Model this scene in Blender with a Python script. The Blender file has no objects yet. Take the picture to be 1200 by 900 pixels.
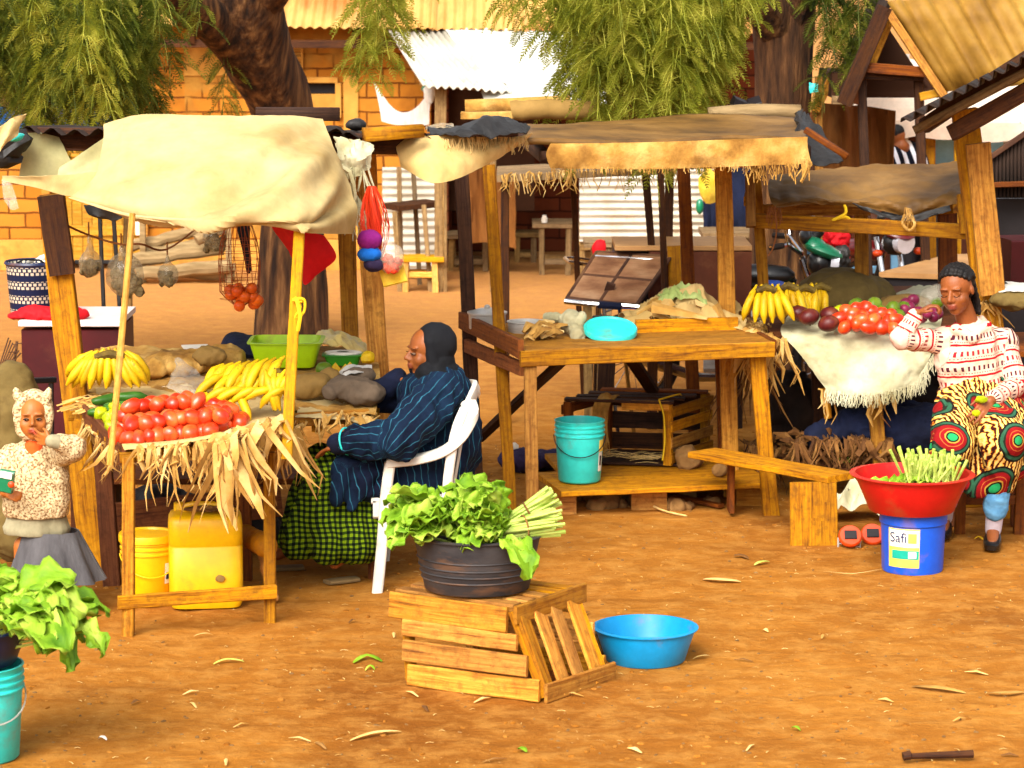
import bpy, math, random
import numpy as np
from mathutils import Vector, Matrix, Euler, noise
R = random.Random(7)
PI = math.pi
SC = bpy.context.scene
COL = SC.collection
F = 3300.0; PITCH = math.radians(8.7); CAMH = 2.8
CP, SP = math.cos(PITCH), math.sin(PITCH)

def V(*a): return Vector(a)
def P(px, py, Y):
    """real point at depth Y seen at photo pixel px,py"""
    u = (px-600)/F; v = (450-py)/F
    d = V(u, CP+v*SP, -SP+v*CP)
    return V(0, 0, CAMH) + d*(Y/d.y)
def G(px, py, z=0.0):
    u = (px-600)/F; v = (450-py)/F
    d = V(u, CP+v*SP, -SP+v*CP)
    return V(0, 0, CAMH) + d*((z-CAMH)/d.z)
def XZ(px, z, Y):
    return V((px-600)/F*(Y*CP+(CAMH-z)*SP), Y, z)
def rnd(a, b): return R.uniform(a, b)
def nz(p, s=1.0, o=0.0): return noise.noise(Vector((p[0]*s+o, p[1]*s+o*1.7, p[2]*s-o)))

# ------------------------------------------------------------------ mesh builder
class MB:
    def __init__(s): s.v = []; s.f = []; s.uv = []
    def add(s, vs, fs, uvs=None):
        b = len(s.v); s.v += [tuple(x) for x in vs]
        for i, f in enumerate(fs):
            s.f.append([b+k for k in f])
            s.uv.append(uvs[i] if uvs else [(0.0, 0.0)]*len(f))
    def rings(s, rings, close=True, cap=True, ul=None, vl=None):
        """list of rings of equal count -> skin"""
        n = len(rings[0]); b = len(s.v); o1, o2 = rnd(0, 60), rnd(0, 60)
        if ul is None:
            ul = [0.0]
            for i in range(1, len(rings)): ul.append(ul[-1]+(Vector(rings[i][0])-Vector(rings[i-1][0])).length)
        if vl is None:
            k = max(range(len(rings)), key=lambda i: (Vector(rings[i][0])-Vector(rings[i][n//2])).length)
            vl = [0.0]
            for j in range(n): vl.append(vl[-1]+(Vector(rings[k][(j+1) % n])-Vector(rings[k][j])).length)
        for r in rings: s.v += [tuple(x) for x in r]
        m = n if close else n-1
        for i in range(len(rings)-1):
            for j in range(m):
                j2 = (j+1) % n
                s.f.append([b+i*n+j, b+i*n+j2, b+(i+1)*n+j2, b+(i+1)*n+j])
                s.uv.append([(ul[i]+o1, vl[j]+o2), (ul[i]+o1, vl[j+1]+o2), (ul[i+1]+o1, vl[j+1]+o2), (ul[i+1]+o1, vl[j]+o2)])
        if cap and close:
            s.f.append([b+j for j in range(n)][::-1]); s.uv.append([(o1+ul[0], vl[j]*.3+o2) for j in range(n)][::-1])
            e = b+(len(rings)-1)*n
            s.f.append([e+j for j in range(n)]); s.uv.append([(o1+ul[-1], vl[j]*.3+o2) for j in range(n)])
    def beam(s, p0, p1, w, h, up=None, bev=.004, wob=.0, seg=None, taper=1.0):
        p0, p1 = Vector(p0), Vector(p1); a = (p1-p0); L = a.length; a.normalize()
        up = Vector(up) if up else (V(0, 0, 1) if abs(a.z) < .8 else V(0, -1, 0))
        sd = a.cross(up).normalized(); u2 = sd.cross(a).normalized()
        seg = seg or max(1, min(12, int(L/.15)))
        bev = min(bev, w*.25, h*.25); rings = []; ph = rnd(0, 99)
        for i in range(seg+1):
            t = i/seg; k = 1+(taper-1)*t; W, H = w/2*k, h/2*k
            c = p0+a*(L*t)
            if wob: c = c+sd*wob*nz((t*L*1.3, ph, 0))+u2*wob*nz((t*L*1.3, 0, ph)); W *= 1+.10*nz((t*4*L, ph, 3)); H *= 1+.1*nz((t*4*L, ph, 9))
            q = [(-W+bev, -H), (W-bev, -H), (W, -H+bev), (W, H-bev), (W-bev, H), (-W+bev, H), (-W, H-bev), (-W, -H+bev)]
            rings.append([c+sd*x+u2*y for x, y in q])
        s.rings(rings)
    def box(s, c, sz, rot=(0, 0, 0), bev=.004):
        M = Euler(rot).to_matrix(); c = Vector(c); d = M @ V(sz[0]/2, 0, 0)
        s.beam(c-d, c+d, sz[1], sz[2], up=M @ V(0, 0, 1), bev=bev, seg=1)
    def tube(s, pts, r, n=8, cap=True):
        pts = [Vector(p) for p in pts]; m = len(pts)
        rr = r if isinstance(r, (list, tuple)) else [r]*m
        t0 = (pts[1]-pts[0]).normalized()
        x = t0.cross(V(0, 0, 1));  x = t0.cross(V(1, 0, 0)) if x.length < .1 else x
        x.normalize(); rings = []
        for i in range(m):
            t = (pts[min(i+1, m-1)]-pts[max(i-1, 0)]).normalized()
            x = (x-t*x.dot(t)).normalized(); y = t.cross(x)
            rings.append([pts[i]+(x*math.cos(2*PI*j/n)+y*math.sin(2*PI*j/n))*rr[i] for j in range(n)])
        s.rings(rings, cap=cap)
    def lathe(s, prof, o, n=32, M=None, sx=1, sy=1, cap=False):
        o = Vector(o); rings = []
        for r, z in prof:
            ring = []
            for j in range(n):
                a = 2*PI*j/n; p = V(r*sx*math.cos(a), r*sy*math.sin(a), z)
                ring.append(o+(M @ p if M else p))
            rings.append(ring)
        s.rings(rings, cap=cap)
    def ell(s, c, r, rot=(0, 0, 0), nu=12, nv=8, disp=0, ds=8, M=None):
        c = Vector(c); M = M or Euler(rot).to_matrix(); r = (r, r, r) if not isinstance(r, (tuple, list)) else r
        vs = [V(0, 0, -1)]; 
        for i in range(1, nv):
            th = PI*i/nv
            for j in range(nu): a = 2*PI*j/nu; vs.append(V(math.sin(th)*math.cos(a), math.sin(th)*math.sin(a), -math.cos(th)))
        vs.append(V(0, 0, 1)); o = rnd(0, 50)
        out = []
        for p in vs:
            k = 1+(disp*nz(p*ds*.2, 1, o) if disp else 0)
            out.append(c+M @ V(p.x*r[0]*k, p.y*r[1]*k, p.z*r[2]*k))
        fs = [[0, 1+(j+1) % nu, 1+j] for j in range(nu)]
        for i in range(nv-2):
            for j in range(nu):
                a = 1+i*nu; fs.append([a+j, a+(j+1) % nu, a+nu+(j+1) % nu, a+nu+j])
        e = 1+(nv-2)*nu; fs += [[e+j, e+(j+1) % nu, len(vs)-1] for j in range(nu)]
        s.add(out, fs, [[(0, 0)]*len(f) for f in fs])
    def grid(s, P2, uv=None, thick=0.0):
        """P2 rows of points; thickness added along normals"""
        nu, nv = len(P2), len(P2[0]); A = np.array([[tuple(p) for p in row] for row in P2])
        o1, o2 = rnd(0, 40), rnd(0, 40)
        if uv is None:
            lu = np.zeros((nu, nv)); lv = np.zeros((nu, nv))
            lu[1:] = np.cumsum(np.linalg.norm(np.diff(A, axis=0), axis=2), axis=0)
            lv[:, 1:] = np.cumsum(np.linalg.norm(np.diff(A, axis=1), axis=2), axis=1)
            lu += o1; lv += o2
        else:
            lu = np.array([[q[0] for q in row] for row in uv]); lv = np.array([[q[1] for q in row] for row in uv])
        b = len(s.v); s.v += [tuple(x) for x in A.reshape(-1, 3).tolist()]
        I = lambda i, j, k=0: b+k*nu*nv+i*nv+j
        def face(idx, ij): s.f.append(idx); s.uv.append([(float(lu[i, j]), float(lv[i, j])) for i, j in ij])
        for i in range(nu-1):
            for j in range(nv-1):
                q = [(i, j), (i+1, j), (i+1, j+1), (i, j+1)]; face([I(*x) for x in q], q)
        if thick:
            du = np.gradient(A, axis=0); dv = np.gradient(A, axis=1); N = np.cross(du, dv)
            N /= np.maximum(np.linalg.norm(N, axis=2, keepdims=True), 1e-9)
            s.v += [tuple(x) for x in (A-N*thick).reshape(-1, 3).tolist()]
            for i in range(nu-1):
                for j in range(nv-1):
                    q = [(i, j), (i, j+1), (i+1, j+1), (i+1, j)]; face([I(*x, 1) for x in q], q)
            for i in range(nu-1):
                for j, fl in ((0, 0), (nv-1, 1)):
                    q = [I(i, j), I(i, j, 1), I(i+1, j, 1), I(i+1, j)]; face(q[::-1] if fl else q, [(i, j), (i, j), (i+1, j), (i+1, j)])
            for j in range(nv-1):
                for i, fl in ((0, 1), (nu-1, 0)):
                    q = [I(i, j), I(i, j, 1), I(i, j+1, 1), I(i, j+1)]; face(q[::-1] if fl else q, [(i, j), (i, j), (i, j+1), (i, j+1)])
    def ribbon(s, pts, w, nrm=None, tw=0.0, fold=.25):
        """tapering dry-leaf ribbon, 3 verts per station"""
        pts = [Vector(p) for p in pts]; m = len(pts); rows = []
        nrm = Vector(nrm) if nrm else V(rnd(-1, 1), -1, rnd(-.2, .6)).normalized()
        for i in range(m):
            t = (pts[min(i+1, m-1)]-pts[max(i-1, 0)]).normalized(); a = tw*i/(m-1)
            sd = t.cross(nrm); sd = sd.normalized() if sd.length > .05 else V(1, 0, 0)
            n2 = sd.cross(t); sd2 = sd*math.cos(a)+n2*math.sin(a); n3 = sd2.cross(t)
            k = w[i] if isinstance(w, (list, tuple)) else w
            rows.append([pts[i]-sd2*k/2, pts[i]+n3*k*fold, pts[i]+sd2*k/2])
        s.grid(rows)
    def build(s, name, mat, parent=None, smooth=True, org=None, shape=35):
        me = bpy.data.meshes.new(name)
        if 'roof' in name or 'iron' in name: shape = 160
        if parent is not None: o = Vector(wloc(parent))
        elif org is not None: o = Vector(org)
        else:
            A = np.array(s.v); o = V(float((A[:, 0].min()+A[:, 0].max())/2), float((A[:, 1].min()+A[:, 1].max())/2), float(A[:, 2].min()))
        me.from_pydata([(x-o.x, y-o.y, z-o.z) for x, y, z in s.v], [], s.f)
        uvl = me.uv_layers.new(name='UVMap'); flat = [c for f in s.uv for q in f for c in q]
        uvl.data.foreach_set('uv', flat)
        if mat: me.materials.append(mat)
        if smooth:
            me.polygons.foreach_set('use_smooth', [True]*len(me.polygons))
            try: me.set_sharp_from_angle(angle=math.radians(shape))
            except Exception: pass
        me.update()
        ob = bpy.data.objects.new(name, me); COL.objects.link(ob)
        if parent is not None: ob.parent = parent
        else: ob.location = o
        return ob
def wloc(o):
    p = Vector(o.location)
    while o.parent is not None: o = o.parent; p = p+Vector(o.location)
    return p
def tag(o, label=None, cat=None, group=None, kind=None):
    if label: o['label'] = label
    if cat: o['category'] = cat
    if group: o['group'] = group
    if kind: o['kind'] = kind
    return o
def thing(name, label, cat, loc, group=None):
    o = bpy.data.objects.new(name, None); o.empty_display_size = .1; COL.objects.link(o); o.location = Vector(loc)
    return tag(o, label, cat, group)
def one(mb, name, mat, label, cat, group=None, kind=None, **k):
    return tag(mb.build(name, mat, None, **k), label, cat, group, kind)
def dup(o, loc=None, rot=None, sc=None, label=None):
    c = o.copy(); COL.objects.link(c)
    if loc is not None: c.location = Vector(loc)
    if rot is not None: c.rotation_euler = rot
    if sc is not None: c.scale = (sc, sc, sc) if not isinstance(sc, (tuple, list)) else sc
    if label: c['label'] = label
    for ch in list(o.children):
        d = ch.copy(); COL.objects.link(d); d.parent = c
        for g in list(ch.children):
            e = g.copy(); COL.objects.link(e); e.parent = d
    return c
def cr(p, t):
    """catmull-rom through list p at t in 0..1"""
    n = len(p)-1; x = min(max(t, 0), 1)*n; i = min(int(x), n-1); f = x-i
    a, b, c, d = p[max(i-1, 0)], p[i], p[i+1], p[min(i+2, n)]
    return (b*2+(c-a)*f+(a*2-b*5+c*4-d)*f*f+(b*3-a-c*3+d)*f**3)*.5
def sheet(mb, rows, nu=24, nv=24, thick=.003, wr=0.0, ws=6, st=(1, 1, 1), ragged=0, crease=()):
    """cloth through control rows (px,py,Y) tuples or Vectors"""
    rows = [[(q if isinstance(q, Vector) else P(*q)) for q in r] for r in rows]
    o = rnd(0, 90); g = []
    for i in range(nu+1):
        col = [cr(r, i/nu) for r in rows]
        g.append([cr(col, j/nv) for j in range(nv+1)])
    A = [[p.copy() for p in r] for r in g]
    for i in range(nu+1):
        for j in range(nv+1):
            du = A[min(i+1, nu)][j]-A[max(i-1, 0)][j]; dv = A[i][min(j+1, nv)]-A[i][max(j-1, 0)]
            n = du.cross(dv); n = n.normalized() if n.length > 1e-8 else V(0, -1, 0)
            p = A[i][j]; q = (p.x*st[0], p.y*st[1], p.z*st[2])
            if wr:
                r1 = nz(q, ws, o); r2 = 1-2*abs(nz(q, ws*2.1, o+5))
                r3 = 1-2*abs(nz(q, ws*4.3, o+9)); g[i][j] = p+n*wr*(r1*.8+.55*r2+.28*r3+.12*nz(q, ws*9, o))
            for u0, v0, u1, v1, wd, am in crease:
                du_, dv_ = u1-u0, v1-v0; uu, vv = i/nu-u0, j/nv-v0; tt = max(0, min(1, (uu*du_+vv*dv_)/(du_*du_+dv_*dv_))); ex = uu-tt*du_; ey = vv-tt*dv_; dd = math.sqrt(ex*ex+ey*ey)/(wd*(.5+tt)); g[i][j] = g[i][j]+n*am*.5*math.exp(-dd*dd)*min(1, 6*min(i/nu, 1-i/nu, j/nv, 1-j/nv)+.15)
            if ragged and j > nv-2: g[i][j] = g[i][j]+(dv.normalized() if dv.length else V(0, 0, -1))*ragged*nz((i*.7, o, 0), 1.0)
    mb.grid(g, thick=thick)
    return g
def corr(mb, c00, c10, c01, c11, waves, amp=.012, nv=3, thick=.002, curl=0):
    """corrugated sheet; waves counted along c00->c10, ridges run c00->c01"""
    c00, c10, c01, c11 = [(q if isinstance(q, Vector) else P(*q)) for q in (c00, c10, c01, c11)]
    nu = int(waves*6); g = []; n = (c10-c00).cross(c01-c00).normalized()
    if n.z < 0 or (abs(n.z) < .2 and n.y > 0): n = -n
    for i in range(nu+1):
        u = i/nu; row = []
        for j in range(nv+1):
            v = j/nv; p = c00.lerp(c10, u).lerp(c01.lerp(c11, u), v)
            row.append(p+n*(amp*math.sin(u*waves*2*PI)+curl*nz((u*3, v*2, c00.x))))
        g.append(row)
    mb.grid(g, thick=thick)
def fringe(mb, line, n, L, w=.0025, jit=.5, out=.01):
    line = [(q if isinstance(q, Vector) else P(*q)) for q in line]
    for i in range(n):
        p = cr(line, rnd(0, 1)); l = L*rnd(1-jit, 1+jit); d = V(rnd(-.35, .35), rnd(-.3, .1), -1).normalized()
        q = p+V(0, rnd(-out, 0), 0)
        mb.ribbon([q+V(0, 0, .006), q+d*l*.5+V(rnd(-.2, .2)*l, 0, 0), q+d*l], w*rnd(.6, 1.5), fold=.1)
def husks(mb, line, n, L, w=.02, back=.0, spread=.4, out=.03):
    """dry banana-leaf strips folded over an edge and hanging down"""
    line = [(q if isinstance(q, Vector) else P(*q)) for q in line]
    for i in range(n):
        p = cr(line, rnd(0, 1)); l = L*rnd(.35, 1.15); a = rnd(-spread, spread); o = rnd(.2, 1)*out
        pts = [p+V(rnd(-.03, .03), rnd(0, back), rnd(.0, .02)), p+V(a*l*.15, -o, rnd(-.005, .008)), p+V(a*l*.5, -o*1.3, -l*.35),
               p+V(a*l*.9+rnd(-.02, .02), -o*rnd(.4, 1.6), -l*.7), p+V(a*l*1.1+rnd(-.04, .04), -o*rnd(.2, 1.8), -l)]
        W = w*R.choice((.25, .35, .45, .6, .8, 1.3))*rnd(.7, 1.2); mb.ribbon(pts, [W*.8, W, W*.9, W*.7, W*.15], tw=rnd(-1.6, 1.6), fold=rnd(.05, .5))
# ------------------------------------------------------------------ organic surfaces
def cap_(mb, p0, p1, r0, r1, sq=1.0, side=None):
    """tapered capsule; sq flattens it along 'side'"""
    p0, p1 = Vector(p0), Vector(p1); a = (p1-p0); L = a.length
    a = a.normalized() if L > 1e-6 else V(0, 0, 1)
    x = Vector(side) if side else a.cross(V(0, 1, 0) if abs(a.y) < .9 else V(1, 0, 0))
    x = (x-a*x.dot(a)).normalized(); y = a.cross(x); rings = []
    st = [(-1, .0)]+[(-math.cos(t), math.sin(t)) for t in (.35, .75, 1.15)]
    for c, s_ in st[1:]: rings.append((p0+a*(c*r0), r0*s_))
    rings.append((p0, r0)); rings.append((p1, r1))
    for c, s_ in reversed(st[1:]): rings.append((p1-a*(c*r1), r1*s_))
    mb.rings([[c+(x*math.cos(2*PI*j/14)*sq+y*math.sin(2*PI*j/14))*r for j in range(14)] for c, r in rings])
def organic(name, prims, mat, parent, voxel=.008, sm=6, disp=None, dents=(), pat=None, tint=None, fac=.5):
    mb = MB()
    for q in prims:
        if q[0] == 'c': cap_(mb, *q[1:])
        elif q[0] == 'e': mb.ell(q[1], q[2], q[3] if len(q) > 3 else (0, 0, 0), nu=20, nv=14)
        elif q[0] == 'g': mb.v += []; q[1](mb)
    o = wloc(parent); me = bpy.data.meshes.new('tmp'); me.from_pydata([(x-o.x, y-o.y, z-o.z) for x, y, z in mb.v], [], mb.f)
    ob = bpy.data.objects.new('tmp', me); COL.objects.link(ob)
    m = ob.modifiers.new('r', 'REMESH'); m.mode = 'VOXEL'; m.voxel_size = voxel
    if sm: m = ob.modifiers.new('s', 'SMOOTH'); m.factor = fac; m.iterations = sm
    dg = bpy.context.evaluated_depsgraph_get(); ev = ob.evaluated_get(dg)
    nm = bpy.data.meshes.new_from_object(ev); bpy.data.objects.remove(ob)
    n = len(nm.vertices); co = np.empty(n*3, 'f'); nm.vertices.foreach_get('co', co); co = co.reshape(-1, 3)+np.array(tuple(o), 'f')
    no = np.empty(n*3, 'f'); nm.vertices.foreach_get('normal', no); no = no.reshape(-1, 3)
    for c, rad, vec in dents:
        c = np.array(tuple(c)); rad = np.array(rad if isinstance(rad, (tuple, list)) else (rad,)*3)
        w = np.exp(-(((co-c)/rad)**2).sum(1)); co = co+w[:, None]*np.array(tuple(vec))
    if disp: co = co+no*np.array([disp(Vector(p.tolist()), Vector(q.tolist())) for p, q in zip(co, no)])[:, None]
    nm.vertices.foreach_set('co', (co-np.array(tuple(o))).astype('f').ravel())
    if pat:
        at = nm.attributes.new('pc', 'FLOAT_VECTOR', 'POINT')
        at.data.foreach_set('vector', np.array([pat(Vector(p.tolist())) for p in co], 'f').ravel())
    if tint:
        at = nm.attributes.new('tint', 'FLOAT', 'POINT')
        at.data.foreach_set('value', np.array([tint(Vector(p.tolist())) for p in co], 'f').ravel())
    nm.polygons.foreach_set('use_smooth', [True]*len(nm.polygons)); nm.materials.clear(); nm.materials.append(mat); nm.name = name
    nm.update(); r = bpy.data.objects.new(name, nm); COL.objects.link(r); r.parent = parent
    return r
def limbpat(segs, off=0):
    """pattern coords from nearest bone: (around*radius, radial id, along)"""
    S = [(Vector(a), Vector(b), Vector(x).normalized(), r) for a, b, x, r in segs]
    def f(p):
        best = None
        for k, (a, b, x, r) in enumerate(S):
            ab = b-a; t = max(0, min(1, (p-a).dot(ab)/ab.length_squared)); d = (p-(a+ab*t)).length-r
            if best is None or d < best[0]: best = (d, k, t*ab.length, a, ab, x, r)
        _, k, al, a, ab, x, r = best; n = ab.normalized(); x2 = (x-n*x.dot(n)).normalized(); y2 = n.cross(x2)
        q = p-a; return (math.atan2(q.dot(y2), q.dot(x2))*r, float(k), al+k*.013)
    return f

# ------------------------------------------------------------------ materials
def lin(c):
    if max(c) <= 1.0 and not isinstance(c[0], int): return (c[0], c[1], c[2], 1)
    return tuple(((x/255)/12.92 if x/255 <= .04045 else ((x/255+.055)/1.055)**2.4) for x in c[:3])+(1,)
class NT:
    def __init__(s, name):
        s.m = bpy.data.materials.new(name); s.m.use_nodes = True; s.t = s.m.node_tree; s.t.nodes.clear()
        s.out = s.n('ShaderNodeOutputMaterial'); s.b = s.n('ShaderNodeBsdfPrincipled'); s.l(s.b.outputs[0], s.out.inputs[0])
    def n(s, k, **kw):
        x = s.t.nodes.new(k)
        for a, b in kw.items(): setattr(x, a, b)
        return x
    def l(s, a, b): s.t.links.new(a, b)
    def put(s, sock, v):
        if hasattr(v, 'is_output') or hasattr(v, 'links'): s.l(v, sock)
        else: sock.default_value = v
    def math(s, op, a, b=0.0, c=None):
        x = s.n('ShaderNodeMath', operation=op); s.put(x.inputs[0], a); s.put(x.inputs[1], b)
        if c is not None: s.put(x.inputs[2], c)
        return x.outputs[0]
    def coord(s, kind='Object', scale=(1, 1, 1), rnd_=True):
        if kind == 'UV': c = s.n('ShaderNodeTexCoord').outputs['UV']
        elif kind == 'attr': c = s.n('ShaderNodeAttribute', attribute_name='pc').outputs['Vector']
        elif kind == 'World': c = s.n('ShaderNodeNewGeometry').outputs['Position']
        else: c = s.n('ShaderNodeTexCoord').outputs['Object']
        mp = s.n('ShaderNodeMapping'); s.l(c, mp.inputs[0]); mp.inputs['Scale'].default_value = scale
        if kind == 'Object' and rnd_:
            oi = s.n('ShaderNodeObjectInfo'); cm = s.n('ShaderNodeCombineXYZ'); q = s.math('MULTIPLY', oi.outputs['Random'], 37.0)
            for i in range(3): s.l(q, cm.inputs[i])
            s.l(cm.outputs[0], mp.inputs['Location'])
        return mp.outputs[0]
    def noise(s, vec, scale, detail=4, rough=.55, dist=0):
        x = s.n('ShaderNodeTexNoise'); s.l(vec, x.inputs['Vector']); x.inputs['Scale'].default_value = scale
        x.inputs['Detail'].default_value = detail; x.inputs['Roughness'].default_value = rough; x.inputs['Distortion'].default_value = dist
        return x.outputs['Fac']
    def ramp(s, fac, stops, interp='LINEAR'):
        x = s.n('ShaderNodeValToRGB'); s.l(fac, x.inputs[0]); e = x.color_ramp; e.interpolation = interp
        while len(e.elements) < len(stops): e.elements.new(.5)
        for q, (p, c) in zip(e.elements, stops): q.position = p; q.color = lin(c)
        return x.outputs[0]
    def mix(s, f, a, b, mode='MIX'):
        x = s.n('ShaderNodeMix', data_type='RGBA', blend_type=mode); s.put(x.inputs[0], f)
        for sock, v in ((x.inputs[6], a), (x.inputs[7], b)):
            s.put(sock, v if hasattr(v, 'links') else lin(v))
        return x.outputs[2]
    def step(s, a, th): return s.math('LESS_THAN', a, th)
    def bump(s, h, st=.4, d=.01):
        x = s.n('ShaderNodeBump'); x.inputs['Strength'].default_value = st; x.inputs['Distance'].default_value = d
        s.l(h, x.inputs['Height']); s.l(x.outputs[0], s.b.inputs['Normal']); return x
    def fin(s, col, rough=.7, spec=.3, metal=0, sss=0):
        s.put(s.b.inputs['Base Color'], col if hasattr(col, 'links') else lin(col)); s.put(s.b.inputs['Roughness'], rough)
        s.b.inputs['Specular IOR Level'].default_value = spec; s.b.inputs['Metallic'].default_value = metal
        return s.m
def pm(name, cols, scale=6, coord='Object', st=(1, 1, 1), rough=.75, bump=.3, bs=None, bd=.004, spec=.25, dirt=None, metal=0, detail=5, lo=.32, hi=.68, rvar=0, trl=0, mot=.55):
    t = NT(name); c = t.coord(coord, st); f = t.noise(c, scale, detail)
    k = len(cols); col = t.ramp(f, [(lo+(hi-lo)*i/max(1, k-1), cols[i]) for i in range(k)]) if k > 1 else None
    if col is None: col = t.mix(0.0, cols[0], cols[0])
    mt = t.noise(c, scale*6, 8, .72); hv = t.n('ShaderNodeHueSaturation'); t.l(col, hv.inputs['Color']); t.l(t.math('MULTIPLY_ADD', mt, mot, 1-mot*.5), hv.inputs['Value']); col = hv.outputs[0]
    if rvar:
        oi = t.n('ShaderNodeObjectInfo'); hs = t.n('ShaderNodeHueSaturation'); t.l(col, hs.inputs['Color'])
        t.l(t.math('MULTIPLY_ADD', oi.outputs['Random'], rvar, 1-rvar/2), hs.inputs['Value']); col = hs.outputs[0]
    if dirt:
        d = t.noise(c, dirt[1], 6, .65); dm = t.ramp(d, [(dirt[2], (0., 0., 0.)), (dirt[2]+.12, (1., 1., 1.))])
        dd = t.math('MULTIPLY', dm, dirt[3] if len(dirt) > 3 else .7); col = t.mix(dd, col, dirt[0])
    if bump: t.bump(t.noise(c, bs or scale*4, 5, .6), bump, bd)
    m = t.fin(col, rough, spec, metal)
    if trl:
        tr = t.n('ShaderNodeBsdfTranslucent'); t.l(col, tr.inputs[0]); mx = t.n('ShaderNodeMixShader'); mx.inputs[0].default_value = trl
        t.l(t.b.outputs[0], mx.inputs[1]); t.l(tr.outputs[0], mx.inputs[2]); t.l(mx.outputs[0], t.out.inputs[0])
    return m
def wood(name, a, b, dark, rough=.75, sc=1.0):
    t = NT(name); c = t.coord('UV', (1.2*sc, 22*sc, 1)); g = t.noise(c, 3, 6, .65, .4)
    big = t.noise(t.coord('UV', (.25, 1.5, 1)), 2.0, 2, .5)
    col = t.ramp(g, [(.3, dark), (.42, a), (.62, b), (.75, a)])
    hs = t.n('ShaderNodeHueSaturation'); t.l(col, hs.inputs['Color']); t.l(t.math('MULTIPLY_ADD', big, 1.1, .45), hs.inputs['Value']); col = hs.outputs[0]
    oi = t.n('ShaderNodeObjectInfo'); h2 = t.n('ShaderNodeHueSaturation'); t.l(col, h2.inputs['Color']); t.l(t.math('MULTIPLY_ADD', oi.outputs['Random'], .5, .58), h2.inputs['Value']); t.l(t.math('MULTIPLY_ADD', t.math('FRACT', t.math('MULTIPLY', oi.outputs['Random'], 7.3)), .22, .96), h2.inputs['Saturation']); col = h2.outputs[0]
    k = t.noise(t.coord('UV', (1, 2.5, 1)), 7, 4, .6); col = t.mix(t.math('MULTIPLY', t.ramp(k, [(.6, (0., 0., 0.)), (.72, (1., 1., 1.))]), .55), col, dark)
    d = t.noise(t.coord('World'), 26, 5, .7); col = t.mix(t.math('MULTIPLY', t.ramp(d, [(.48, (0., 0., 0.)), (.66, (1., 1., 1.))]), .45), col, dark)
    t.bump(t.math('ADD', g, t.math('MULTIPLY', d, .8)), .7, .006); return t.fin(col, rough, .2)
M = {}
M['wood'] = wood('sawn_wood', (158, 100, 28), (196, 138, 48), (84, 46, 14))
M['wood_pale'] = wood('pale_wood', (196, 142, 60), (222, 172, 88), (134, 84, 30))
M['wood_red'] = wood('red_brown_wood', (104, 54, 24), (128, 72, 32), (58, 28, 12))
M['wood_dark'] = wood('dark_wood', (56, 32, 20), (78, 48, 28), (26, 14, 9))
M['wood_grey'] = wood('weathered_wood', (118, 92, 60), (150, 122, 84), (66, 46, 28))
M['crate'] = wood('crate_wood', (176, 112, 38), (206, 146, 60), (92, 50, 16))
M['bark'] = pm('bark', [(34, 20, 12), (82, 52, 28), (134, 94, 54)], 5, st=(3, 3, .45), rough=.95, bump=1.0, bs=9, bd=.03, lo=.35, hi=.7)
M['rust_iron'] = pm('rusted_iron', [(44, 24, 16), (70, 42, 26), (96, 66, 40)], 4, rough=.8, bump=.2)
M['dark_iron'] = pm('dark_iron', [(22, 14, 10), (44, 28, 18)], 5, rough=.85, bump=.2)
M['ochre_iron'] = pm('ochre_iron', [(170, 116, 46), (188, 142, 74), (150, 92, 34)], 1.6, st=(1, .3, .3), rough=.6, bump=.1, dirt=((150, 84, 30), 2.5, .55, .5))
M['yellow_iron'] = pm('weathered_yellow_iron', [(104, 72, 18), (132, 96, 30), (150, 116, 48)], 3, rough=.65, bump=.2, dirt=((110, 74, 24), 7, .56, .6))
M['white_iron'] = pm('galvanised_iron', [(166, 158, 140), (194, 188, 174)], 2, rough=.5, bump=.1, dirt=((170, 130, 84), 3, .55, .5))
M['white_tarp'] = pm('white_tarp', [(172, 170, 160), (196, 194, 186)], 3, rough=.6, bump=.5, bs=5, bd=.03, dirt=((150, 140, 120), 3, .6, .5))
M['awning'] = pm('cream_canvas', [(160, 132, 78), (184, 160, 108), (196, 176, 126)], 2.2, rough=.9, bump=.45, bs=9, bd=.012, dirt=((176, 132, 66), 2.2, .6, .4), trl=.12)
M['awning2'] = pm('beige_canvas', [(190, 156, 92), (214, 184, 124)], 3, rough=.9, bump=.5, bs=12, bd=.01, dirt=((140, 98, 44), 3, .55, .5), trl=.1)
M['mesh'] = pm('pale_gauze', [(170, 164, 110), (190, 184, 138)], 4, rough=.8, bump=.3, trl=.3)
M['burlap'] = pm('burlap', [(122, 82, 30), (166, 122, 54), (192, 154, 86)], 7, rough=.95, bump=.8, bs=60, bd=.006, dirt=((96, 58, 20), 4, .55, .6))
M['sack'] = pm('woven_sack', [(150, 142, 104), (186, 180, 146), (206, 202, 172)], 4, rough=.85, bump=.6, bs=14, bd=.01, dirt=((116, 98, 52), 3, .55, .5))
M['olive_sack'] = pm('olive_sack', [(82, 66, 30), (112, 92, 48)], 4, rough=.9, bump=.6, bs=40, bd=.005, dirt=((60, 42, 18), 4, .55, .6))
M['tarp'] = pm('olive_tarp', [(66, 44, 16), (106, 74, 30), (128, 94, 46)], 2.5, rough=.6, bump=.5, bs=6, bd=.02, dirt=((56, 36, 16), 3, .55, .5))
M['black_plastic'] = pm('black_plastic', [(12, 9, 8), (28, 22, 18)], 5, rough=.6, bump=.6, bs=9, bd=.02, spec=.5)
M['husk'] = pm('dry_banana_leaf', [(110, 68, 24), (190, 144, 70), (226, 194, 130)], 3, 'UV', rough=.85, bump=.5, bs=60, bd=.003, trl=.12)
M['husk_dark'] = pm('dark_dry_leaf', [(58, 32, 12), (104, 66, 28), (150, 108, 54)], 3, 'UV', rough=.9, bump=.5, bs=60)
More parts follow.
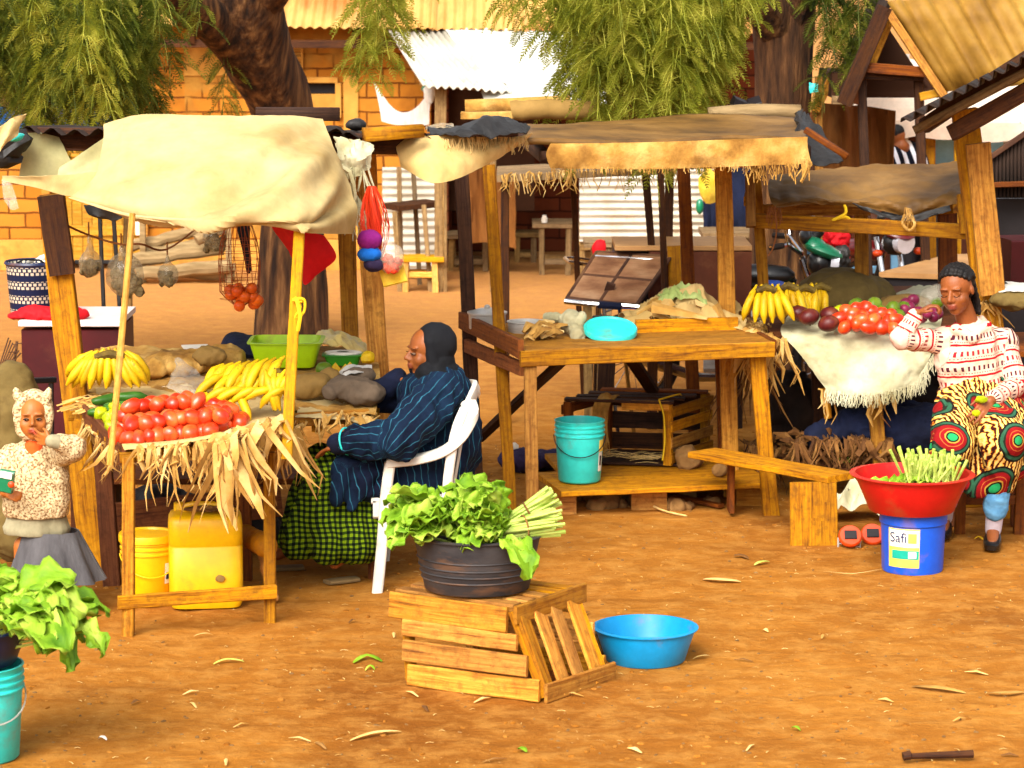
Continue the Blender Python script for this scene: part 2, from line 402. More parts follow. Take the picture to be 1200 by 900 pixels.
M['straw'] = pm('straw', [(190, 150, 80), (222, 190, 124)], 9, rough=.9, bump=.2)
M['banana'] = pm('banana_skin', [(178, 136, 4), (206, 168, 12)], 8, rough=.5, bump=.1, dirt=((60, 38, 8), 38, .62, .9), rvar=.25)
M['banana_tip'] = pm('banana_tip', [(60, 44, 14), (104, 84, 24)], 20, rough=.8)
M['tomato'] = pm('tomato_skin', [(178, 26, 8), (206, 56, 18), (216, 104, 44)], 7, rough=.28, bump=0.02, spec=.5, rvar=.4)
M['tomato_leaf'] = pm('green_calyx', [(60, 90, 20)], 5, rough=.8)
M['mango'] = pm('green_mango', [(70, 96, 16), (110, 130, 30)], 8, rough=.4, bump=.1, rvar=.3)
M['avocado'] = pm('purple_passion_fruit', [(60, 12, 18), (84, 26, 22), (110, 60, 30)], 12, rough=.4, bump=.3, bs=50, rvar=.3)
M['eggplant'] = pm('purple_onion', [(96, 18, 50), (130, 40, 70)], 9, rough=.35, bump=.05, rvar=.3)
M['cucumber'] = pm('cucumber_green', [(26, 64, 14), (56, 100, 24)], 10, rough=.4, bump=.2)
M['pepper'] = pm('yellow_green_pepper', [(130, 150, 12), (170, 170, 14)], 7, rough=.35, bump=.05, rvar=.3)
M['leaf'] = pm('lettuce_leaf', [(76, 122, 14), (134, 174, 34), (190, 208, 84)], 5, 'UV', rough=.55, bump=.6, bs=40, bd=.004, trl=.3)
M['stalk'] = pm('pale_stalk', [(150, 176, 60), (196, 206, 104)], 14, st=(1, 1, 4), rough=.5, bump=.2, trl=.15)
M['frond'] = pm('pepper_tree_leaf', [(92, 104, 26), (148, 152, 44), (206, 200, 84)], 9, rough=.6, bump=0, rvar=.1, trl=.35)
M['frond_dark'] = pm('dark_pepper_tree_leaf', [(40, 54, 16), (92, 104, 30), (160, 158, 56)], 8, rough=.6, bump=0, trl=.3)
M['twig'] = pm('twig', [(92, 80, 34)], 5, rough=.9)
def plastic(n, c, c2=None, rough=.42, dirt=.42, trl=0):
    c2 = c2 or tuple(int(x*.86) for x in c)
    return pm(n, [c2, c], 3, rough=rough, bump=.08, bs=14, bd=.002, spec=.45, dirt=((124, 84, 44), 6, .56, dirt), trl=trl)
M['teal'] = plastic('turquoise_plastic', (50, 216, 208)); M['blue'] = plastic('blue_plastic', (10, 84, 206))
M['basin_blue'] = plastic('sky_blue_plastic', (0, 146, 206), trl=.08); M['red'] = plastic('red_plastic', (196, 14, 14), trl=.05)
M['yellow'] = plastic('yellow_plastic', (240, 190, 6), (226, 166, 4), dirt=.3); M['lime'] = plastic('lime_plastic', (176, 214, 10), trl=.2)
M['green'] = plastic('green_plastic', (40, 130, 16)); M['white'] = plastic('white_plastic', (226, 220, 206), dirt=.35)
M['black_rubber'] = pm('black_tub_rubber', [(40, 38, 40), (62, 58, 58)], 4, st=(1, 1, 3), rough=.55, bump=.4, bs=20, dirt=((110, 76, 50), 5, .52, .5))
M['navy_tub'] = plastic('navy_plastic', (10, 30, 70)); M['orange_pl'] = plastic('orange_plastic', (214, 66, 8), dirt=.1)
M['cream_pl'] = plastic('cream_plastic', (226, 200, 120)); M['grey_cloth'] = pm('grey_brown_cloth', [(84, 70, 56), (112, 94, 76)], 4, rough=.95, bump=.5, bs=14, bd=.01)
M['brown_bag'] = pm('brown_paper', [(116, 88, 40), (146, 114, 60)], 4, rough=.8, bump=.5, bs=12)
M['navy_cloth'] = pm('navy_cloth', [(8, 12, 30), (20, 28, 56)], 5, rough=.9, bump=.6, bs=9, bd=.02)
M['black_cloth'] = pm('black_scarf', [(7, 8, 11), (15, 16, 22)], 4, rough=.85, bump=.4, bs=10, bd=.008)
M['red_cloth'] = pm('red_cloth', [(176, 6, 16), (204, 14, 26)], 4, rough=.7, bump=.2, trl=.15)
M['white_cloth'] = pm('white_cloth', [(206, 200, 190), (226, 222, 214)], 5, st=(8, 1, 1), rough=.9, bump=.3, trl=.2)
M['pale_green_cloth'] = pm('pale_green_cloth', [(150, 168, 90), (184, 196, 126)], 5, rough=.9, bump=.5, bs=12)
M['pink_parasol'] = pm('pale_parasol', [(236, 216, 196), (246, 236, 222)], 3, rough=.8, bump=.1, trl=.55)
M['maroon'] = pm('maroon_paint', [(58, 6, 10), (74, 10, 14)], 3, rough=.5, bump=.1, dirt=((96, 50, 30), 5, .6, .3))
M['lilac'] = pm('pale_laminate', [(206, 190, 184), (220, 208, 200)], 3, rough=.5, bump=.05)
M['brown_panel'] = pm('brown_board', [(76, 34, 18), (98, 50, 26)], 3, rough=.6, bump=.15, dirt=((130, 84, 48), 4, .55, .4))
M['tan_top'] = pm('tan_board', [(150, 106, 60), (176, 132, 82)], 3, rough=.6, bump=.1)
M['worn_metal'] = pm('worn_brown_metal', [(104, 66, 42), (136, 96, 66), (160, 124, 92)], 5, st=(1, 1, 4), rough=.45, bump=.2, metal=.3)
M['dark_panel'] = pm('dark_grey_panel', [(24, 20, 22), (38, 32, 34)], 3, rough=.5, bump=.1)
M['steel'] = pm('aluminium', [(170, 166, 160), (204, 200, 194)], 6, st=(1, 1, 6), rough=.35, bump=.1, metal=.35)
M['chrome'] = pm('chrome', [(190, 188, 190)], 4, rough=.15, bump=0, metal=1)
M['black_metal'] = pm('black_metal', [(10, 9, 10), (20, 18, 18)], 5, rough=.35, bump=.1, spec=.5)
M['tyre'] = pm('tyre_rubber', [(22, 16, 14), (38, 28, 22)], 8, rough=.85, bump=.5, bs=40)
M['moto_green'] = pm('green_paint', [(0, 96, 62), (10, 124, 84)], 4, rough=.3, bump=0, spec=.6); M['moto_red'] = pm('red_paint', [(96, 6, 8), (120, 10, 12)], 4, rough=.3, bump=0, spec=.6)
M['glass'] = pm('mirror_glass', [(214, 214, 224)], 4, rough=.2, bump=0, metal=.3)
M['pale_blue'] = pm('pale_blue_paint', [(108, 164, 204), (134, 186, 220)], 4, rough=.6, bump=.1)
M['blue_tarp'] = pm('blue_tarp', [(18, 78, 140), (46, 110, 166)], 3, rough=.5, bump=.4, bs=8, dirt=((110, 96, 90), 3, .55, .5))
M['brown_curtain'] = pm('brown_curtain', [(112, 66, 26), (150, 96, 42)], 3, st=(3, 3, .6), rough=.9, bump=.5, bs=8, bd=.02)
M['plaster'] = pm('ochre_plaster', [(170, 116, 44), (198, 146, 66)], 2.5, rough=.95, bump=.5, bs=12, dirt=((130, 78, 26), 3, .52, .6))
M['interior'] = pm('shaded_interior', [(52, 30, 18), (70, 42, 24)], 2, rough=.95, bump=.2)  # dark brown carries the shade of open interiors in its colour
M['stone'] = pm('stone', [(104, 72, 38), (140, 104, 58)], 6, rough=.95, bump=.7, bs=16, bd=.01, rvar=.4)
M['log'] = pm('grey_log', [(110, 88, 56), (150, 126, 88)], 6, st=(.6, 4, 4), rough=.95, bump=.6, bs=20)
M['paper'] = pm('white_paper', [(226, 216, 200)], 4, rough=.8, bump=.1)
M['label_y'] = pm('yellow_label', [(226, 188, 60), (232, 204, 96)], 5, rough=.5, bump=0); M['label_w'] = pm('white_label', [(220, 214, 200)], 4, rough=.5, bump=0)
M['label_t'] = pm('teal_label', [(20, 150, 130)], 4, rough=.5, bump=0); M['ink'] = pm('dark_ink', [(12, 30, 80)], 4, rough=.6, bump=0)
M['purple'] = pm('purple_wool', [(110, 16, 96), (134, 26, 116)], 20, rough=.9, bump=.6, bs=80); M['sky_wool'] = pm('blue_wool', [(10, 86, 176), (24, 108, 200)], 20, rough=.9, bump=.6, bs=80)
M['dk_wool'] = pm('dark_wool', [(30, 22, 50), (48, 36, 66)], 20, rough=.9, bump=.6, bs=80)
M['red_net'] = pm('red_net', [(190, 34, 10), (214, 60, 20)], 6, rough=.6, bump=.1); M['orange_net'] = pm('brown_net', [(140, 66, 24)], 6, rough=.7, bump=.1)
M['sponge'] = pm('yellow_sponge', [(204, 164, 40), (222, 186, 70)], 14, rough=.95, bump=.9, bs=60, dirt=((90, 40, 14), 9, .6, .8))
M['rope_y'] = pm('yellow_rope', [(206, 168, 20)], 9, rough=.8, bump=.3); M['rope'] = pm('brown_rope', [(120, 70, 34)], 9, rough=.9, bump=.3)
M['orange_fruit'] = pm('orange_fruit', [(196, 70, 10), (214, 96, 18)], 7, rough=.4, bump=.1, rvar=.3)
def clear_plastic(name, tintc, op=.35):
    t = NT(name); c = t.coord('Object'); f = t.noise(c, 14, 5, .6); t.bump(f, .8, .01); t.fin(tintc, .2, .6)
    tr = t.n('ShaderNodeBsdfTransparent'); mx = t.n('ShaderNodeMixShader')
    t.l(t.ramp(f, [(.35, (op*.5,)*3), (.65, (min(1., op*1.6),)*3)]), mx.inputs[0]); t.l(tr.outputs[0], mx.inputs[1]); t.l(t.b.outputs[0], mx.inputs[2]); t.l(mx.outputs[0], t.out.inputs[0])
    return t.m
M['poly'] = clear_plastic('clear_polythene', (206, 196, 176), .22); M['poly_grey'] = clear_plastic('grey_polythene', (170, 152, 118), .42)
M['char'] = pm('dried_fish', [(84, 70, 46), (130, 112, 76), (52, 40, 26)], 30, rough=.9, bump=.8, bs=60)
def brick(name, base, alt, mort, plast=None, dark=1.0):
    t = NT(name); tc = t.n('ShaderNodeTexCoord'); sp = t.n('ShaderNodeSeparateXYZ'); t.l(tc.outputs['Object'], sp.inputs[0])
    w = t.noise(tc.outputs['Object'], 6, 3); wob = t.math('MULTIPLY', t.math('SUBTRACT', w, .5), .03)
    cb = t.n('ShaderNodeCombineXYZ'); t.l(t.math('ADD', t.math('ADD', sp.outputs[0], sp.outputs[1]), wob), cb.inputs[0]); t.l(t.math('ADD', sp.outputs[2], wob), cb.inputs[1])
    b = t.n('ShaderNodeTexBrick'); t.l(cb.outputs[0], b.inputs['Vector']); b.inputs['Scale'].default_value = 1
    b.inputs['Brick Width'].default_value = .29; b.inputs['Row Height'].default_value = .128; b.inputs['Mortar Size'].default_value = .009; b.inputs['Mortar Smooth'].default_value = .35
    b.inputs['Color1'].default_value = lin(base); b.inputs['Color2'].default_value = lin(alt); b.inputs['Mortar'].default_value = lin(mort); b.inputs['Bias'].default_value = 0
    n = t.noise(tc.outputs['Object'], 9, 5, .65); col = t.mix(t.math('MULTIPLY', n, .35), b.outputs['Color'], mort, 'MIX')
    h = t.math('SUBTRACT', t.math('MULTIPLY', n, .4), b.outputs['Fac'])
    if plast:
        q = t.noise(tc.outputs['Object'], 1.1, 4, .55, .3); pmk = t.ramp(q, [(.5, (0., 0., 0.)), (.56, (1., 1., 1.))]); col = t.mix(pmk, col, t.ramp(n, [(.3, plast), (.7, tuple(int(x*.82) for x in plast))]))
        h = t.math('MULTIPLY', h, t.math('SUBTRACT', 1.0, pmk))
    st = t.noise(tc.outputs['Object'], 2.3, 5, .6); col = t.mix(t.math('MULTIPLY', t.ramp(st, [(.55, (0., 0., 0.)), (.7, (1., 1., 1.))]), .45), col, mort)
    t.bump(h, .9, .02); return t.fin(col, .95, .1)
M['brick'] = brick('orange_brick', (166, 100, 28), (188, 124, 42), (106, 58, 18), (168, 118, 48))
M['brick_plain'] = brick('orange_brick_bare', (168, 102, 28), (190, 126, 44), (100, 54, 18))
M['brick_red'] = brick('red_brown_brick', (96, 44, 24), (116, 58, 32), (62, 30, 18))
# ---- soil
def soil():
    t = NT('orange_earth'); c = t.coord('Object', (1, 1, 1), False)
    a = t.noise(c, .55, 6, .6, .3); b = t.noise(c, 7, 8, .7); d = t.noise(t.coord('Object', (1, 2.6, 1), False), 2.1, 5, .6, .6)
    col = t.ramp(a, [(.3, (124, 72, 20)), (.5, (150, 93, 29)), (.7, (166, 108, 38))])
    col = t.mix(t.math('MULTIPLY', t.ramp(d, [(.42, (0., 0., 0.)), (.72, (1., 1., 1.))]), .45), col, (114, 66, 18))
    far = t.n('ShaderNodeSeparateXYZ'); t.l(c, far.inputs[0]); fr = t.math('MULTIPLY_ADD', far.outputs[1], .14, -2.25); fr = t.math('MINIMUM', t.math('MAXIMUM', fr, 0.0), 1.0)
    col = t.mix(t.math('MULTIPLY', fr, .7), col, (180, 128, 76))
    col = t.mix(t.math('MULTIPLY', t.ramp(b, [(.45, (0., 0., 0.)), (.62, (1., 1., 1.))]), .38), col, (192, 138, 66))
    v = t.n('ShaderNodeTexVoronoi'); v.inputs['Scale'].default_value = 26; t.l(t.coord('Object', (1, 1, 1), False), v.inputs['Vector'])
    sp = t.ramp(v.outputs['Distance'], [(.06, (1., 1., 1.)), (.13, (0., 0., 0.))]); msk = t.ramp(t.noise(c, 3.3, 4), [(.55, (0., 0., 0.)), (.6, (1., 1., 1.))])
    col = t.mix(t.math('MULTIPLY', t.math('MULTIPLY', sp, msk), .6), col, (214, 174, 112))
    e = t.noise(c, 40, 8, .75); hgt = t.math('ADD', t.math('ADD', t.math('MULTIPLY', d, .9), t.math('MULTIPLY', b, .8)), t.math('MULTIPLY', e, .25))
    mv = t.noise(c, 16, 10, .78); hv = t.n('ShaderNodeHueSaturation'); t.l(col, hv.inputs['Color']); t.l(t.math('MULTIPLY_ADD', mv, .4, .80), hv.inputs['Value']); col = hv.outputs[0]
    t.bump(hgt, .7, .035); return t.fin(col, .97, .08)
M['soil'] = soil()
# ---- woven basket
def weave():
    t = NT('woven_basket'); c = t.coord('UV'); sp = t.n('ShaderNodeSeparateXYZ'); t.l(c, sp.inputs[0]); z, u = sp.outputs[0], sp.outputs[1]
    band = t.step(t.math('FRACT', t.math('MULTIPLY', z, 13.0)), .55)
    k = t.math('FRACT', t.math('MULTIPLY', z, 52.0)); r = t.math('FLOOR', t.math('MULTIPLY', z, 52.0)); sh = t.math('MULTIPLY', t.math('MODULO', r, 2.0), .5)
    dash = t.step(t.math('FRACT', t.math('ADD', t.math('MULTIPLY', u, 34.0), sh)), .62); m = t.math('MULTIPLY', t.math('MULTIPLY', band, dash), t.step(k, .75))
    col = t.mix(m, (12, 26, 62), (214, 202, 176)); t.bump(t.math('ADD', k, dash), .5, .004); return t.fin(col, .7, .3)
M['basket'] = weave()
# ---- garments
def stripe_cloth():
    t = NT('striped_wrap'); c = t.coord('attr'); sp = t.n('ShaderNodeSeparateXYZ'); t.l(c, sp.inputs[0]); w = t.noise(t.coord('Object'), 9, 3)
    u = t.math('ADD', sp.outputs[0], t.math('MULTIPLY', w, .018)); f = t.math('FRACT', t.math('MULTIPLY', u, 30.0))
    base = t.ramp(t.noise(t.coord('Object'), 5, 4), [(.35, (5, 12, 32)), (.65, (10, 30, 52))])
    br = t.ramp(t.noise(t.coord('Object'), 13, 3), [(.35, (0.25, .25, .25)), (.6, (1., 1., 1.))])
    col = t.mix(t.math('MULTIPLY', t.step(f, .11), br), base, (40, 92, 112)); t.bump(t.noise(t.coord('Object'), 12, 5), .4, .01); return t.fin(col, .9, .15)
M['stripe'] = stripe_cloth()
def gingham():
    t = NT('green_check'); c = t.coord('attr'); sp = t.n('ShaderNodeSeparateXYZ'); t.l(c, sp.inputs[0])
    w = t.math('MULTIPLY', t.noise(t.coord('Object'), 5, 3), .05)
    a = t.step(t.math('FRACT', t.math('MULTIPLY', t.math('ADD', sp.outputs[0], w), 40.0)), .5); b = t.step(t.math('FRACT', t.math('MULTIPLY', t.math('ADD', sp.outputs[2], w), 40.0)), .5)
    s_ = t.math('ADD', a, b); col = t.ramp(t.math('MULTIPLY', s_, .5), [(0, (112, 138, 14)), (.3, (44, 62, 12)), (.8, (10, 16, 8))], 'CONSTANT'); t.bump(t.noise(t.coord('Object'), 12, 5), .4, .01); return t.fin(col, .9, .1)
M['gingham'] = gingham()
def sweater():
    t = NT('patterned_sweater'); c = t.coord('attr'); sp = t.n('ShaderNodeSeparateXYZ'); t.l(c, sp.inputs[0]); w = t.noise(t.coord('Object'), 8, 3)
    z = t.math('ADD', sp.outputs[2], t.math('MULTIPLY', w, .02)); f = t.math('FRACT', t.math('MULTIPLY', z, 13.0)); u = sp.outputs[0]
    ln = t.step(f, .13); row = t.math('MULTIPLY', t.math('GREATER_THAN', f, .42), t.step(f, .72)); dots = t.math('MULTIPLY', row, t.step(t.math('FRACT', t.math('MULTIPLY', u, 42.0)), .42))
    th = t.math('MULTIPLY', t.math('GREATER_THAN', f, .84), t.math('MULTIPLY', t.step(f, .9), t.step(t.math('FRACT', t.math('MULTIPLY', u, 80.0)), .5)))
    k = t.math('FLOOR', t.math('MULTIPLY', z, 13.0)); bold = t.step(t.math('MODULO', t.math('ABSOLUTE', k), 2.0), .5)
    col = t.mix(dots, (216, 178, 156), t.mix(bold, (150, 30, 40), (76, 30, 44))); col = t.mix(ln, col, (164, 18, 30)); col = t.mix(th, col, (170, 60, 60))
    t.bump(t.noise(t.coord('Object'), 60, 3), .3, .003); return t.fin(col, .95, .1)
M['sweater'] = sweater()
def kitenge():
    t = NT('printed_wrap'); c = t.coord('attr'); v = t.n('ShaderNodeTexVoronoi', voronoi_dimensions='2D'); v.inputs['Scale'].default_value = 4.6; v.inputs['Randomness'].default_value = .45
    sp = t.n('ShaderNodeSeparateXYZ'); t.l(c, sp.inputs[0]); cb = t.n('ShaderNodeCombineXYZ'); t.l(sp.outputs[0], cb.inputs[0]); t.l(sp.outputs[2], cb.inputs[1]); t.l(cb.outputs[0], v.inputs['Vector'])
    d = v.outputs['Distance']; w = t.noise(cb.outputs[0], 60, 2)
    ring = t.ramp(t.math('ADD', d, t.math('MULTIPLY', w, .02)), [(0, (30, 140, 80)), (.1, (24, 20, 14)), (.13, (170, 130, 50)), (.16, (130, 14, 18)), (.22, (176, 90, 40)), (.235, (130, 14, 18)), (.32, (30, 34, 24)), (.35, (40, 84, 60)), (.40, (22, 20, 16))], 'CONSTANT')
    wv = t.n('ShaderNodeTexWave'); t.l(cb.outputs[0], wv.inputs['Vector']); wv.inputs['Scale'].default_value = 14; wv.inputs['Distortion'].default_value = 5; wv.inputs['Detail'].default_value = 2; wv.inputs['Detail Scale'].default_value = 3
    bg = t.ramp(wv.outputs['Fac'], [(0, (50, 12, 8)), (.3, (176, 86, 16)), (.5, (214, 172, 70)), (.8, (222, 190, 110))], 'CONSTANT')
    col = t.mix(t.math('GREATER_THAN', d, .43), ring, bg); t.bump(t.noise(t.coord('Object'), 10, 5), .4, .01); return t.fin(col, .85, .15)
M['kitenge'] = kitenge()
M['speckle'] = pm('speckled_fleece', [(122, 90, 58), (190, 164, 120), (210, 188, 146)], 105, rough=.95, bump=.8, bs=70, bd=.008, lo=.40, hi=.58)
M['hem_grey'] = pm('grey_jersey', [(128, 120, 92), (150, 142, 112)], 9, rough=.95, bump=.4, bs=40); M['grey_skirt'] = pm('grey_skirt', [(62, 60, 62), (88, 86, 88)], 5, st=(3, 3, .6), rough=.95, bump=.5, bs=8, bd=.015)
M['orange_top'] = pm('orange_top', [(206, 66, 16), (222, 90, 30)], 5, rough=.9, bump=.3); M['denim'] = pm('light_denim', [(60, 120, 170), (100, 158, 200)], 9, rough=.9, bump=.5, bs=20)
M['sock'] = pm('pale_sock', [(190, 180, 190)], 9, rough=.95); M['shoe'] = pm('black_shoe', [(16, 13, 13), (26, 22, 20)], 9, rough=.3, bump=.1, spec=.5); M['sandal'] = pm('dusty_sandal', [(120, 96, 60)], 9, rough=.8)
def skin(name, c, lip):
    t = NT(name); n = t.noise(t.coord('Object'), 14, 4); base = t.ramp(n, [(.3, tuple(int(x*.85) for x in c)), (.7, c)])
    a = t.n('ShaderNodeAttribute', attribute_name='tint').outputs['Fac']; col = t.mix(t.math('MINIMUM', t.math('MAXIMUM', a, 0.0), 1.0), base, lip); col = t.mix(t.math('MINIMUM', t.math('MAXIMUM', t.math('MULTIPLY', a, -1.0), 0.0), 1.0), col, (22, 12, 8))
    t.bump(t.noise(t.coord('Object'), 90, 3), .15, .002); m = t.fin(col, .5, .35); return m
M['skin_a'] = skin('skin_brown', (150, 82, 34), (116, 50, 32)); M['skin_b'] = skin('skin_deep_brown', (140, 76, 34), (128, 58, 44)); M['skin_c'] = skin('skin_light_brown', (172, 98, 38), (140, 50, 30))
M['hair'] = pm('black_hair', [(10, 8, 8), (24, 18, 16)], 40, st=(1, 1, 1), rough=.6, bump=.8, bs=60, bd=.006)
M['eye_w'] = pm('eye_white', [(120, 96, 78)], 4, rough=.3, bump=0); M['eye_b'] = pm('eye_dark', [(18, 10, 8)], 4, rough=.2, bump=0)
def shirt_stripe():
    t = NT('striped_shirt'); c = t.coord('Object', (1, 1, 1), False); sp = t.n('ShaderNodeSeparateXYZ'); t.l(c, sp.inputs[0])
    u = t.math('ADD', sp.outputs[0], t.math('MULTIPLY', sp.outputs[2], .35)); return t.fin(t.mix(t.step(t.math('FRACT', t.math('MULTIPLY', u, 14.0)), .45), (14, 16, 28), (206, 206, 214)), .9, .1)
M['shirt'] = shirt_stripe()
# ------------------------------------------------------------------ camera, light
cam = bpy.data.cameras.new('camera'); co = bpy.data.objects.new('camera', cam); COL.objects.link(co); SC.camera = co
cam.sensor_width = 36; cam.lens = 36*F/1200; co.location = (0, 0, CAMH); co.rotation_euler = (PI/2-PITCH, 0, 0); cam.clip_end = 3000; cam.clip_start = .1; cam.dof.use_dof = True; cam.dof.focus_distance = 12.6; cam.dof.aperture_fstop = 6.3
W = bpy.data.worlds.new('World'); SC.world = W; W.use_nodes = True; nt = W.node_tree; bg = nt.nodes['Background']
sky = nt.nodes.new('ShaderNodeTexSky'); sky.sky_type = 'NISHITA'; sky.sun_disc = False
SUN_EL, SUN_AZ = math.radians(42), math.radians(200)   # azimuth clockwise from +Y (camera looks to +Y)
sky.sun_elevation = SUN_EL; sky.sun_rotation = SUN_AZ; sky.dust_density = 6; sky.ozone_density = .6; sky.air_density = 1.2
hs = nt.nodes.new('ShaderNodeHueSaturation'); hs.inputs['Saturation'].default_value = .25; nt.links.new(sky.outputs[0], hs.inputs['Color'])
nt.links.new(hs.outputs[0], bg.inputs[0]); bg.inputs[1].default_value = .15
sl = bpy.data.lights.new('sun', 'SUN'); sl.energy = 1.6; sl.angle = math.radians(34); sl.color = (1, .93, .80)
so = bpy.data.objects.new('sun', sl); COL.objects.link(so)
sd = V(math.sin(SUN_AZ)*math.cos(SUN_EL), math.cos(SUN_AZ)*math.cos(SUN_EL), math.sin(SUN_EL)); so.rotation_euler = sd.to_track_quat('Z', 'Y').to_euler(); so.location = (0, 0, 30)
SC.view_settings.view_transform = 'Standard'; SC.view_settings.look = 'None'; SC.view_settings.gamma = 1; SC.view_settings.exposure = 1.12
SC.cycles.max_bounces = 7; SC.cycles.transparent_max_bounces = 12
# ------------------------------------------------------------------ ground
def gh(x, y):
    if not (-7 < x < 7 and 7 < y < 27): return 0.0
    k = min(1, (7-abs(x))*1.0, (y-7), (27-y)*.5)
    return k*(.010*nz((x, y, 0), .9)+.009*nz((x, y, 3), 3.2)+.007*nz((x, y, 7), 9))
xs = [-400, -120, -40, -15, -9]+[-7+i*.07 for i in range(201)]+[9, 15, 40, 120, 400]
ys = [-100, -20, 0, 5]+[7+i*.09 for i in range(223)]+[30, 45, 90, 300, 900]
m = MB(); nx = len(xs); m.v = [(x, y, gh(x, y)) for y in ys for x in xs]
for j in range(len(ys)-1):
    for i in range(nx-1): a = j*nx+i; m.f.append([a, a+1, a+nx+1, a+nx]); m.uv.append([(0, 0)]*4)
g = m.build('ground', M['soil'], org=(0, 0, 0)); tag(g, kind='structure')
# pebbles and chaff lying on the earth: uncountable
def scatter(name, mat, n, fn, label, cat, region=(-2.4, 2.6, 9.2, 16)):
    m = MB()
    for i in range(n):
        y = region[2]+(region[3]-region[2])*R.random()**1.2; x = rnd(region[0], region[1])*y/12.5
        fn(m, V(x, y, gh(x, y)))
    tag(m.build(name, mat), label, cat, kind='stuff')
scatter('pebbles', M['stone'], 900, lambda m, p: m.ell(p, (rnd(.003, .012), rnd(.003, .01), rnd(.002, .006)), (0, 0, rnd(0, 3)), nu=6, nv=4), 'small pebbles and clods strewn over the orange earth', 'pebbles')
scatter('clods', M['soil'], 900, lambda m, p: m.ell(p, (rnd(.006, .02), rnd(.006, .018), rnd(.003, .01)), (0, 0, rnd(0, 3)), nu=6, nv=4), 'crumbs of dry soil over the orange earth', 'soil crumbs', (-2.4, 2.6, 9.2, 18))
def chaff(m, p):
    a = rnd(0, 6.3); l = rnd(.006, .035); d = V(math.cos(a), math.sin(a), 0)*l
    m.ribbon([p-d*.5+V(0, 0, .004), p+V(0, 0, .007), p+d*.5+V(0, 0, .004)], rnd(.0015, .004), nrm=(0, 0, 1))
scatter('straw_litter', M['straw'], 620, chaff, 'scraps of straw and dry leaf strewn over the orange earth', 'straw litter')
# ------------------------------------------------------------------ brick building with ochre iron roof
B = thing('brick_building', 'long orange brick building with ochre corrugated iron roof behind the tree trunk', 'building', (-2.5, 25.2, 0))
xl, xr = XZ(-260, 1, 25).x, XZ(505, 1, 25).x; dl, dr = XZ(50, 1, 25).x, XZ(172, 1, 25).x; wl, wr_ = XZ(346, 1, 25).x, XZ(394, 1, 25).x
wt, wb = P(370, 97, 25).z, P(370, 133, 25).z; top = 2.32
def wallbox(m, x0, x1, z0, z1, y0=25.0, y1=25.2): m.box(((x0+x1)/2, (y0+y1)/2, (z0+z1)/2), (x1-x0, y1-y0, z1-z0), bev=.006)
m = MB(); wallbox(m, xl, dl, .28, top); wallbox(m, dl, dr, 1.86, top); wallbox(m, dr, XZ(165, 1, 25).x+.4, .28, top); m.build('brick_wall', M['brick_plain'], B)
m = MB(); a = XZ(165, 1, 25).x+.4
wallbox(m, a, wl, .28, top); wallbox(m, wl, wr_, .28, wb); wallbox(m, wl, wr_, wt, top); wallbox(m, wr_, xr, .28, top); m.build('patched_wall', M['brick'], B)
m = MB(); wallbox(m, xl, dl, 0, .277, 24.96, 25.2); wallbox(m, dr, xr, 0, .277, 24.96, 25.2); m.build('plinth', M['plaster'], B)
m = MB(); wallbox(m, wl-.02, wr_+.02, wt-.0, wt+.05, 24.95, 24.998); wallbox(m, wl-.05, wl, wb-.04, wt, 24.95, 25.1); wallbox(m, wr_, wr_+.05, wb-.04, wt, 24.95, 25.1); wallbox(m, wl, wr_, wb-.01, wb+.17, 25.03, 25.09)
wf = m.build('window', M['plaster'], B); m = MB(); wallbox(m, wl, wr_, wb+.17, wt, 25.08, 25.1); m.build('pane', M['dark_panel'], wf)
m = MB(); wallbox(m, wr_+.07, wr_+.2, .28, wt+.06, 24.975, 24.999); wallbox(m, a, wl-.06, wt+.06, 1.98, 24.98, 24.999); m.build('plaster_pier', M['plaster'], B)
m = MB(); vx = XZ(348, 1, 25).x; vz = P(348, 68, 25).z
m.box((vx, 24.97, vz), (.13, .05, .02)); 
for k in range(6): m.box((vx, 24.96, vz-.07+k*.028), (.11, .04, .008), rot=(.5, 0, 0))
m.box((vx-.06, 24.965, vz), (.014, .05, .18)); m.box((vx+.06, 24.965, vz), (.014, .05, .18)); m.box((vx, 24.965, vz+.085), (.13, .05, .014)); m.box((vx, 24.965, vz-.085), (.13, .05, .014)); m.build('air_vent', M['plaster'], B)
m = MB(); n = 9
for k in range(n):
    x0 = dl+.06+(dr-dl-.12)*k/n; m.box((x0+(dr-dl-.12)/n/2, 25.08, .95), ((dr-dl-.12)/n-.006, .03, 1.74))
for z in (.35, 1.05, 1.6): m.box(((dl+dr)/2, 25.055, z), (dr-dl-.14, .025, .09))
d = m.build('plank_door', M['wood_pale'], B); 
m = MB(); m.box((XZ(158, 1.2, 24.9).x, 25.04, P(158, 265, 25).z), (.06, .006, .17)); m.build('notice', M['paper'], d)
m = MB(); m.box((dl+.03, 25.0, .93), (.07, .16, 1.86)); m.box((dr-.03, 25.0, .93), (.07, .16, 1.86)); m.box(((dl+dr)/2, 25.0, 1.83), (dr-dl-.14, .15, .06)); m.build('door_frame', M['wood'], B)
m = MB(); e0, e1 = P(-300, 22, 24.55), P(330, 29, 24.55); e2 = P(905, 40, 24.55)
for q in range(-3, 10):
    x = e0.x+.3+(e2.x-e0.x)*(q+3)/12.5; m.beam((x, 24.6, 2.06+.0), (x, 28.2, 3.66), .06, .09)
m.beam((xl, 24.66, 2.04), (P(905, 40, 24.5).x, 24.66, 2.00), .05, .07); m.build('rafters', M['wood_dark'], B)
m = MB(); N = 74
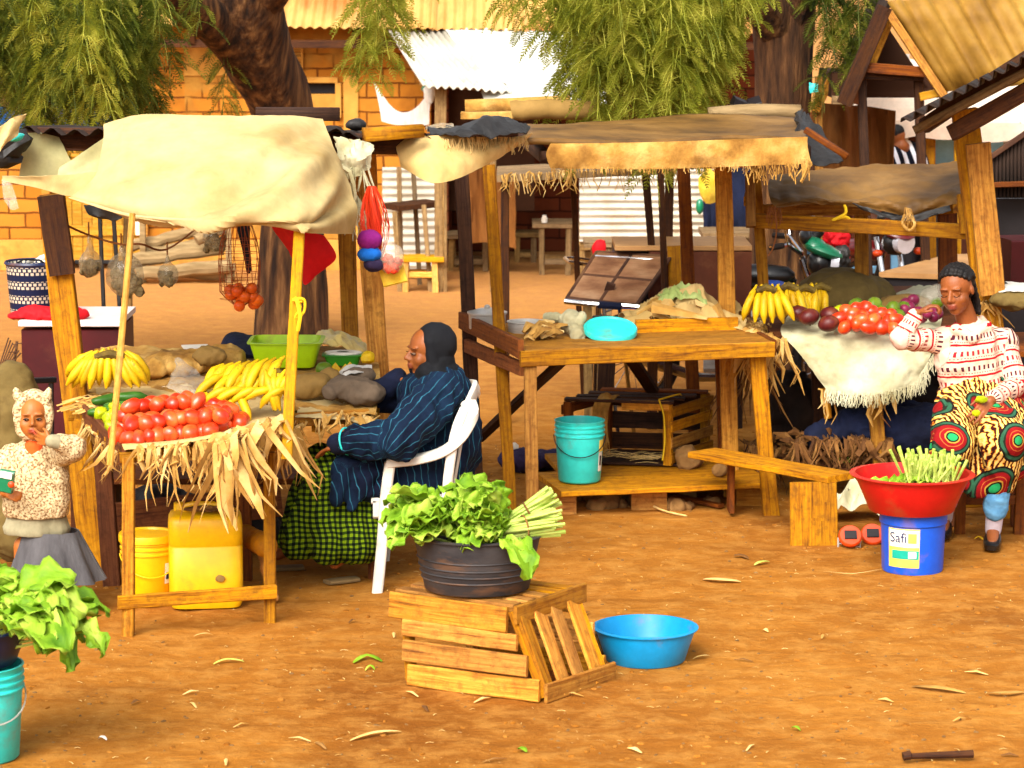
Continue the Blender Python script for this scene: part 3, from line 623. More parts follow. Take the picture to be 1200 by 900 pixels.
for k in range(6):
    a0 = e0.lerp(e2, k/6); a1 = e0.lerp(e2, (k+1)/6)+V(.05, 0, 0); a0.z += rnd(-.01, .01)
    corr(m, a0, a1, a0+V(0, 3.9, 1.62), a1+V(0, 3.9, 1.62), (a1.x-a0.x)/.085, .012, curl=.01)
m.build('roof', M['ochre_iron'], B)
m = MB(); wallbox(m, xl, XZ(905, 1, 28).x, 0, 3.4, 28.2, 28.35); m.build('rear_wall', M['brick_plain'], B)
# veranda room right of the wall
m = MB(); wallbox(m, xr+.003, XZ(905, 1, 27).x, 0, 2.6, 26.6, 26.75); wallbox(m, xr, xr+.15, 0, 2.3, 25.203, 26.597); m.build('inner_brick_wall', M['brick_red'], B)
# lean-to sheet and tarpaulin on poles in front of the building
T = thing('lean_to_awning', 'white corrugated iron sheet on poles leaning from the ochre roof eave', 'awning', (P(540, 110, 24).x, 23.8, 0))
m = MB(); corr(m, P(452, 32, 24.7), P(528, 33, 24.7), P(496, 101, 23.2), P(600, 108, 23.2), 11, .014, curl=.02); m.build('iron_sheet', M['white_iron'], T)
m = MB()
for x, w in ((514, .07), (521, .03), (578, .05)): a = P(x, 100, 23.4); m.beam((a.x, a.y, 0), a, w, .05, wob=.01)
m.beam(P(492, 96, 23.4), P(600, 106, 23.4), .04, .05, wob=.01); m.build('pole', M['wood_grey'], T)
m = MB(); sheet(m, [[(520, 32, 24.6), (580, 33, 24.6), (640, 34, 24.6), (700, 36, 24.6)], [(545, 62, 24.1), (590, 66, 24), (640, 64, 24), (700, 68, 24)], [(590, 98, 23.4), (620, 110, 23.3), (650, 106, 23.3), (710, 112, 23.3)]], 30, 14, .004, .03, 2.5)
m2 = MB(); sheet(m2, [[(560, 94, 23.5), (600, 98, 23.4), (650, 90, 23.5), (710, 96, 23.5)], [(570, 124, 23.1), (610, 120, 23.0), (660, 121, 23.0), (710, 120, 23.0)]], 30, 8, .004, .03, 3)
m.v += m2.v if False else []; tt = one(m, 'white_tarpaulin', M['white_tarp'], 'large white tarpaulin stretched below the ochre roof eave', 'tarpaulin'); one(m2, 'hanging_tarp_edge', M['white_tarp'], 'grey white tarpaulin flap sagging over the stall roofs', 'tarpaulin')
m = MB(); sheet(m, [[(438, 96, 24.2), (462, 128, 24.2), (485, 128, 24.2), (510, 98, 24.2)], [(444, 122, 24.2), (462, 140, 24.2), (485, 143, 24.2), (504, 122, 24.2)], [(447, 142, 24.2), (462, 146, 24.2), (485, 148, 24.2), (503, 146, 24.2)]], 20, 8, .004, .012, 6)
one(m, 'hanging_cloth', M['white_cloth'], 'white striped cloth hung by two corners in front of the brick wall', 'cloth')
m = MB(); m.ell(P(500, 104, 24), (.05, .05, .03), disp=.3); one(m, 'knitted_hat', M['moto_green'], 'small green cap on the pole by the hung white cloth', 'cap')
m = MB(); m.ell(P(503, 110, 23.9), (.05, .03, .09), disp=.4); m.build('rag', M['white_cloth'], T)
# block in shade colour for the dark opening under the lean-to
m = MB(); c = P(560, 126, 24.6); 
m.box((c.x, 25.6, 1.2), (1.0, .5, 1.4)); one(m, 'dark_opening', M['interior'], 'dark brown block added for the shaded opening under the white iron lean-to', 'shelf')
# partition shacks
def corrwall(name, label, x0, x1, yt, yb, Y, waves, mat, horizontal=True, tilt=0):
    S = thing(name, label, 'wall', XZ((x0+x1)/2, 0, Y)); m = MB()
    a, b, c, d = P(x0, yt, Y), P(x0, yb, Y), P(x1, yt+tilt, Y), P(x1, yb+tilt, Y)
    corr(m, a, b, c, d, waves, .014, nv=6, curl=.008); m.build('iron_sheet', mat, S); return S
S = corrwall('iron_partition', 'pale corrugated iron wall with horizontal ribs behind the tall stool', 448, 519, 196, 318, 24.3, 13, M['white_iron'])
m = MB(); a = P(519, 196, 24.25); m.beam((a.x, a.y, 0), a, .045, .06, wob=.01); m.build('post', M['wood_pale'], S)
S = corrwall('iron_screen', 'bright corrugated iron wall standing behind the middle stall posts', 679, 868, 198, 283, 23.0, 10, M['white_iron'])
m = MB()
for x, w in ((683, .05), (755, .06), (862, .06)): a = P(x, 196, 23.06); m.beam((a.x, 23.06, 0), (a.x, 23.06, a.z), w, .05, wob=.01)
m.beam(P(676, 290, 23.05), P(870, 275, 23.05), .04, .05, wob=.015); m.build('frame', M['wood_grey'], S)
# curtain, bench tables, stools in the veranda
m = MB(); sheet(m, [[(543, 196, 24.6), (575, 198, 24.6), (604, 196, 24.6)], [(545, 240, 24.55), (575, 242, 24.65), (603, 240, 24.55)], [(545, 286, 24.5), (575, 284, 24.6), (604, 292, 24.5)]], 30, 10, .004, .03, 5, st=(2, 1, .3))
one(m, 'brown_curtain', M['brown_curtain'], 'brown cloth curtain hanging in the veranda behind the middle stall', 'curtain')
def table(name, label, cat, px0, px1, ytop, Y, depth, mat, hleg=None, rail=.25, th=.04, leg=.05, base=None):
    z = P(px0, ytop, Y).z; x0, x1 = XZ(px0, z, Y).x, XZ(px1, z, Y).x; z0 = base or 0
    t = thing(name, label, cat, ((x0+x1)/2, Y+depth/2, z0)); m = MB(); k = max(1, int(depth/.16))
    for i in range(k): yy = Y+depth*(i+.5)/k; m.beam((x0-.03, yy, z-th/2), (x1+.03, yy, z-th/2), depth/k-.006, th, wob=.003)
    m.build('tabletop', mat, t)
    for x in (x0+.05, x1-.05):
        for y in (Y+.05, Y+depth-.05): q = MB(); q.beam((x+rnd(-.015, .015), y, z0), (x, y, z-th), leg, leg, wob=.006); q.build('leg', mat, t)
    for yy in (Y+.05, Y+depth-.05): q = MB(); q.beam((x0+.05, yy, z0+z*rail), (x1-.05, yy, z0+z*rail), .025, .05, wob=.004); q.build('rail', mat, t)
    return t
table('wooden_table', 'small wooden table with a pale jar on it against the red brick wall', 'table', 628, 674, 262, 24.6, .5, M['wood_grey'])
m = MB(); c = P(638, 262, 24.7); m.lathe([(0, 0), (.025, 0), (.027, .05), (.018, .06), (.018, .075), (0, .076)], c, 12); one(m, 'glass_jar', M['paper'], 'small pale jar standing on the veranda table', 'jar')
table('wooden_bench', 'rough wooden bench standing under the brown curtain', 'bench', 523, 575, 275, 24.9, .4, M['wood_grey'])
table('low_bench', 'low wooden bench at the back of the dark veranda', 'bench', 600, 632, 273, 25.6, .35, M['wood_grey'])
T = thing('tall_stool', 'tall splayed wooden stand with dark top before the pale iron partition', 'stand', XZ(485, 0, 23.6)); z = P(480, 238, 23.6).z
m = MB(); m.beam(P(458, 243, 23.55), P(508, 238, 23.75), .3, .045, wob=.004); m.build('seat', M['wood_dark'], T)
for a, b in (((463, 248, 23.5), (469, 318, 23.4)), ((468, 196, 23.7), (470, 300, 23.8)), ((497, 240, 23.5), (504, 320, 23.4)), ((484, 196, 23.8), (492, 318, 23.9))):
    m = MB(); q = P(*b); m.beam(P(*a), (q.x, q.y, 0), .04, .04, wob=.006); m.build('leg', M['wood_grey'], T)
table('side_bench', 'short bench beside the tall wooden stand', 'bench', 468, 516, 302, 23.3, .3, M['wood_pale'], rail=.5)
# firewood poles stacked at the wall
lg = 'rough grey poles stacked against the brick wall'
for i, (x0, y0, x1, y1, r) in enumerate(((150, 290, 240, 268, .055), (152, 306, 262, 290, .06), (160, 322, 268, 312, .06), (170, 298, 250, 282, .05), (185, 318, 275, 322, .055), (230, 282, 262, 268, .05))):
    m = MB(); a, b = P(x0, y0, 24.2-.12*(i % 3)), P(x1, y1, 24.3-.12*(i % 3)); pts = [a.lerp(b, t/8)+V(0, 0, .02*nz((t, i, 0), .5)) for t in range(9)]
    m.tube(pts, [r*(1+.15*nz((t, i, 4), .9)) for t in range(9)], 10); one(m, 'log', M['log'], lg, 'log', 'logs stacked at the brick wall')
m = MB(); m.beam((P(160, 0, 24).x, 24.1, 0), (P(160, 0, 24).x, 24.1, .62), .05, .05); m.beam((P(262, 0, 24).x, 24.1, 0), (P(262, 0, 24).x, 24.1, .62), .05, .05)
m.beam((P(156, 0, 24).x, 24.12, .1), (P(270, 0, 24).x, 24.12, .13), .05, .06); one(m, 'log_rack', M['log'], 'low wooden rack that holds the stack of grey poles', 'rack')
# ------------------------------------------------------------------ pepper trees
def frond(m, p, d, L, n=13, lw=.0085, ll=.05, side=None):
    """drooping pinnate leaf"""
    pts = []; q = Vector(p); v = Vector(d).normalized(); st = L/n
    s_ = Vector(side) if side else V(rnd(-1, 1), rnd(-1, 1), 0)
    for i in range(n+1): pts.append(q.copy()); q = q+v*st; v = (v+V(0, 0, -.10)).normalized()
    m.tube(pts[::3]+[pts[-1]], .0016, 3, cap=False)
    for i in range(1, n+1):
        t = (pts[i]-pts[i-1]).normalized(); sd = (s_-t*s_.dot(t)).normalized(); l = ll*math.sin(PI*(.18+.75*i/n))*rnd(.85, 1.1)
        for sg in (-1, 1):
            dv = (sd*sg+t*.75+V(rnd(-.1, .1), rnd(-.1, .1), rnd(-.15, .1))).normalized(); w = t.cross(dv).cross(dv).normalized()*lw*.5
            a = pts[i]; m.add([a, a+dv*l*.45+w, a+dv*l, a+dv*l*.45-w], [[0, 1, 2, 3]])
def crown(name, mat, parent, specs, n_hang, seed, lw=.0095):
    global R; keep = R; R = random.Random(seed); m = MB(); tw = MB()
    for (cx, cy, w, h, Y, dY, num) in specs:
        num = int(num*.44)          # hanging curtain blocks: photo box centre, size in px, depth
        for i in range(num):
            px = cx+R.gauss(0, .30)*w; top = cy-h*.5+abs(R.gauss(0, .22))*h; Yk = Y+rnd(-dY, dY); p = P(px, top, Yk); L = rnd(.25, .95)*h/F*Yk
            pts = [p]; q = p.copy(); v = V(rnd(-.25, .25), rnd(-.2, .2), -1).normalized()
            k = max(2, int(L/.055))
            for j in range(k): q = q+v*.055; v = (v+V(rnd(-.12, .12), rnd(-.1, .1), -.1)).normalized(); pts.append(q.copy())
            m.tube(pts, .0025, 4, cap=False)
            for j in range(0, k):
                for _ in range(n_hang):
                    a = rnd(0, 2*PI); d = V(math.cos(a), math.sin(a)*.8, rnd(-.9, .1)); frond(m, pts[j], d, rnd(.14, .27), n=12, lw=lw, side=V(math.sin(a), -math.cos(a), 0).lerp(V(1, 0, 0), .5))
    c = m.build(name, mat, parent, smooth=False); R = keep; return c
def trunk(m, pts, rr, n=20, rough=.10):
    pts = [Vector(p) for p in pts]; K = 26; P2 = [cr(pts, i/K) for i in range(K+1)]; RR = [cr([V(r, 0, 0) for r in rr], i/K).x for i in range(K+1)]; rings = []
    for i in range(K+1):
        t = (P2[min(i+1, K)]-P2[max(i-1, 0)]).normalized(); x = t.cross(V(0, 1, 0)).normalized(); y = t.cross(x)
        rings.append([P2[i]+(x*math.cos(2*PI*j/n)+y*math.sin(2*PI*j/n))*RR[i]*(1+rough*nz((math.cos(2*PI*j/n)*2, math.sin(2*PI*j/n)*2, i*.16), 1.2, pts[0].x)+.05*nz((j*1.3, i*.3, 0), 1.5)) for j in range(n)])
    m.rings(rings)
T1 = thing('pepper_tree', 'dark leaning tree trunk rising behind the left stall with fronds hanging on both sides', 'tree', G(342, 396))
b = G(342, 400); D = b.y
m = MB(); trunk(m, [b-V(0, 0, .1), P(342, 300, D), P(343, 200, D), P(328, 120, D-.2), P(300, 60, D-.5), P(285, 0, D-.8), P(292, -70, D-1)], [.29, .235, .225, .225, .25, .27, .22], 24)
trunk(m, [P(318, 100, D-.3), P(285, 62, D-.6), P(245, 22, D-1), P(190, -12, D-1.6), P(110, -40, D-2.6), P(20, -60, D-3.6)], [.15, .16, .155, .14, .12, .08], 18)
trunk(m, [P(300, 0, D-.8), P(360, -60, D-1.4), P(430, -80, D-2.6), P(520, -95, D-3.6)], [.18, .14, .10, .05], 14); m.build('trunk', M['bark'], T1)
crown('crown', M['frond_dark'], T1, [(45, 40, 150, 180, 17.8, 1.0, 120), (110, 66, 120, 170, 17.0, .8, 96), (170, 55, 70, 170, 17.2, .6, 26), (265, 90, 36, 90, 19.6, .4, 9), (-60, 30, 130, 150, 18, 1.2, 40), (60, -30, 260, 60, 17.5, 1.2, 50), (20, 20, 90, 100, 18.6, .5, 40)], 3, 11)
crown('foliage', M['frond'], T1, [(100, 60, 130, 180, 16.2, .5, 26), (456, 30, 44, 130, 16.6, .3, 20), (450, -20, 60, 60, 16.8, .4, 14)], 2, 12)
T2 = thing('pepper_tree', 'broad tree trunk behind the middle stall under a curtain of bright green fronds', 'tree', G(914, 440)); b = G(914, 440); D = b.y
m = MB(); trunk(m, [b-V(0, 0, .1), P(914, 380, D), P(912, 280, D), P(914, 180, D), P(917, 90, D), P(918, 0, D), P(925, -80, D-.2)], [.26, .215, .19, .19, .185, .21, .20], 24)
trunk(m, [P(915, 40, D), P(860, -40, D-.6), P(780, -75, D-1.6), P(690, -85, D-2.4), P(600, -80, D-3)], [.14, .14, .11, .08, .04], 14)
trunk(m, [P(922, 30, D), P(960, -50, D-.2), P(1010, -80, D+.4)], [.14, .11, .06], 12); m.build('trunk', M['bark'], T2)
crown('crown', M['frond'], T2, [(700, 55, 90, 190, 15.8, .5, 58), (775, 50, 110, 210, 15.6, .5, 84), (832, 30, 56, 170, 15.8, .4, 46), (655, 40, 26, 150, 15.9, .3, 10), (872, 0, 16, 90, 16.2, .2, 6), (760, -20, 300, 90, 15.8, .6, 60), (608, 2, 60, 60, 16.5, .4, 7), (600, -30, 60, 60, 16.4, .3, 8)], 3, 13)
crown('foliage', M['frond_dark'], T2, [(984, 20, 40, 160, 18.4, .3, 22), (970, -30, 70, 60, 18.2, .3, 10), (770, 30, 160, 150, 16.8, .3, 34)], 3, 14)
def part(name, mat, parent, fn, **k):
    m = MB(); fn(m); return m.build(name, mat, parent, **k)
def bm(name, mat, parent, a, b, w, h, **k):
    a = a if isinstance(a, Vector) else P(*a); b = b if isinstance(b, Vector) else P(*b); k.setdefault('wob', .006)
    m = MB(); m.beam(a, b, w, h, **k); return m.build(name, mat, parent)
def foot(p, px=None):
    return V(p.x, p.y, -.03)
# =================================================================== LEFT STALL
SA = thing('market_stall', 'left fruit stall of rough yellow posts under the cream canvas', 'market stall', (-1.3, 12.8, 0))
g = G(150, 744); bm('leg', M['wood'], SA, V(g.x, g.y, -.02), P(151, 535, g.y), .05, .05)
g2 = G(316, 729); bm('leg', M['wood'], SA, V(g2.x, g2.y, -.02), P(315, 530, g2.y), .05, .05)
bm('rail', M['wood'], SA, P(138, 707, g.y-.04), P(324, 693, g2.y-.04), .02, .058)
g3 = G(112, 668); bm('post', M['wood'], SA, V(g3.x, g3.y, -.02), P(60, 228, g3.y), .115, .07, up=(0, -1, 0))
bm('upper_post_piece', M['wood_dark'], SA, P(59, 229, g3.y-.06), P(73, 322, g3.y-.06), .118, .03, up=(0, -1, 0))  # dark board over the upper half of the post gives it a darker tone
g4 = G(455, 622); bm('post', M['wood'], SA, V(g4.x, g4.y, -.02), P(426, 160, g4.y), .10, .07, up=(0, -1, 0))
g5 = G(417, 590); bm('post', M['wood'], SA, V(g5.x, g5.y, -.02), P(403, 170, g5.y), .085, .06, up=(0, -1, 0))
g6 = G(92, 640); bm('post', M['wood_red'], SA, V(g6.x, g6.y, -.02), P(92, 420, g6.y+.3), .07, .06)
bm('leg', M['wood_red'], SA, V(P(128, 600, 12.3).x, 12.35, -.02), P(120, 520, 12.35), .08, .05, up=(0, -1, 0))
for px, Y in ((300, 13.6), (285, 12.45), (438, 12.5)):
    q = XZ(px, .7, Y); bm('leg', M['wood_red'], SA, V(q.x, Y, -.02), q, .06, .06)
bm('pole', M['wood_pale'], SA, P(129, 545, 11.38), P(155, 250, 11.55), .026, .026, bev=.009)
bm('pole', M['wood_pale'], SA, P(336, 538, 11.46), P(351, 268, 11.6), .045, .03)
bm('rail', M['wood_red'], SA, P(118, 610, 12.5), P(330, 586, 12.6), .03, .15)
bm('rail', M['wood'], SA, P(140, 536, 11.42), P(334, 521, 11.55), .03, .045)
bm('rail', M['wood'], SA, P(345, 492, 12.36), P(432, 486, 12.44), .03, .06)
bm('rail', M['wood'], SA, P(372, 500, 12.4), P(378, 494, 13.9), .05, .05)
bm('rail', M['wood'], SA, P(92, 500, 12.3), P(105, 440, 13.9), .04, .06)
# sloping tray boards and flat top
def slab(m, a, b, c, d, k, th=.02):
    """planks from edge a-b to edge d-c"""
    for i in range(k):
        p0 = a.lerp(b, (i+.5)/k); p1 = d.lerp(c, (i+.5)/k); w = (b-a).length/k-.006; n = (b-a).cross(d-a).normalized()
        m.beam(p0, p1, w, th, up=n, wob=.002)
ta, tb, tc_, td = P(142, 531, 11.45), P(334, 512, 11.58), XZ(345, .765, 12.42), XZ(98, .765, 12.4)
part('display_tray', M['wood'], SA, lambda m: slab(m, ta, td, tc_, tb, 6))
a_, b_, c_, d_ = XZ(82, .74, 12.42), XZ(444, .74, 12.42), XZ(440, .83, 14.0), XZ(110, .83, 14.0)
part('tabletop', M['wood'], SA, lambda m: slab(m, a_, d_, c_, b_, 8))
bm('side_board', M['wood_red'], SA, P(99, 487, 12.3), P(146, 536, 11.42), .02, .09)
# roof of dark iron and cross poles
def roof(m):
    pts = [(26, 150, 12.55), (130, 158, 12.45), (300, 140, 12.5), (400, 158, 12.6), (500, 160, 12.8)]
    for i in range(4):
        a, b = P(*pts[i]), P(*pts[i+1]); corr(m, a, b+V(.03, 0, 0), a+V(0, 1.9, -.12), b+V(.03, 1.9, -.12), (b.x-a.x)/.1, .016, curl=.015)
part('roof', M['dark_iron'], SA, roof)
bm('roof_beam', M['wood_dark'], SA, P(28, 160, 12.7), P(512, 170, 12.9), .08, .09)
bm('roof_beam', M['wood_dark'], SA, P(40, 166, 14.2), P(505, 172, 14.3), .08, .08)
bm('roof_beam', M['wood_dark'], SA, P(300, 133, 12.9), P(398, 134, 12.9), .05, .06)
bm('roof_beam', M['wood'], SA, P(426, 158, 12.6), P(495, 153, 12.7), .05, .06)
# canvas
m = MB()
sheet(m, [[(122, 146, 12.5), (165, 134, 12.4), (230, 134, 12.35), (300, 136, 12.35), (345, 136, 12.4), (378, 140, 12.5)],
          [(120, 170, 12.2), (168, 168, 12.1), (240, 172, 12.0), (310, 170, 12.0), (352, 172, 12.1), (392, 176, 12.3)],
          [(112, 205, 12.0), (165, 212, 11.8), (240, 216, 11.7), (310, 214, 11.7), (362, 212, 11.8), (408, 214, 12.2)],
          [(90, 226, 11.9), (165, 246, 11.62), (245, 256, 11.5), (318, 256, 11.5), (368, 256, 11.6), (418, 244, 12.1)],
          [(80, 232, 11.9), (162, 256, 11.6), (245, 264, 11.55), (312, 264, 11.55), (365, 273, 11.6), (412, 274, 12.05)]], 90, 60, .004, .007, 2.6, crease=((.14, .86, .62, .42, .045, .10), (.30, .95, .92, .30, .045, -.085), (.1, .55, .5, .12, .05, .03), (.55, .98, 1.0, .62, .045, .09), (.02, .9, .3, .7, .03, .07), (.4, .75, .62, .3, .03, .03), (.75, .9, .98, .35, .03, -.06), (.3, .55, .75, .1, .04, -.025), (.18, .97, .8, .80, .03, .035), (.6, .3, .95, .12, .03, .02), (.12, .1, .13, .7, .03, -.03)))
CAN = one(m, 'awning_canvas', M['awning'], 'big cream canvas draped over the front of the left stall roof', 'awning')
m = MB(); sheet(m, [[(125, 200, 12.05), (85, 205, 12.15), (40, 206, 12.3), (3, 206, 12.4)], [(125, 215, 12.0), (88, 216, 12.1), (45, 212, 12.3), (3, 209, 12.4)], [(112, 232, 11.95), (80, 230, 12.1), (42, 220, 12.3), (2, 212, 12.4)]], 26, 12, .004, .01, 5)
m.build('corner_tail', M['awning'], CAN)
m = MB(); sheet(m, [[(28, 156, 12.6), (50, 156, 12.6), (70, 160, 12.65)], [(26, 180, 12.6), (56, 184, 12.6), (82, 186, 12.6)], [(22, 208, 12.6), (60, 209, 12.6), (96, 206, 12.6)]], 16, 10, .003, .01, 5)
one(m, 'gauze_sheet', M['mesh'], 'flat pale green gauze hanging at the left end of the canvas tail', 'cloth')
m = MB(); sheet(m, [[(70, 196, 12.4), (95, 180, 12.4), (124, 160, 12.4)], [(66, 206, 12.35), (98, 196, 12.4), (124, 180, 12.4)], [(52, 208, 12.35), (98, 206, 12.35), (124, 198, 12.4)]], 18, 10, .003, .012, 6)
one(m, 'gauze_sheet', M['mesh'], 'twisted strip of pale gauze running up to the cream canvas', 'cloth')
m = MB(); sheet(m, [[(0, 152, 12.2), (14, 138, 12.3), (32, 134, 12.4)], [(-4, 172, 12.2), (10, 160, 12.2), (26, 146, 12.4)], [(-8, 186, 12.2), (6, 172, 12.2), (20, 158, 12.3)]], 12, 10, .004, .012, 7)
one(m, 'folded_cloth', M['awning2'], 'rumpled beige cloth hooked over the far left end of the stall roof', 'cloth')
m = MB(); m.ell(P(14, 170, 12.5), (.09, .07, .06), (0, -.6, 0), disp=.5, ds=10); m.ell(P(0, 184, 12.5), (.08, .06, .05), disp=.5); one(m, 'black_bag', M['black_plastic'], 'crumpled black plastic tied at the left end of the roof', 'bag')
m = MB(); m.ell(P(19, 161, 12.38), (.035, .03, .016), (0, -.3, 0), disp=.3); one(m, 'turquoise_rag', M['teal'], 'small turquoise scrap on the crumpled black plastic', 'rag')
m = MB(); sheet(m, [[(2, 212, 12.2), (8, 212, 12.2), (14, 216, 12.2)], [(4, 232, 12.2), (12, 236, 12.2), (20, 236, 12.2)], [(8, 240, 12.2), (14, 246, 12.2), (22, 244, 12.2)]], 8, 8, .003, .01, 8); one(m, 'plastic_scrap', M['poly'], 'torn clear plastic hanging from the tip of the canvas tail', 'plastic')
m = MB(); sheet(m, [[(98, 240, 12.6), (120, 243, 12.5), (144, 252, 12.4)], [(104, 252, 12.5), (124, 255, 12.5), (142, 255, 12.4)], [(112, 254, 12.6), (126, 258, 12.5), (138, 257, 12.4)]], 10, 6, .004, .01, 8); one(m, 'dark_sack', M['black_plastic'], 'dark sack slumped under the canvas edge beside the thin pole', 'sack')
# second canvas, torn plastic, black sheet on the roof end
m = MB(); sheet(m, [[(462, 160, 12.9), (500, 158, 12.8), (545, 160, 12.9), (585, 162, 13.1), (624, 156, 13.3)], [(466, 182, 12.8), (500, 186, 12.7), (545, 182, 12.8), (585, 172, 13.0), (622, 160, 13.3)], [(470, 196, 12.8), (500, 212, 12.65), (530, 211, 12.7), (570, 194, 12.9), (618, 165, 13.3)]], 44, 16, .004, .012, 4)
fringe(m, [(520, 165, 12.78), (560, 162, 12.88), (600, 162, 13.1), (618, 162, 13.2)], 110, .055, .003)
C2 = one(m, 'beige_canvas', M['awning2'], 'beige canvas sagging between the left stall and the middle stall', 'awning')
m = MB(); sheet(m, [[(388, 158, 12.6), (415, 160, 12.5), (440, 166, 12.6)], [(394, 182, 12.5), (415, 186, 12.4), (438, 178, 12.5)], [(402, 206, 12.4), (416, 208, 12.4), (434, 196, 12.5)]], 16, 14, .004, .03, 9)
husks(m, [(408, 200, 12.4), (430, 190, 12.5)], 12, .20, .02); fringe(m, [(405, 210, 12.4), (425, 240, 12.45)], 60, .14, .004)
one(m, 'torn_sacking', M['sack'], 'torn pale sacking hanging in shreds from the right end of the cream canvas', 'sack')
m = MB(); sheet(m, [[(500, 148, 13.3), (530, 146, 13.4), (575, 142, 13.4), (620, 146, 13.5)], [(505, 152, 12.9), (535, 150, 12.9), (575, 134, 13.0), (622, 148, 13.2)], [(525, 158, 12.75), (550, 158, 12.75), (580, 156, 12.8), (616, 156, 13.0)]], 30, 12, .004, .03, 6)
one(m, 'black_sheet', M['black_plastic'], 'crumpled black plastic sheet lying on the roof above the beige canvas', 'plastic sheet')
m = MB(); sheet(m, [[(497, 148, 13.6), (512, 143, 13.7), (530, 145, 13.6)], [(500, 150, 13.2), (516, 147, 13.2), (534, 150, 13.2)]], 10, 6, .004, .02, 8); one(m, 'grey_plastic', M['poly_grey'], 'grey plastic lump on the roof beside the black sheet', 'plastic')
m = MB(); m.ell(P(417, 146, 13.1), (.05, .05, .028), disp=.2); one(m, 'dark_bowl', M['black_plastic'], 'small dark upturned bowl on the iron roof right of the canvas', 'bowl')
# display cloth, husk fringe
m = MB(); z0 = .02
sheet(m, [[XZ(112, .80, 12.9), XZ(220, .81, 12.9), XZ(345, .80, 12.9)], [XZ(118, .79, 12.4), XZ(220, .785, 12.4), XZ(344, .785, 12.4)], [P(146, 518, 11.6), P(236, 511, 11.62), P(336, 494, 11.7)], [P(143, 524, 11.43), P(236, 516, 11.45), P(337, 489, 11.52)], [P(146, 531, 11.40), P(236, 518, 11.42), P(338, 496, 11.50)]], 44, 34, .003, .008, 5)
m.v = [(x, y, z+.012) for x, y, z in m.v]; one(m, 'tray_cloth', M['awning2'], 'cream sacking lining the sloping tray under the tomatoes', 'cloth')
m = MB()
husks(m, [(160, 528, 11.4), (250, 520, 11.4), (332, 500, 11.5)], 60, .12, .024, .06, .8); husks(m, [(255, 515, 11.38), (300, 505, 11.42), (336, 492, 11.5)], 40, .22, .055, .05, .8, .05); husks(m, [(176, 528, 11.4), (250, 522, 11.4)], 30, .24, .03, .03, .25)
husks(m, [(252, 520, 11.36), (285, 512, 11.36)], 26, .34, .05, .02, .5, .07)
one(m, 'dry_leaf_fringe', M['husk'], 'dry banana leaves hanging in strips from the front edge of the left tray', 'dry leaves', kind='stuff')
m = MB(); husks(m, [(98, 492, 12.3), (120, 515, 11.9), (140, 532, 11.5)], 60, .14, .022, .05, .8, .03)
for k in range(50):
    c = XZ(rnd(66, 112), .80, rnd(12.2, 12.7)); a = rnd(-.6, .6); m.ribbon([c, c+V(.08*math.cos(a), .03, .02), c+V(.16*math.cos(a), .06*math.sin(a), 0)], rnd(.006, .016), nrm=(0, -.4, 1))
one(m, 'dry_leaf_bundle', M['husk'], 'dry banana leaves bunched over the left side board of the tray', 'dry leaves', kind='stuff')
m = MB(); husks(m, [(338, 510, 11.9), (346, 496, 12.35), (400, 488, 12.33), (438, 492, 12.4)], 46, .12, .03, .05, .8, .04); husks(m, [(336, 520, 11.7), (348, 500, 12.3)], 26, .26, .03, .03, .6)
one(m, 'dry_leaf_layer', M['husk'], 'dry leaf scraps sticking out below the table edge beside the seated woman', 'dry leaves', kind='stuff')
m = MB()
sheet(m, [[XZ(118, .86, 13.95), XZ(220, .86, 13.95), XZ(330, .86, 13.95), XZ(440, .86, 13.95)], [XZ(110, .845, 13.4), XZ(220, .85, 13.4), XZ(330, .86, 13.4), XZ(444, .85, 13.4)], [XZ(104, .815, 12.9), XZ(220, .83, 12.9), XZ(330, .83, 12.9), XZ(446, .82, 12.9)], [XZ(100, .775, 12.44), XZ(220, .79, 12.44), XZ(330, .785, 12.44), XZ(440, .78, 12.38)]], 50, 30, .003, .02, 6)
one(m, 'table_sacking', M['burlap'], 'brown sacking spread over the flat top of the left stall', 'sacking')
m = MB(); sheet(m, [[(352, 470, 12.6), (390, 468, 12.6), (430, 478, 12.6)], [(348, 484, 12.38), (392, 487, 12.36), (440, 496, 12.4)], [(346, 489, 12.34), (392, 491, 12.32), (438, 499, 12.36)]], 24, 10, .003, .01, 8); one(m, 'cloth_edge', M['awning'], 'cream cloth edge under the grey bundle beside the seated woman', 'cloth')

# ---------------- fruit makers
def banana_mesh(L=.19, r=.021, bend=1.0):
    m = MB(); pts, rr = [], []
    for i in range(11):
        t = i/10; a = (t-.2)*bend*1.1; pts.append(V(L*.9*math.sin(a)/max(bend, .1), 0, -L*.9*(1-math.cos(a))/max(bend, .1)*1.0))
        rr.append(r*(.28 if t < .02 else .42 if t < .15 else min(1, .42+(t-.15)*4) if t < .3 else 1 if t < .75 else max(.25, 1-(t-.75)*3.0)))
    m.tube(pts, rr, 7); me = m.build('banana', M['banana'], None, org=(0, 0, 0), shape=60); d = me.data; bpy.data.objects.remove(me)
    m = MB(); m.tube([pts[-1]-(pts[-1]-pts[-2])*.2, pts[-1]+(pts[-1]-pts[-2])*.25], [rr[-1]*1.05, rr[-1]*.6], 6); t_ = m.build('tip', M['banana_tip'], None, org=(0, 0, 0)); d2 = t_.data; bpy.data.objects.remove(t_)
    return d, d2
BAN = [banana_mesh(.19, .021, b) for b in (.7, 1.0, 1.3)]
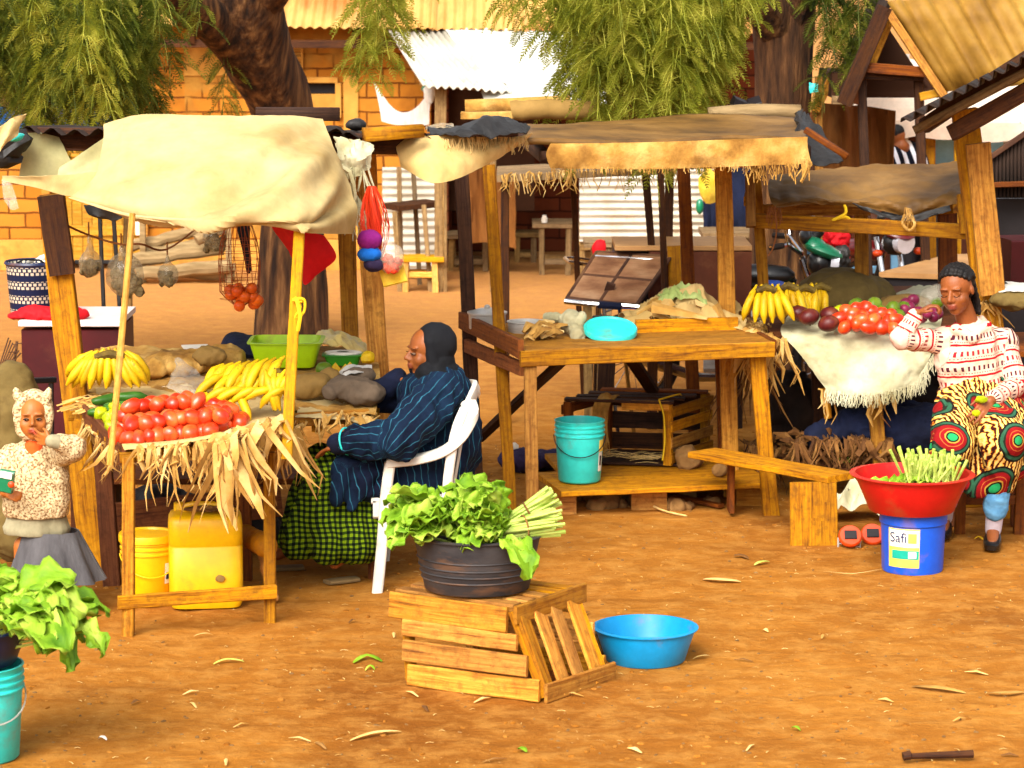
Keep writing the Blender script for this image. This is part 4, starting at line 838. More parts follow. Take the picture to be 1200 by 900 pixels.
def bananas(label, loc, fingers, crown=None, group='banana bunches', cr_=.03):
    """fingers: (root offset, direction, curve-normal, scale)"""
    t = thing('banana_bunch', label, 'bananas', loc, group)
    for off, d, c, s in fingers:
        d = (Vector(d).normalized()+V(rnd(-.09, .09), rnd(-.09, .09), rnd(-.09, .09))).normalized(); c = Vector(c)+V(rnd(-.3, .3), rnd(-.3, .3), 0); c = (c-d*c.dot(d)).normalized(); y = c.cross(d)
        me, tip = R.choice(BAN); o = bpy.data.objects.new('banana', me); COL.objects.link(o); o.parent = t
        Mx = Matrix((d, y, c)).transposed().to_4x4(); Mx.translation = Vector(off); o.matrix_local = Mx @ Matrix.Diagonal((s, s, s, 1))
        q = bpy.data.objects.new('tip', tip); COL.objects.link(q); q.parent = o
    if crown:
        m = MB(); m.tube([Vector(loc)+Vector(p) for p in crown], [cr_*.7, cr_, cr_*.8][:len(crown)] if len(crown) == 3 else cr_, 8); m.build('stem', M['banana_tip'], t)
    return t
# hanging-style hand lying at the back left
fs = []
for i in range(11):
    a = -1.25+2.5*i/10; fs.append((V(.10*math.sin(a), 0, .02*math.cos(a)+rnd(-.004, .004)), V(math.sin(a)*.75, -.45, -.62-.3*math.cos(a)), V(0, -1, .5), rnd(.92, 1.08)))
for i in range(7):
    a = -1.1+2.2*i/6; fs.append((V(.12*math.sin(a), .03, .025), V(math.sin(a)*.95, -.1, -.55), V(0, -.8, .8), 1.0))
c = P(127, 424, 12.55); bananas('large fan of yellow bananas at the back left of the tray', c, fs, [(-.06, .0, .02), (0, .0, .035), (.07, .0, .025)], cr_=.022)
fs = []
for i in range(8):
    a = -.5+.20*i; fs.append((V(.04*i-.16, .02-.012*i, .055+.006*i), V(-.62+.03*i, -.62, -.42), V(-.2, .1, 1), rnd(.95, 1.1)))
for i in range(7): fs.append((V(.05*i-.14, -.05, .03), V(-.75+.05*i, -.5, -.30), V(-.2, .1, 1), rnd(.9, 1.05)))
for i in range(5): fs.append((V(.06*i-.1, -.16, -.01), V(-.9, -.25+.03*i, -.16), V(0, -.4, 1), rnd(.85, .95)))
c = P(297, 447, 12.1); bananas('spread of yellow bananas to the right of the tomatoes on the left stall', c, fs, [(.02, .02, .05), (.06, .0, .06), (.1, 0, .05)], cr_=.018)
fs = [(V(.035*i, -.01*i, 0), V(-.7+.25*i, -.5, -.35), V(0, 0, 1), .95) for i in range(5)]
c = P(243, 462, 12.0); bananas('small cluster of bananas just behind the last tomatoes', c, fs, [(0, 0, .01), (.05, -.01, .02), (.09, -.02, .01)], cr_=.013)
fs = [(V(-.03+.03*i, -.03, .02), V(.25-.3*i, -.35, -.7), V(0, -.3, 1), 1.0) for i in range(4)]+[(V(.0, 0, .03), V(.9, -.3, -.5), V(0, 0, 1), .95), (V(.0, 0, .01), V(1, -.1, -.8), V(0, 0, 1), .9)]
c = P(322, 446, 12.0); bananas('bananas with brown spots against the right pole of the left stall', c, fs, [(-.02, 0, .03), (0, 0, .045), (.03, 0, .03)], cr_=.018)
# tomatoes
def blobmesh(name, mat, r, s=(1, 1, 1), disp=.12, dent=True):
    m = MB(); m.ell((0, 0, 0), (r*s[0], r*s[1], r*s[2]), nu=16, nv=10, disp=disp, ds=6); o = m.build(name, M[mat], None, org=(0, 0, 0), shape=180); d = o.data; bpy.data.objects.remove(o); return d
TOM = [blobmesh('tomato', 'tomato', .034, s) for s in ((1.25, 1, .95), (1.15, .95, 1), (1.05, 1, .92), (1.35, .92, .92))]
def single(name, me, loc, rot, label, cat, group, s=1.0):
    o = bpy.data.objects.new(name, me); COL.objects.link(o); o.location = Vector(loc); o.rotation_euler = rot; o.scale = (s, s, s); return tag(o, label, cat, group)
def heap(lst, surf, u0, u1, v0, v1, r, layers, f):
    """stack rows on a sloping bed; surf(u,v) world point"""
    pass
def tray(u, v): return ta.lerp(tb, u).lerp(td.lerp(tc_, u), v)
tl = 'red plum tomato in the heap at the front of the left stall'
rows = [(.0, .02, .60, 9, 0), (.09, .0, .66, 9, 0), (.05, .04, .62, 8, 1), (.17, .0, .78, 10, 0), (.14, .03, .66, 9, 1), (.25, .06, .80, 9, 0), (.23, .05, .70, 8, 1), (.20, .09, .55, 6, 2), (.34, .20, .82, 7, 0), (.31, .14, .66, 6, 1), (.28, .22, .50, 4, 2), (.40, .3, .62, 4, 1)]
for v, ua, ub, n, ly in rows:
    for i in range(n):
        u = ua+(ub-ua)*(i+.5*(ly % 2)+rnd(-.1, .1))/n+.02; p = tray(u+rnd(-.012, .012), v+.035+rnd(-.02, .02))+V(0, rnd(-.01, .01), .052+.050*ly+rnd(-.004, .004)); s = rnd(.9, 1.15)
        single('tomato', R.choice(TOM), p, (rnd(-.8, .8), rnd(-.8, .8), rnd(0, 6)), tl, 'tomato', 'tomatoes heaped on the left tray', s)
CUC = blobmesh('cucumber', 'cucumber', .024, (3.2, 1, 1), .25); PEP = blobmesh('pepper', 'pepper', .028, (1.25, 1, 1), .35)
for i, (px, py, Y, rz) in enumerate(((122, 482, 12.05, .2), (140, 476, 12.15, -.2), (152, 465, 12.25, .1), (126, 468, 12.3, .4), (148, 484, 12.0, .0))):
    single('cucumber', CUC, P(px, py, Y), (0, rnd(-.2, .1), rz), 'dark green cucumber behind the tomatoes on the left stall', 'cucumber', 'cucumbers on the left stall')
for i, (px, py, Y) in enumerate(((133, 486, 11.9), (142, 492, 11.8), (127, 489, 11.9), (160, 484, 12), (136, 478, 12), (118, 484, 12), (131, 500, 11.75))): single('green_pepper', PEP, P(px, py, Y), (rnd(0, 1), rnd(0, 1), rnd(0, 6)), 'shiny yellow green pepper left of the tomatoes', 'pepper', 'green peppers on the left stall', .95)
# things on the flat top
def rim_tub(name, label, cat, c, rx, ry, h, mat, taper=.82, n=32, rot=0, lip=.014, th=.006, sq=.0):
    m = MB(); rings = []; prof = [(taper-.02, .0), (taper, .004), (taper+(1-taper)*.5, h*.5), (1, h-.012), (1, h-.004), (1+lip/rx, h-.004), (1+lip/rx+.006, h), (1-th/rx+.01, h+.003), (1-th/rx, h-.004), (taper+(1-taper)*.5-th/rx, h*.5), (taper-th/rx, .012), (.02, .010)]
    Mz = Matrix.Rotation(rot, 3, 'Z'); c = Vector(c)
    for k, z in prof:
        ring = []
        for j in range(n):
            a = 2*PI*j/n; e = 2/(2+sq*6); x = math.copysign(abs(math.cos(a))**e, math.cos(a)); y = math.copysign(abs(math.sin(a))**e, math.sin(a)); ring.append(c+Mz @ V(x*rx*k, y*ry*k, z))
        rings.append(ring)
    m.rings([rings[0]]+rings, cap=True); return one(m, name, mat, label, cat, shape=50, org=c)
lt = rim_tub('dish_basin', 'large lime green rectangular basin at the back of the left stall', 'basin', XZ(336, .86, 13.3), .165, .15, .12, M['lime'], .84, 40, sq=1)
rim_tub('food_box', 'green plastic box with a white rim behind the cloth bundles', 'box', XZ(402, .86, 13.3), .085, .06, .05, M['green'], .88, 32, sq=1)
m = MB(); c = XZ(402, .912, 13.3); m.lathe([(.03, 0), (.088, .0), (.09, .006), (.086, .009), (.03, .009)], c, 32, sy=.72); one(m, 'box_lid_rim', M['white'], 'thin white rim resting on the green plastic box', 'lid')
m = MB(); sheet(m, [[(362, 398, 13.9), (375, 384, 13.9), (395, 384, 13.9), (425, 398, 13.8)], [(362, 404, 13.6), (380, 394, 13.6), (405, 396, 13.6), (438, 412, 13.6)], [(372, 404, 13.5), (388, 402, 13.5), (410, 404, 13.5), (436, 418, 13.5)]], 26, 14, .004, .03, 7)
one(m, 'plastic_bag', M['cream_pl'], 'pale yellow plastic bag lying behind the green box', 'bag')
m = MB(); m.ell(XZ(431, .90, 13.25), (.035, .03, .03), disp=.3); one(m, 'yellow_packet', M['banana'], 'small bright yellow packet beside the green box', 'packet')
MAN = blobmesh('mango', 'mango', .036, (1.2, 1, 1), .1); single('mango', MAN, XZ(380, .885, 12.95), (0, .2, .3), 'single green mango between the basin and the cloth bundles', 'mango', None)
m = MB()
for k in range(7): c = XZ(395+rnd(-14, 14), .87, 12.9+rnd(-.1, .1)); m.ribbon([c, c+V(.03, -.02, .035), c+V(.07, -.02, .0)], [.02, .035, .01], nrm=(0, -1, .5), tw=rnd(-1, 1))
one(m, 'banana_peel', M['banana'], 'yellow banana peel beside the green mango', 'peel')
def sackblob(name, mat, label, cat, prims, vox=.012, d=.012, f=9, sm=4):
    c = Vector(prims[0][1]); T = thing(name, label, cat, (c.x, c.y, c.z-.06)); o = rnd(0, 50)
    return organic('body', prims, mat, T, vox, sm, disp=lambda p, n: 1.7*d*(.5-1.5*abs(nz((p.x, p.y, p.z*.6), f, o)))+.9*d*(.5-1.5*abs(nz(p, f*2.3, o)))+.35*d*nz(p, f*5, o)), T
def blob1(name, mat, label, cat, prims, vox=.012, d=.012, f=9, sm=4):
    o, T = sackblob(name, mat, label, cat, prims, vox, d, f, sm)
    o.parent = None; o.location = T.location.copy(); bpy.data.objects.remove(T); o.name = name; return tag(o, label, cat)
blob1('brown_bag', M['brown_bag'], 'filled brown paper bag lying beside the grey cloth bundle', 'bag', [('e', P(362, 452, 12.6), (.10, .07, .055), (0, -.25, 0)), ('e', P(385, 442, 12.7), (.05, .05, .04))], .01, .008)
blob1('cloth_bundle', M['grey_cloth'], 'grey brown cloth bundle on the table at the seated woman\'s elbow', 'cloth bundle', [('e', P(412, 455, 12.55), (.11, .08, .055), (0, .15, 0)), ('e', P(428, 462, 12.5), (.09, .07, .05)), ('e', P(386, 460, 12.5), (.035, .03, .03)), ('e', P(420, 440, 12.7), (.07, .05, .03))], .009, .012, 9)
m = MB(); sheet(m, [[(393, 440, 12.75), (410, 428, 12.8), (436, 428, 12.8)], [(394, 448, 12.6), (408, 436, 12.6), (436, 436, 12.7)]], 14, 8, .004, .01, 9); one(m, 'white_rag', M['white_cloth'], 'white rag tucked over the grey cloth bundle', 'rag')
m = MB(); sheet(m, [[(262, 404, 13.8), (272, 392, 13.8), (296, 395, 13.8)], [(258, 414, 13.7), (276, 408, 13.6), (298, 408, 13.6)], [(260, 418, 13.6), (278, 418, 13.5), (298, 418, 13.5)]], 12, 10, .02, .015, 7); one(m, 'navy_cloth', M['navy_cloth'], 'folded navy cloth left of the lime basin', 'cloth')
m = MB(); c = XZ(231, .875, 13.75); m.box(c, (.13, .2, .006), rot=(.02, 0, .25)); one(m, 'paper_sheet', M['paper'], 'white sheet of paper on the sacking near the back edge', 'paper')
m = MB(); sheet(m, [[(205, 428, 12.9), (210, 420, 12.95), (250, 446, 12.7)], [(196, 448, 12.5), (215, 445, 12.5), (240, 456, 12.4)], [(190, 452, 12.4), (215, 456, 12.3), (230, 460, 12.3)]], 16, 12, .003, .02, 9); one(m, 'polythene_sheet', M['poly'], 'clear polythene crumpled behind the tomatoes', 'polythene')
blob1('sackcloth_heap', M['burlap'], 'heap of brown sackcloth at the back of the left table', 'sackcloth', [('e', XZ(205, .88, 13.2), (.22, .16, .045)), ('e', XZ(255, .885, 13.3), (.13, .13, .055)), ('e', XZ(170, .87, 13.1), (.12, .12, .04))], .014, .02, 7)
blob1('potato_sack', M['brown_bag'], 'small lumpy brown sack behind the clear polythene', 'sack', [('e', XZ(240, .93, 13.1), (.05, .05, .045)), ('e', XZ(254, .93, 13.1), (.045, .04, .035))], .01, .01, 14)
# hanging goods
def bag_hang(name, mat, label, tip, c, r, fill, fillmat, n=14):
    T = thing(name, label, 'bag', c); tip, c = Vector(tip), Vector(c); o = rnd(0, 9)
    prims = [('e', c, (r, r*.75, r*1.15)), ('c', tip, c, r*.08, r*.6)]
    organic('bag_film', prims, mat, T, max(.006, r/9), 3, disp=lambda p, n_: .06*r*nz(p, 40, o))
    m = MB(); 
    for k in range(n*2): a = rnd(0, 6.3); q = rnd(0, .8)*r; m.ell(c+V(q*math.cos(a), q*math.sin(a)*.6, rnd(-.95, .15)*r), (rnd(.2, .34)*r,)*3, nu=7, nv=5, disp=.4, ds=9)
    m.build('contents', fillmat, T); m = MB(); m.tube([tip-V(0, 0, r*.2), tip+V(0, 0, .05)], .004, 5); m.build('tie', M['rope'], T); return T
bag_hang('hanging_bag', M['poly_grey'], 'small clear bag of dried fish hung just right of the thick leaning post', P(104, 273, 13.0), P(106, 309, 13.0), .055, .5, M['char'])
bag_hang('hanging_bag', M['poly_grey'], 'large clear bag of dried fish hanging behind the thin pale pole', P(142, 286, 13.0), P(146, 322, 13.0), .09, .5, M['char'], 26)
bag_hang('hanging_bag', M['poly_grey'], 'low clear bag of dried fish hanging in front of the stacked logs', P(196, 296, 13.2), P(197, 322, 13.2), .05, .5, M['char'])
bag_hang('hanging_bag', M['poly_grey'], 'clear bag hung at the right end of the cord near the orange net', P(243, 258, 13.2), P(252, 279, 13.2), .058, .5, M['char'])
m = MB(); pts = [P(58, 254, 12.7), P(100, 274, 12.95), P(140, 286, 13.0), P(165, 286, 13.0), P(196, 292, 13.2), P(244, 256, 13.2)]; m.tube([cr(pts, i/24) for i in range(25)], .005, 6); one(m, 'slung_cord', M['rope'], 'brown cord slung between the leaning post and the roof carrying the clear bags', 'cord')
T = thing('net_bag', 'brown net bag of small oranges hanging under the cream canvas', 'net bag', P(282, 350, 12.6))
ORG = []
m = MB(); tp = P(284, 262, 12.6); cc = P(281, 345, 12.6)
for k in range(16):
    a = 2*PI*k/16; pts = []
    for i in range(13):
        t = i/12; r = .095*math.sin(min(1, t*1.25+.15)*PI*.62)**.6 if t < .85 else .095*max(.1, (1-t)/.15)**.6*.95
        tw = a+(.5 if k % 2 else -.5)*t; pts.append(V(cc.x+r*math.cos(tw), cc.y+.6*r*math.sin(tw), tp.z-.0+(cc.z-.07-tp.z)*t+.02))
    m.tube(pts, .0018, 3, cap=False)
for i in range(3, 13):
    t = i/13; r = .095*math.sin(min(1, t*1.25+.15)*PI*.62)**.6; m.tube([V(cc.x+r*math.cos(2*PI*j/16), cc.y+.6*r*math.sin(2*PI*j/16), tp.z+(cc.z-.07-tp.z)*t+.02) for j in range(17)], .0014, 3, cap=False)
m.build('net', M['orange_net'], T)
oc = blobmesh('orange', 'orange_fruit', .026, (1, 1, 1), .08)
for k in range(26):
    a = rnd(0, 6.3); q = rnd(0, .085); single('orange', oc, cc+V(q*math.cos(a), q*.6*math.sin(a), rnd(-.055, .03)-.0+q*.1), (0, 0, a), 'small orange inside the brown net bag', 'orange', 'oranges in the brown net bag')
m = MB(); sheet(m, [[P(276, 262, 12.9), P(286, 260, 12.9), P(293, 264, 12.9)], [P(282, 285, 12.9), P(288, 290, 12.9), P(293, 285, 12.9)], [P(289, 318, 12.9), P(292, 321, 12.9), P(295, 316, 12.9)]], 6, 10, .006, .004, 9); one(m, 'dark_strap', M['black_cloth'], 'dark folded strap dangling behind the brown net bag', 'strap')
m = MB(); sheet(m, [[(316, 261, 12.3), (345, 268, 12.2), (380, 276, 12.2)], [(335, 290, 12.3), (358, 296, 12.2), (394, 302, 12.2)], [(353, 325, 12.3), (358, 334, 12.25), (372, 322, 12.25)]], 20, 16, .006, .01, 4); one(m, 'red_cloth', M['red_cloth'], 'bright red cloth hanging in a point behind the right pole', 'cloth')
m = MB(); m.tube([cr([P(346, 348, 11.55), P(352, 360, 11.5), P(346, 372, 11.5), P(356, 366, 11.5), P(357, 352, 11.5), P(350, 350, 11.5)], i/20) for i in range(21)], .006, 6); m.ribbon([P(348, 352, 11.5), P(352, 370, 11.48), P(349, 388, 11.48)], .016, fold=.2); m.ell(P(350, 352, 11.52), (.028, .02, .014), disp=.3); one(m, 'yellow_ribbon', M['rope_y'], 'yellow plastic ribbon knotted round the right pole', 'ribbon')
T = thing('red_net_bag', 'bundle of bright red netting hung on the right rear post of the left stall', 'net bag', P(440, 300, 12.9)); 
m = MB()
for k in range(36):
    a = rnd(0, 6.3); w = rnd(.02, .07); pts = []
    for i in range(7): t = i/6; r = w*math.sin(PI*(.08+.84*t))*(1.0 if t < .8 else .8); pts.append(P(436+6*t, 218, 12.35)+V(r*math.cos(a+t*1.2), r*.6*math.sin(a+t*1.2), -.34*t))
    m.tube(pts, .002, 3, cap=False)
m.build('strands', M['red_net'], T)
m = MB(); m.ell(P(438, 262, 12.4), (.035, .025, .10), disp=.35, ds=12); m.build('folded_net', M['red_net'], T)
m = MB(); m.lathe([(0, 0), (.03, 0), (.052, .02), (.056, .05), (.056, .056)], P(434, 312, 12.85), 16, cap=False); m.lathe([(0, .1), (0, .1)], P(434, 312, 12.85), 4)
blob1('wool_ball', M['purple'], 'purple and blue bundle of wool hanging at the red netting', 'wool', [('e', P(433, 281, 12.28), (.056, .05, .045))], .008, .002, 30)
blob1('blue_wool', M['sky_wool'], 'sky blue wool just below the purple wool', 'wool', [('e', P(433, 298, 12.28), (.055, .05, .034))], .008, .002, 30)
blob1('dark_wool', M['dk_wool'], 'dark wool at the bottom of the blue and purple wool', 'wool', [('e', P(438, 310, 12.28), (.045, .04, .032))], .008, .003, 30)
bag_hang('clear_bag', M['poly'], 'clear bag of red trinkets hanging beside the wool', P(452, 262, 12.3), P(458, 303, 12.3), .06, .5, M['red_net'], 10)
m = MB(); c = P(461, 323, 12.35); m.box(c, (.11, .03, .085), rot=(0, -.25, 0), bev=.01); m.v = [(x+.006*nz((x, y, z), 20), y, z+.008*nz((x, y, z), 17, 4)) for x, y, z in m.v]; one(m, 'sponge', M['sponge'], 'yellow sponge with dark holes hanging on the right rear post', 'sponge')
# containers below
def bucket(name, label, c, r, h, mat, lid=False, handle='steel', hrot=0, bands=3, label_=None):
    T = thing(name, label, 'bucket', c); m = MB(); k = .86
    prof = [(.001, .0), (r*k-.01, .0), (r*k, .01), (r*.97, h*.72)]
    for i in range(bands): z = h*(.74+.075*i); prof += [(r*.975, z), (r*1.03, z+.004), (r*1.03, z+.010), (r*.98, z+.014)]
    prof += [(r*1.0, h-.008), (r*1.03, h-.004), (r*1.03, h), (r*.975, h+.001), (r*.96, h-.01), (r*.9, h*.4), (r*k-.012, .008), (.001, .006)]
    m.lathe(prof, c, 40); m.build('shell', mat, T, shape=50)
    if lid: m = MB(); m.lathe([(.001, h+.003), (r*.9, h+.003), (r*.93, h+.012), (r*1.05, h+.012), (r*1.07, h+.004), (r*1.07, h-.02), (r*1.045, h-.02), (r*1.04, h)], c, 40); m.build('lid', mat, T, shape=50)
    if handle:
        m = MB(); c = Vector(c); pts = []
        for i in range(17): a = PI*i/16; q = V(-math.cos(a)*r*1.05, -math.sin(a)*r*.9-.02*math.sin(a), h*.74-math.sin(a)*h*.42 if False else h*.75-math.sin(a)*h*.30); pts.append(c+Matrix.Rotation(hrot, 3, 'Z') @ q)
        m.tube(pts, .0028, 5); m.build('handle', M[handle], T)
    return T
cb = G(160, 727); bk = bucket('lidded_bucket', 'yellow lidded bucket standing behind the front left leg', V(cb.x+.01, 12.0, 0), .118, .30, M['yellow'], True, 'yellow', .3)
def curved_label(m, c, r, a0, a1, z0, z1, n=10, k=.9):
    c = Vector(c); g = []
    for i in range(n+1):
        a = a0+(a1-a0)*i/n; g.append([c+V(math.cos(a)*r(z), math.sin(a)*r(z), z) for z in (z0, (z0+z1)/2, z1)])
    m.grid(g, thick=.001)
part('label', M['label_w'], bk, lambda m: curved_label(m, V(cb.x+.01, 12.0, 0), lambda z: .118*(.86+.11*z/.22)+.003, -.75, -.25, .10, .19))
part('print', M['ink'], bk, lambda m: curved_label(m, V(cb.x+.01, 12.0, 0), lambda z: .118*(.86+.11*z/.22)+.0052, -.7, -.3, .12, .15))
# jerrycan
T = thing('jerrycan', 'big yellow jerrycan standing under the left stall', 'jerrycan', V(XZ(241, 0, 11.95).x, 11.98, 0)); c = T.location
m = MB(); rings = []; n = 40; 
for k, z in ((.80, .0), (.93, .004), (1, .03), (1.0, .10), (1, .268), (.975, .272), (.975, .278), (1, .282), (1, .36), (.985, .385), (.93, .402), (.75, .41), (.3, .412), (.02, .412)):
    ring = []
    for j in range(n): a = 2*PI*j/n; e = .34; x = math.copysign(abs(math.cos(a))**e, math.cos(a)); y = math.copysign(abs(math.sin(a))**e, math.sin(a)); ring.append(c+Matrix.Rotation(.12, 3, 'Z') @ V(x*.160*k, y*.125*k, z))
    rings.append(ring)
m.rings(rings); m.build('body', M['yellow'], T, shape=50)
m = MB(); m.tube([c+V(-.09, 0, .405), c+V(-.085, 0, .432), c+V(-.05, 0, .44), c+V(.04, -.01, .44), c+V(.07, -.01, .432), c+V(.08, -.01, .405)], .014, 8); m.build('handle', M['yellow'], T)
m = MB(); m.lathe([(.0, .44), (.024, .44), (.026, .405)], c+V(-.115, .04, 0), 16); m.build('cap', M['yellow'], T)
m = MB()
for k in range(10): a = c+V(-.09+rnd(0, .15), -.05+rnd(-.03, .04), .43); m.ribbon([a, a+V(.05, -.01, .006), a+V(.1, -.015, -.006)], [.02, .03, .008], nrm=(0, -.4, 1), tw=rnd(-.6, .6))
one(m, 'leaf_wad', M['husk_dark'], 'wad of dry brown leaf stuck under the jerrycan handle', 'dry leaf')
m = MB(); m.ell(c+V(.075, -.128, .14), (.02, .004, .016), disp=.2); m.build('brown_patch', M['brown_bag'], T)  # small brown lump on the front of the can
# logs behind the jerrycan and the front right leg
blob1('wood_chunk', M['crate'], 'rounded wooden log end behind the yellow jerrycan', 'log', [('c', P(285, 625, 12.3), P(312, 640, 11.95), .045, .05)], .009, .004, 12)
blob1('wood_offcut', M['crate'], 'curled wood offcut leaning behind the front right leg', 'wood offcut', [('c', P(305, 640, 12.2), P(322, 700, 12.0), .03, .022)], .009, .006, 14)
# cart with table, basket
Tc = thing('maroon_cabinet', 'maroon cabinet with a pale worktop behind the left stall', 'cabinet', XZ(78, 0, 15.3)); zt = P(60, 376, 14.9).z
x0, x1 = XZ(22, zt, 14.9).x, XZ(141, zt, 14.9).x
part('carcass', M['maroon'], Tc, lambda m: m.box(((x0+x1)/2, 15.2, (zt-.04)/2+.1), (x1-x0-.02, .58, zt-.26)))
part('worktop', M['lilac'], Tc, lambda m: m.box(((x0+x1)/2, 15.2, zt-.015), (x1-x0, .64, .03)))
for x in (x0+.03, x1-.03):
    for y in (14.95, 15.45): part('leg', M['wood_red'], Tc, lambda m: m.beam((x, y, -.01), (x, y, .14), .05, .05))
m = MB(); 
for a, b in (((117, 255, 15.6), (124, 400, 15.6)), ((133, 252, 15.6), (147, 412, 15.6))): q = P(*b); m.beam(V(q.x+.01, q.y, 0), P(*a), .022, .022)
m.beam(P(88, 307, 15.6), P(138, 307, 15.6), .02, .022); one(m, 'upright_bars', M['black_metal'], 'black upright metal bars beside the maroon cabinet', 'metal frame')
c = XZ(40, zt+.0, 15.15); T = thing('woven_basket', 'blue and white woven basket on the maroon cabinet', 'basket', c)
m = MB(); m.lathe([(.001, 0), (.115, 0), (.125, .02), (.145, .28), (.150, .29), (.143, .292), (.12, .02), (.001, .012)], c, 40); 
m.uv = [[(u, v) for u, v in q] for q in m.uv]; m.build('shell', M['basket'], T); m = MB(); m.lathe([(.146, .275), (.154, .284), (.15, .296), (.14, .292)], c, 40); m.build('rim', M['navy_tub'], T)
m = MB(); m.tube([c+V(-.07, -.1, .29), c+V(-.03, -.12, .315), c+V(.05, -.1, .31), c+V(.08, -.09, .29)], .006, 6); m.build('handle', M['black_cloth'], T)
m = MB(); sheet(m, [[c+V(-.02, -.1, .30), c+V(.05, -.1, .315), c+V(.12, -.06, .31)], [c+V(-.02, .02, .29), c+V(.05, .03, .32), c+V(.11, .05, .32)]], 10, 8, .01, .01, 9); one(m, 'basket_cloth', M['white_cloth'], 'white cloth showing at the top of the woven basket', 'cloth')
blob1('red_wrapper', M['red_cloth'], 'crumpled red cloth in front of the woven basket', 'cloth', [('e', XZ(44, zt+.025, 14.98), (.11, .06, .045)), ('e', XZ(22, zt+.015, 14.98), (.06, .05, .018)), ('e', XZ(88, zt+.02, 14.98), (.07, .05, .035)), ('e', XZ(62, zt+.016, 14.95), (.13, .05, .018))], .009, .01, 12)
m = MB(); m.beam(P(-10, 448, 14.2), P(65, 445, 14.4), .03, .03); m.beam(V(XZ(60, .2, 14.4).x, 14.4, 0), P(60, 447, 14.4), .025, .025); m.beam(V(XZ(-6, .2, 14.2).x, 14.2, 0), P(-6, 447, 14.2), .025, .025); one(m, 'black_rail', M['black_metal'], 'black metal bar low in front of the maroon cabinet', 'metal bar')
T = thing('wire_rack', 'rusty wire rack leaning left of the maroon cabinet', 'rack', XZ(10, 0, 14.8)); m = MB()
for k in range(7): m.tube([P(-6+k*2, 446-k*2, 14.8), P(10+k*2.4, 396+k*3, 15.0)], .004, 5)
for k in range(5): m.tube([P(-4+k*4.4, 440-k*9, 14.85), P(10+k*4, 442-k*10, 14.85)], .003, 5)
m.build('wires', M['rust_iron'], T); m = MB(); m.beam(V(XZ(0, .2, 14.9).x, 14.9, 0), P(20, 400, 15), .014, .014); m.beam(V(XZ(26, .2, 14.9).x, 14.9, 0), P(26, 450, 14.9), .014, .014); m.build('frame', M['rust_iron'], T)
# dark clutter below the table
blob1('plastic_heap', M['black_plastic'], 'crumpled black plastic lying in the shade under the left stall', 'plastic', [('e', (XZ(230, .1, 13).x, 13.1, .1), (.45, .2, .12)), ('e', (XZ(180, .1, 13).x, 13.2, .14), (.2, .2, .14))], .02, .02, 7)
T = thing('market_table_shelf', 'low plank shelf in the shade under the left stall', 'shelf', (-1.35, 13.4, 0)); part('shelf_board', M['wood_red'], T, lambda m: m.beam((-2.0, 13.6, .28), (-.75, 13.6, .28), .5, .03)); 
for x in (-1.95, -.8): part('leg', M['wood_red'], T, lambda m: m.beam((x, 13.6, 0), (x, 13.6, .26), .06, .4))
# =================================================================== MIDDLE STALL
SB = thing('market_stall', 'middle stall with an empty plank counter and flat burlap edged roof', 'market stall', (.55, 14.3, 0))
def onz(px, py, z):  return G(px, py, z)
ZT = .885
f0, f1 = onz(617, 414, ZT), onz(902, 403, ZT); k0, k1 = onz(545, 382, ZT), onz(866, 382, ZT)
part('tabletop', M['wood'], SB, lambda m: slab(m, f0, k0, k1, f1, 5, .03))
bm('front_board', M['wood'], SB, f0+V(-.03, -.02, -.025), f1+V(.02, -.02, -.025), .03, .075)
bm('side_board', M['wood_red'], SB, k0+V(-.02, 0, .03), f0+V(-.03, 0, .02), .03, .09)
bm('side_board', M['wood_red'], SB, k0+V(.0, 0, -.10), f0+V(-.02, .08, -.09), .03, .07)
bm('back_board', M['wood'], SB, onz(745, 393, ZT)+V(0, 0, .04), onz(864, 389, ZT)+V(0, 0, .04), .025, .08)
bm('side_board', M['wood_red'], SB, k1+V(.02, 0, -.02), f1+V(.02, 0, -.02), .03, .08)
bm('leg', M['wood'], SB, V(f0.x+.03, f0.y+.03, -.02), f0+V(.02, .03, -.03), .065, .065)
g = G(904, 601); bm('leg', M['wood'], SB, V(g.x, g.y, -.02), f1+V(-.06, .05, -.03), .08, .07)
q = onz(592, 398, ZT); bm('post', M['wood'], SB, V(q.x+.03, q.y, -.02), P(573, 193, q.y), .062, .05, up=(0, -1, 0))
bm('post', M['wood_dark'], SB, V(k0.x+.06, k0.y, -.02), P(541, 205, k0.y), .075, .05, up=(0, -1, 0))
q = onz(850, 388, ZT); bm('post', M['wood'], SB, V(q.x+.05, q.y+.12, -.02), P(847, 182, q.y+.12), .085, .06, up=(0, -1, 0))
bm('post', M['wood_red'], SB, V(XZ(816, 0, 15.3).x, 15.3, -.02), P(801, 192, 15.3), .07, .05, up=(0, -1, 0))
bm('post', M['wood_dark'], SB, V(XZ(786, 0, 15.6).x, 15.6, -.02), P(774, 196, 15.6), .035, .035)
bm('post', M['wood_dark'], SB, P(764, 290, 16.2), P(756, 196, 15.8), .04, .035)
bm('brace', M['wood_dark'], SB, P(660, 422, f0.y+.2), P(560, 515, 14.6), .06, .03)
bm('brace', M['wood_dark'], SB, P(736, 415, 14.4), P(786, 490, 15.2), .07, .03)
bm('leg', M['wood_dark'], SB, V(XZ(703, 0, 15).x, 15.1, -.02), P(712, 405, 15.1), .09, .05, up=(0, -1, 0))
bm('leg', M['wood_red'], SB, V(XZ(852, 0, 14.6).x, 14.6, .0), P(845, 412, 14.6), .07, .05, up=(0, -1, 0))
bm('rail', M['wood'], SB, P(878, 408, 14.3), P(893, 412, 14.0), .05, .06)
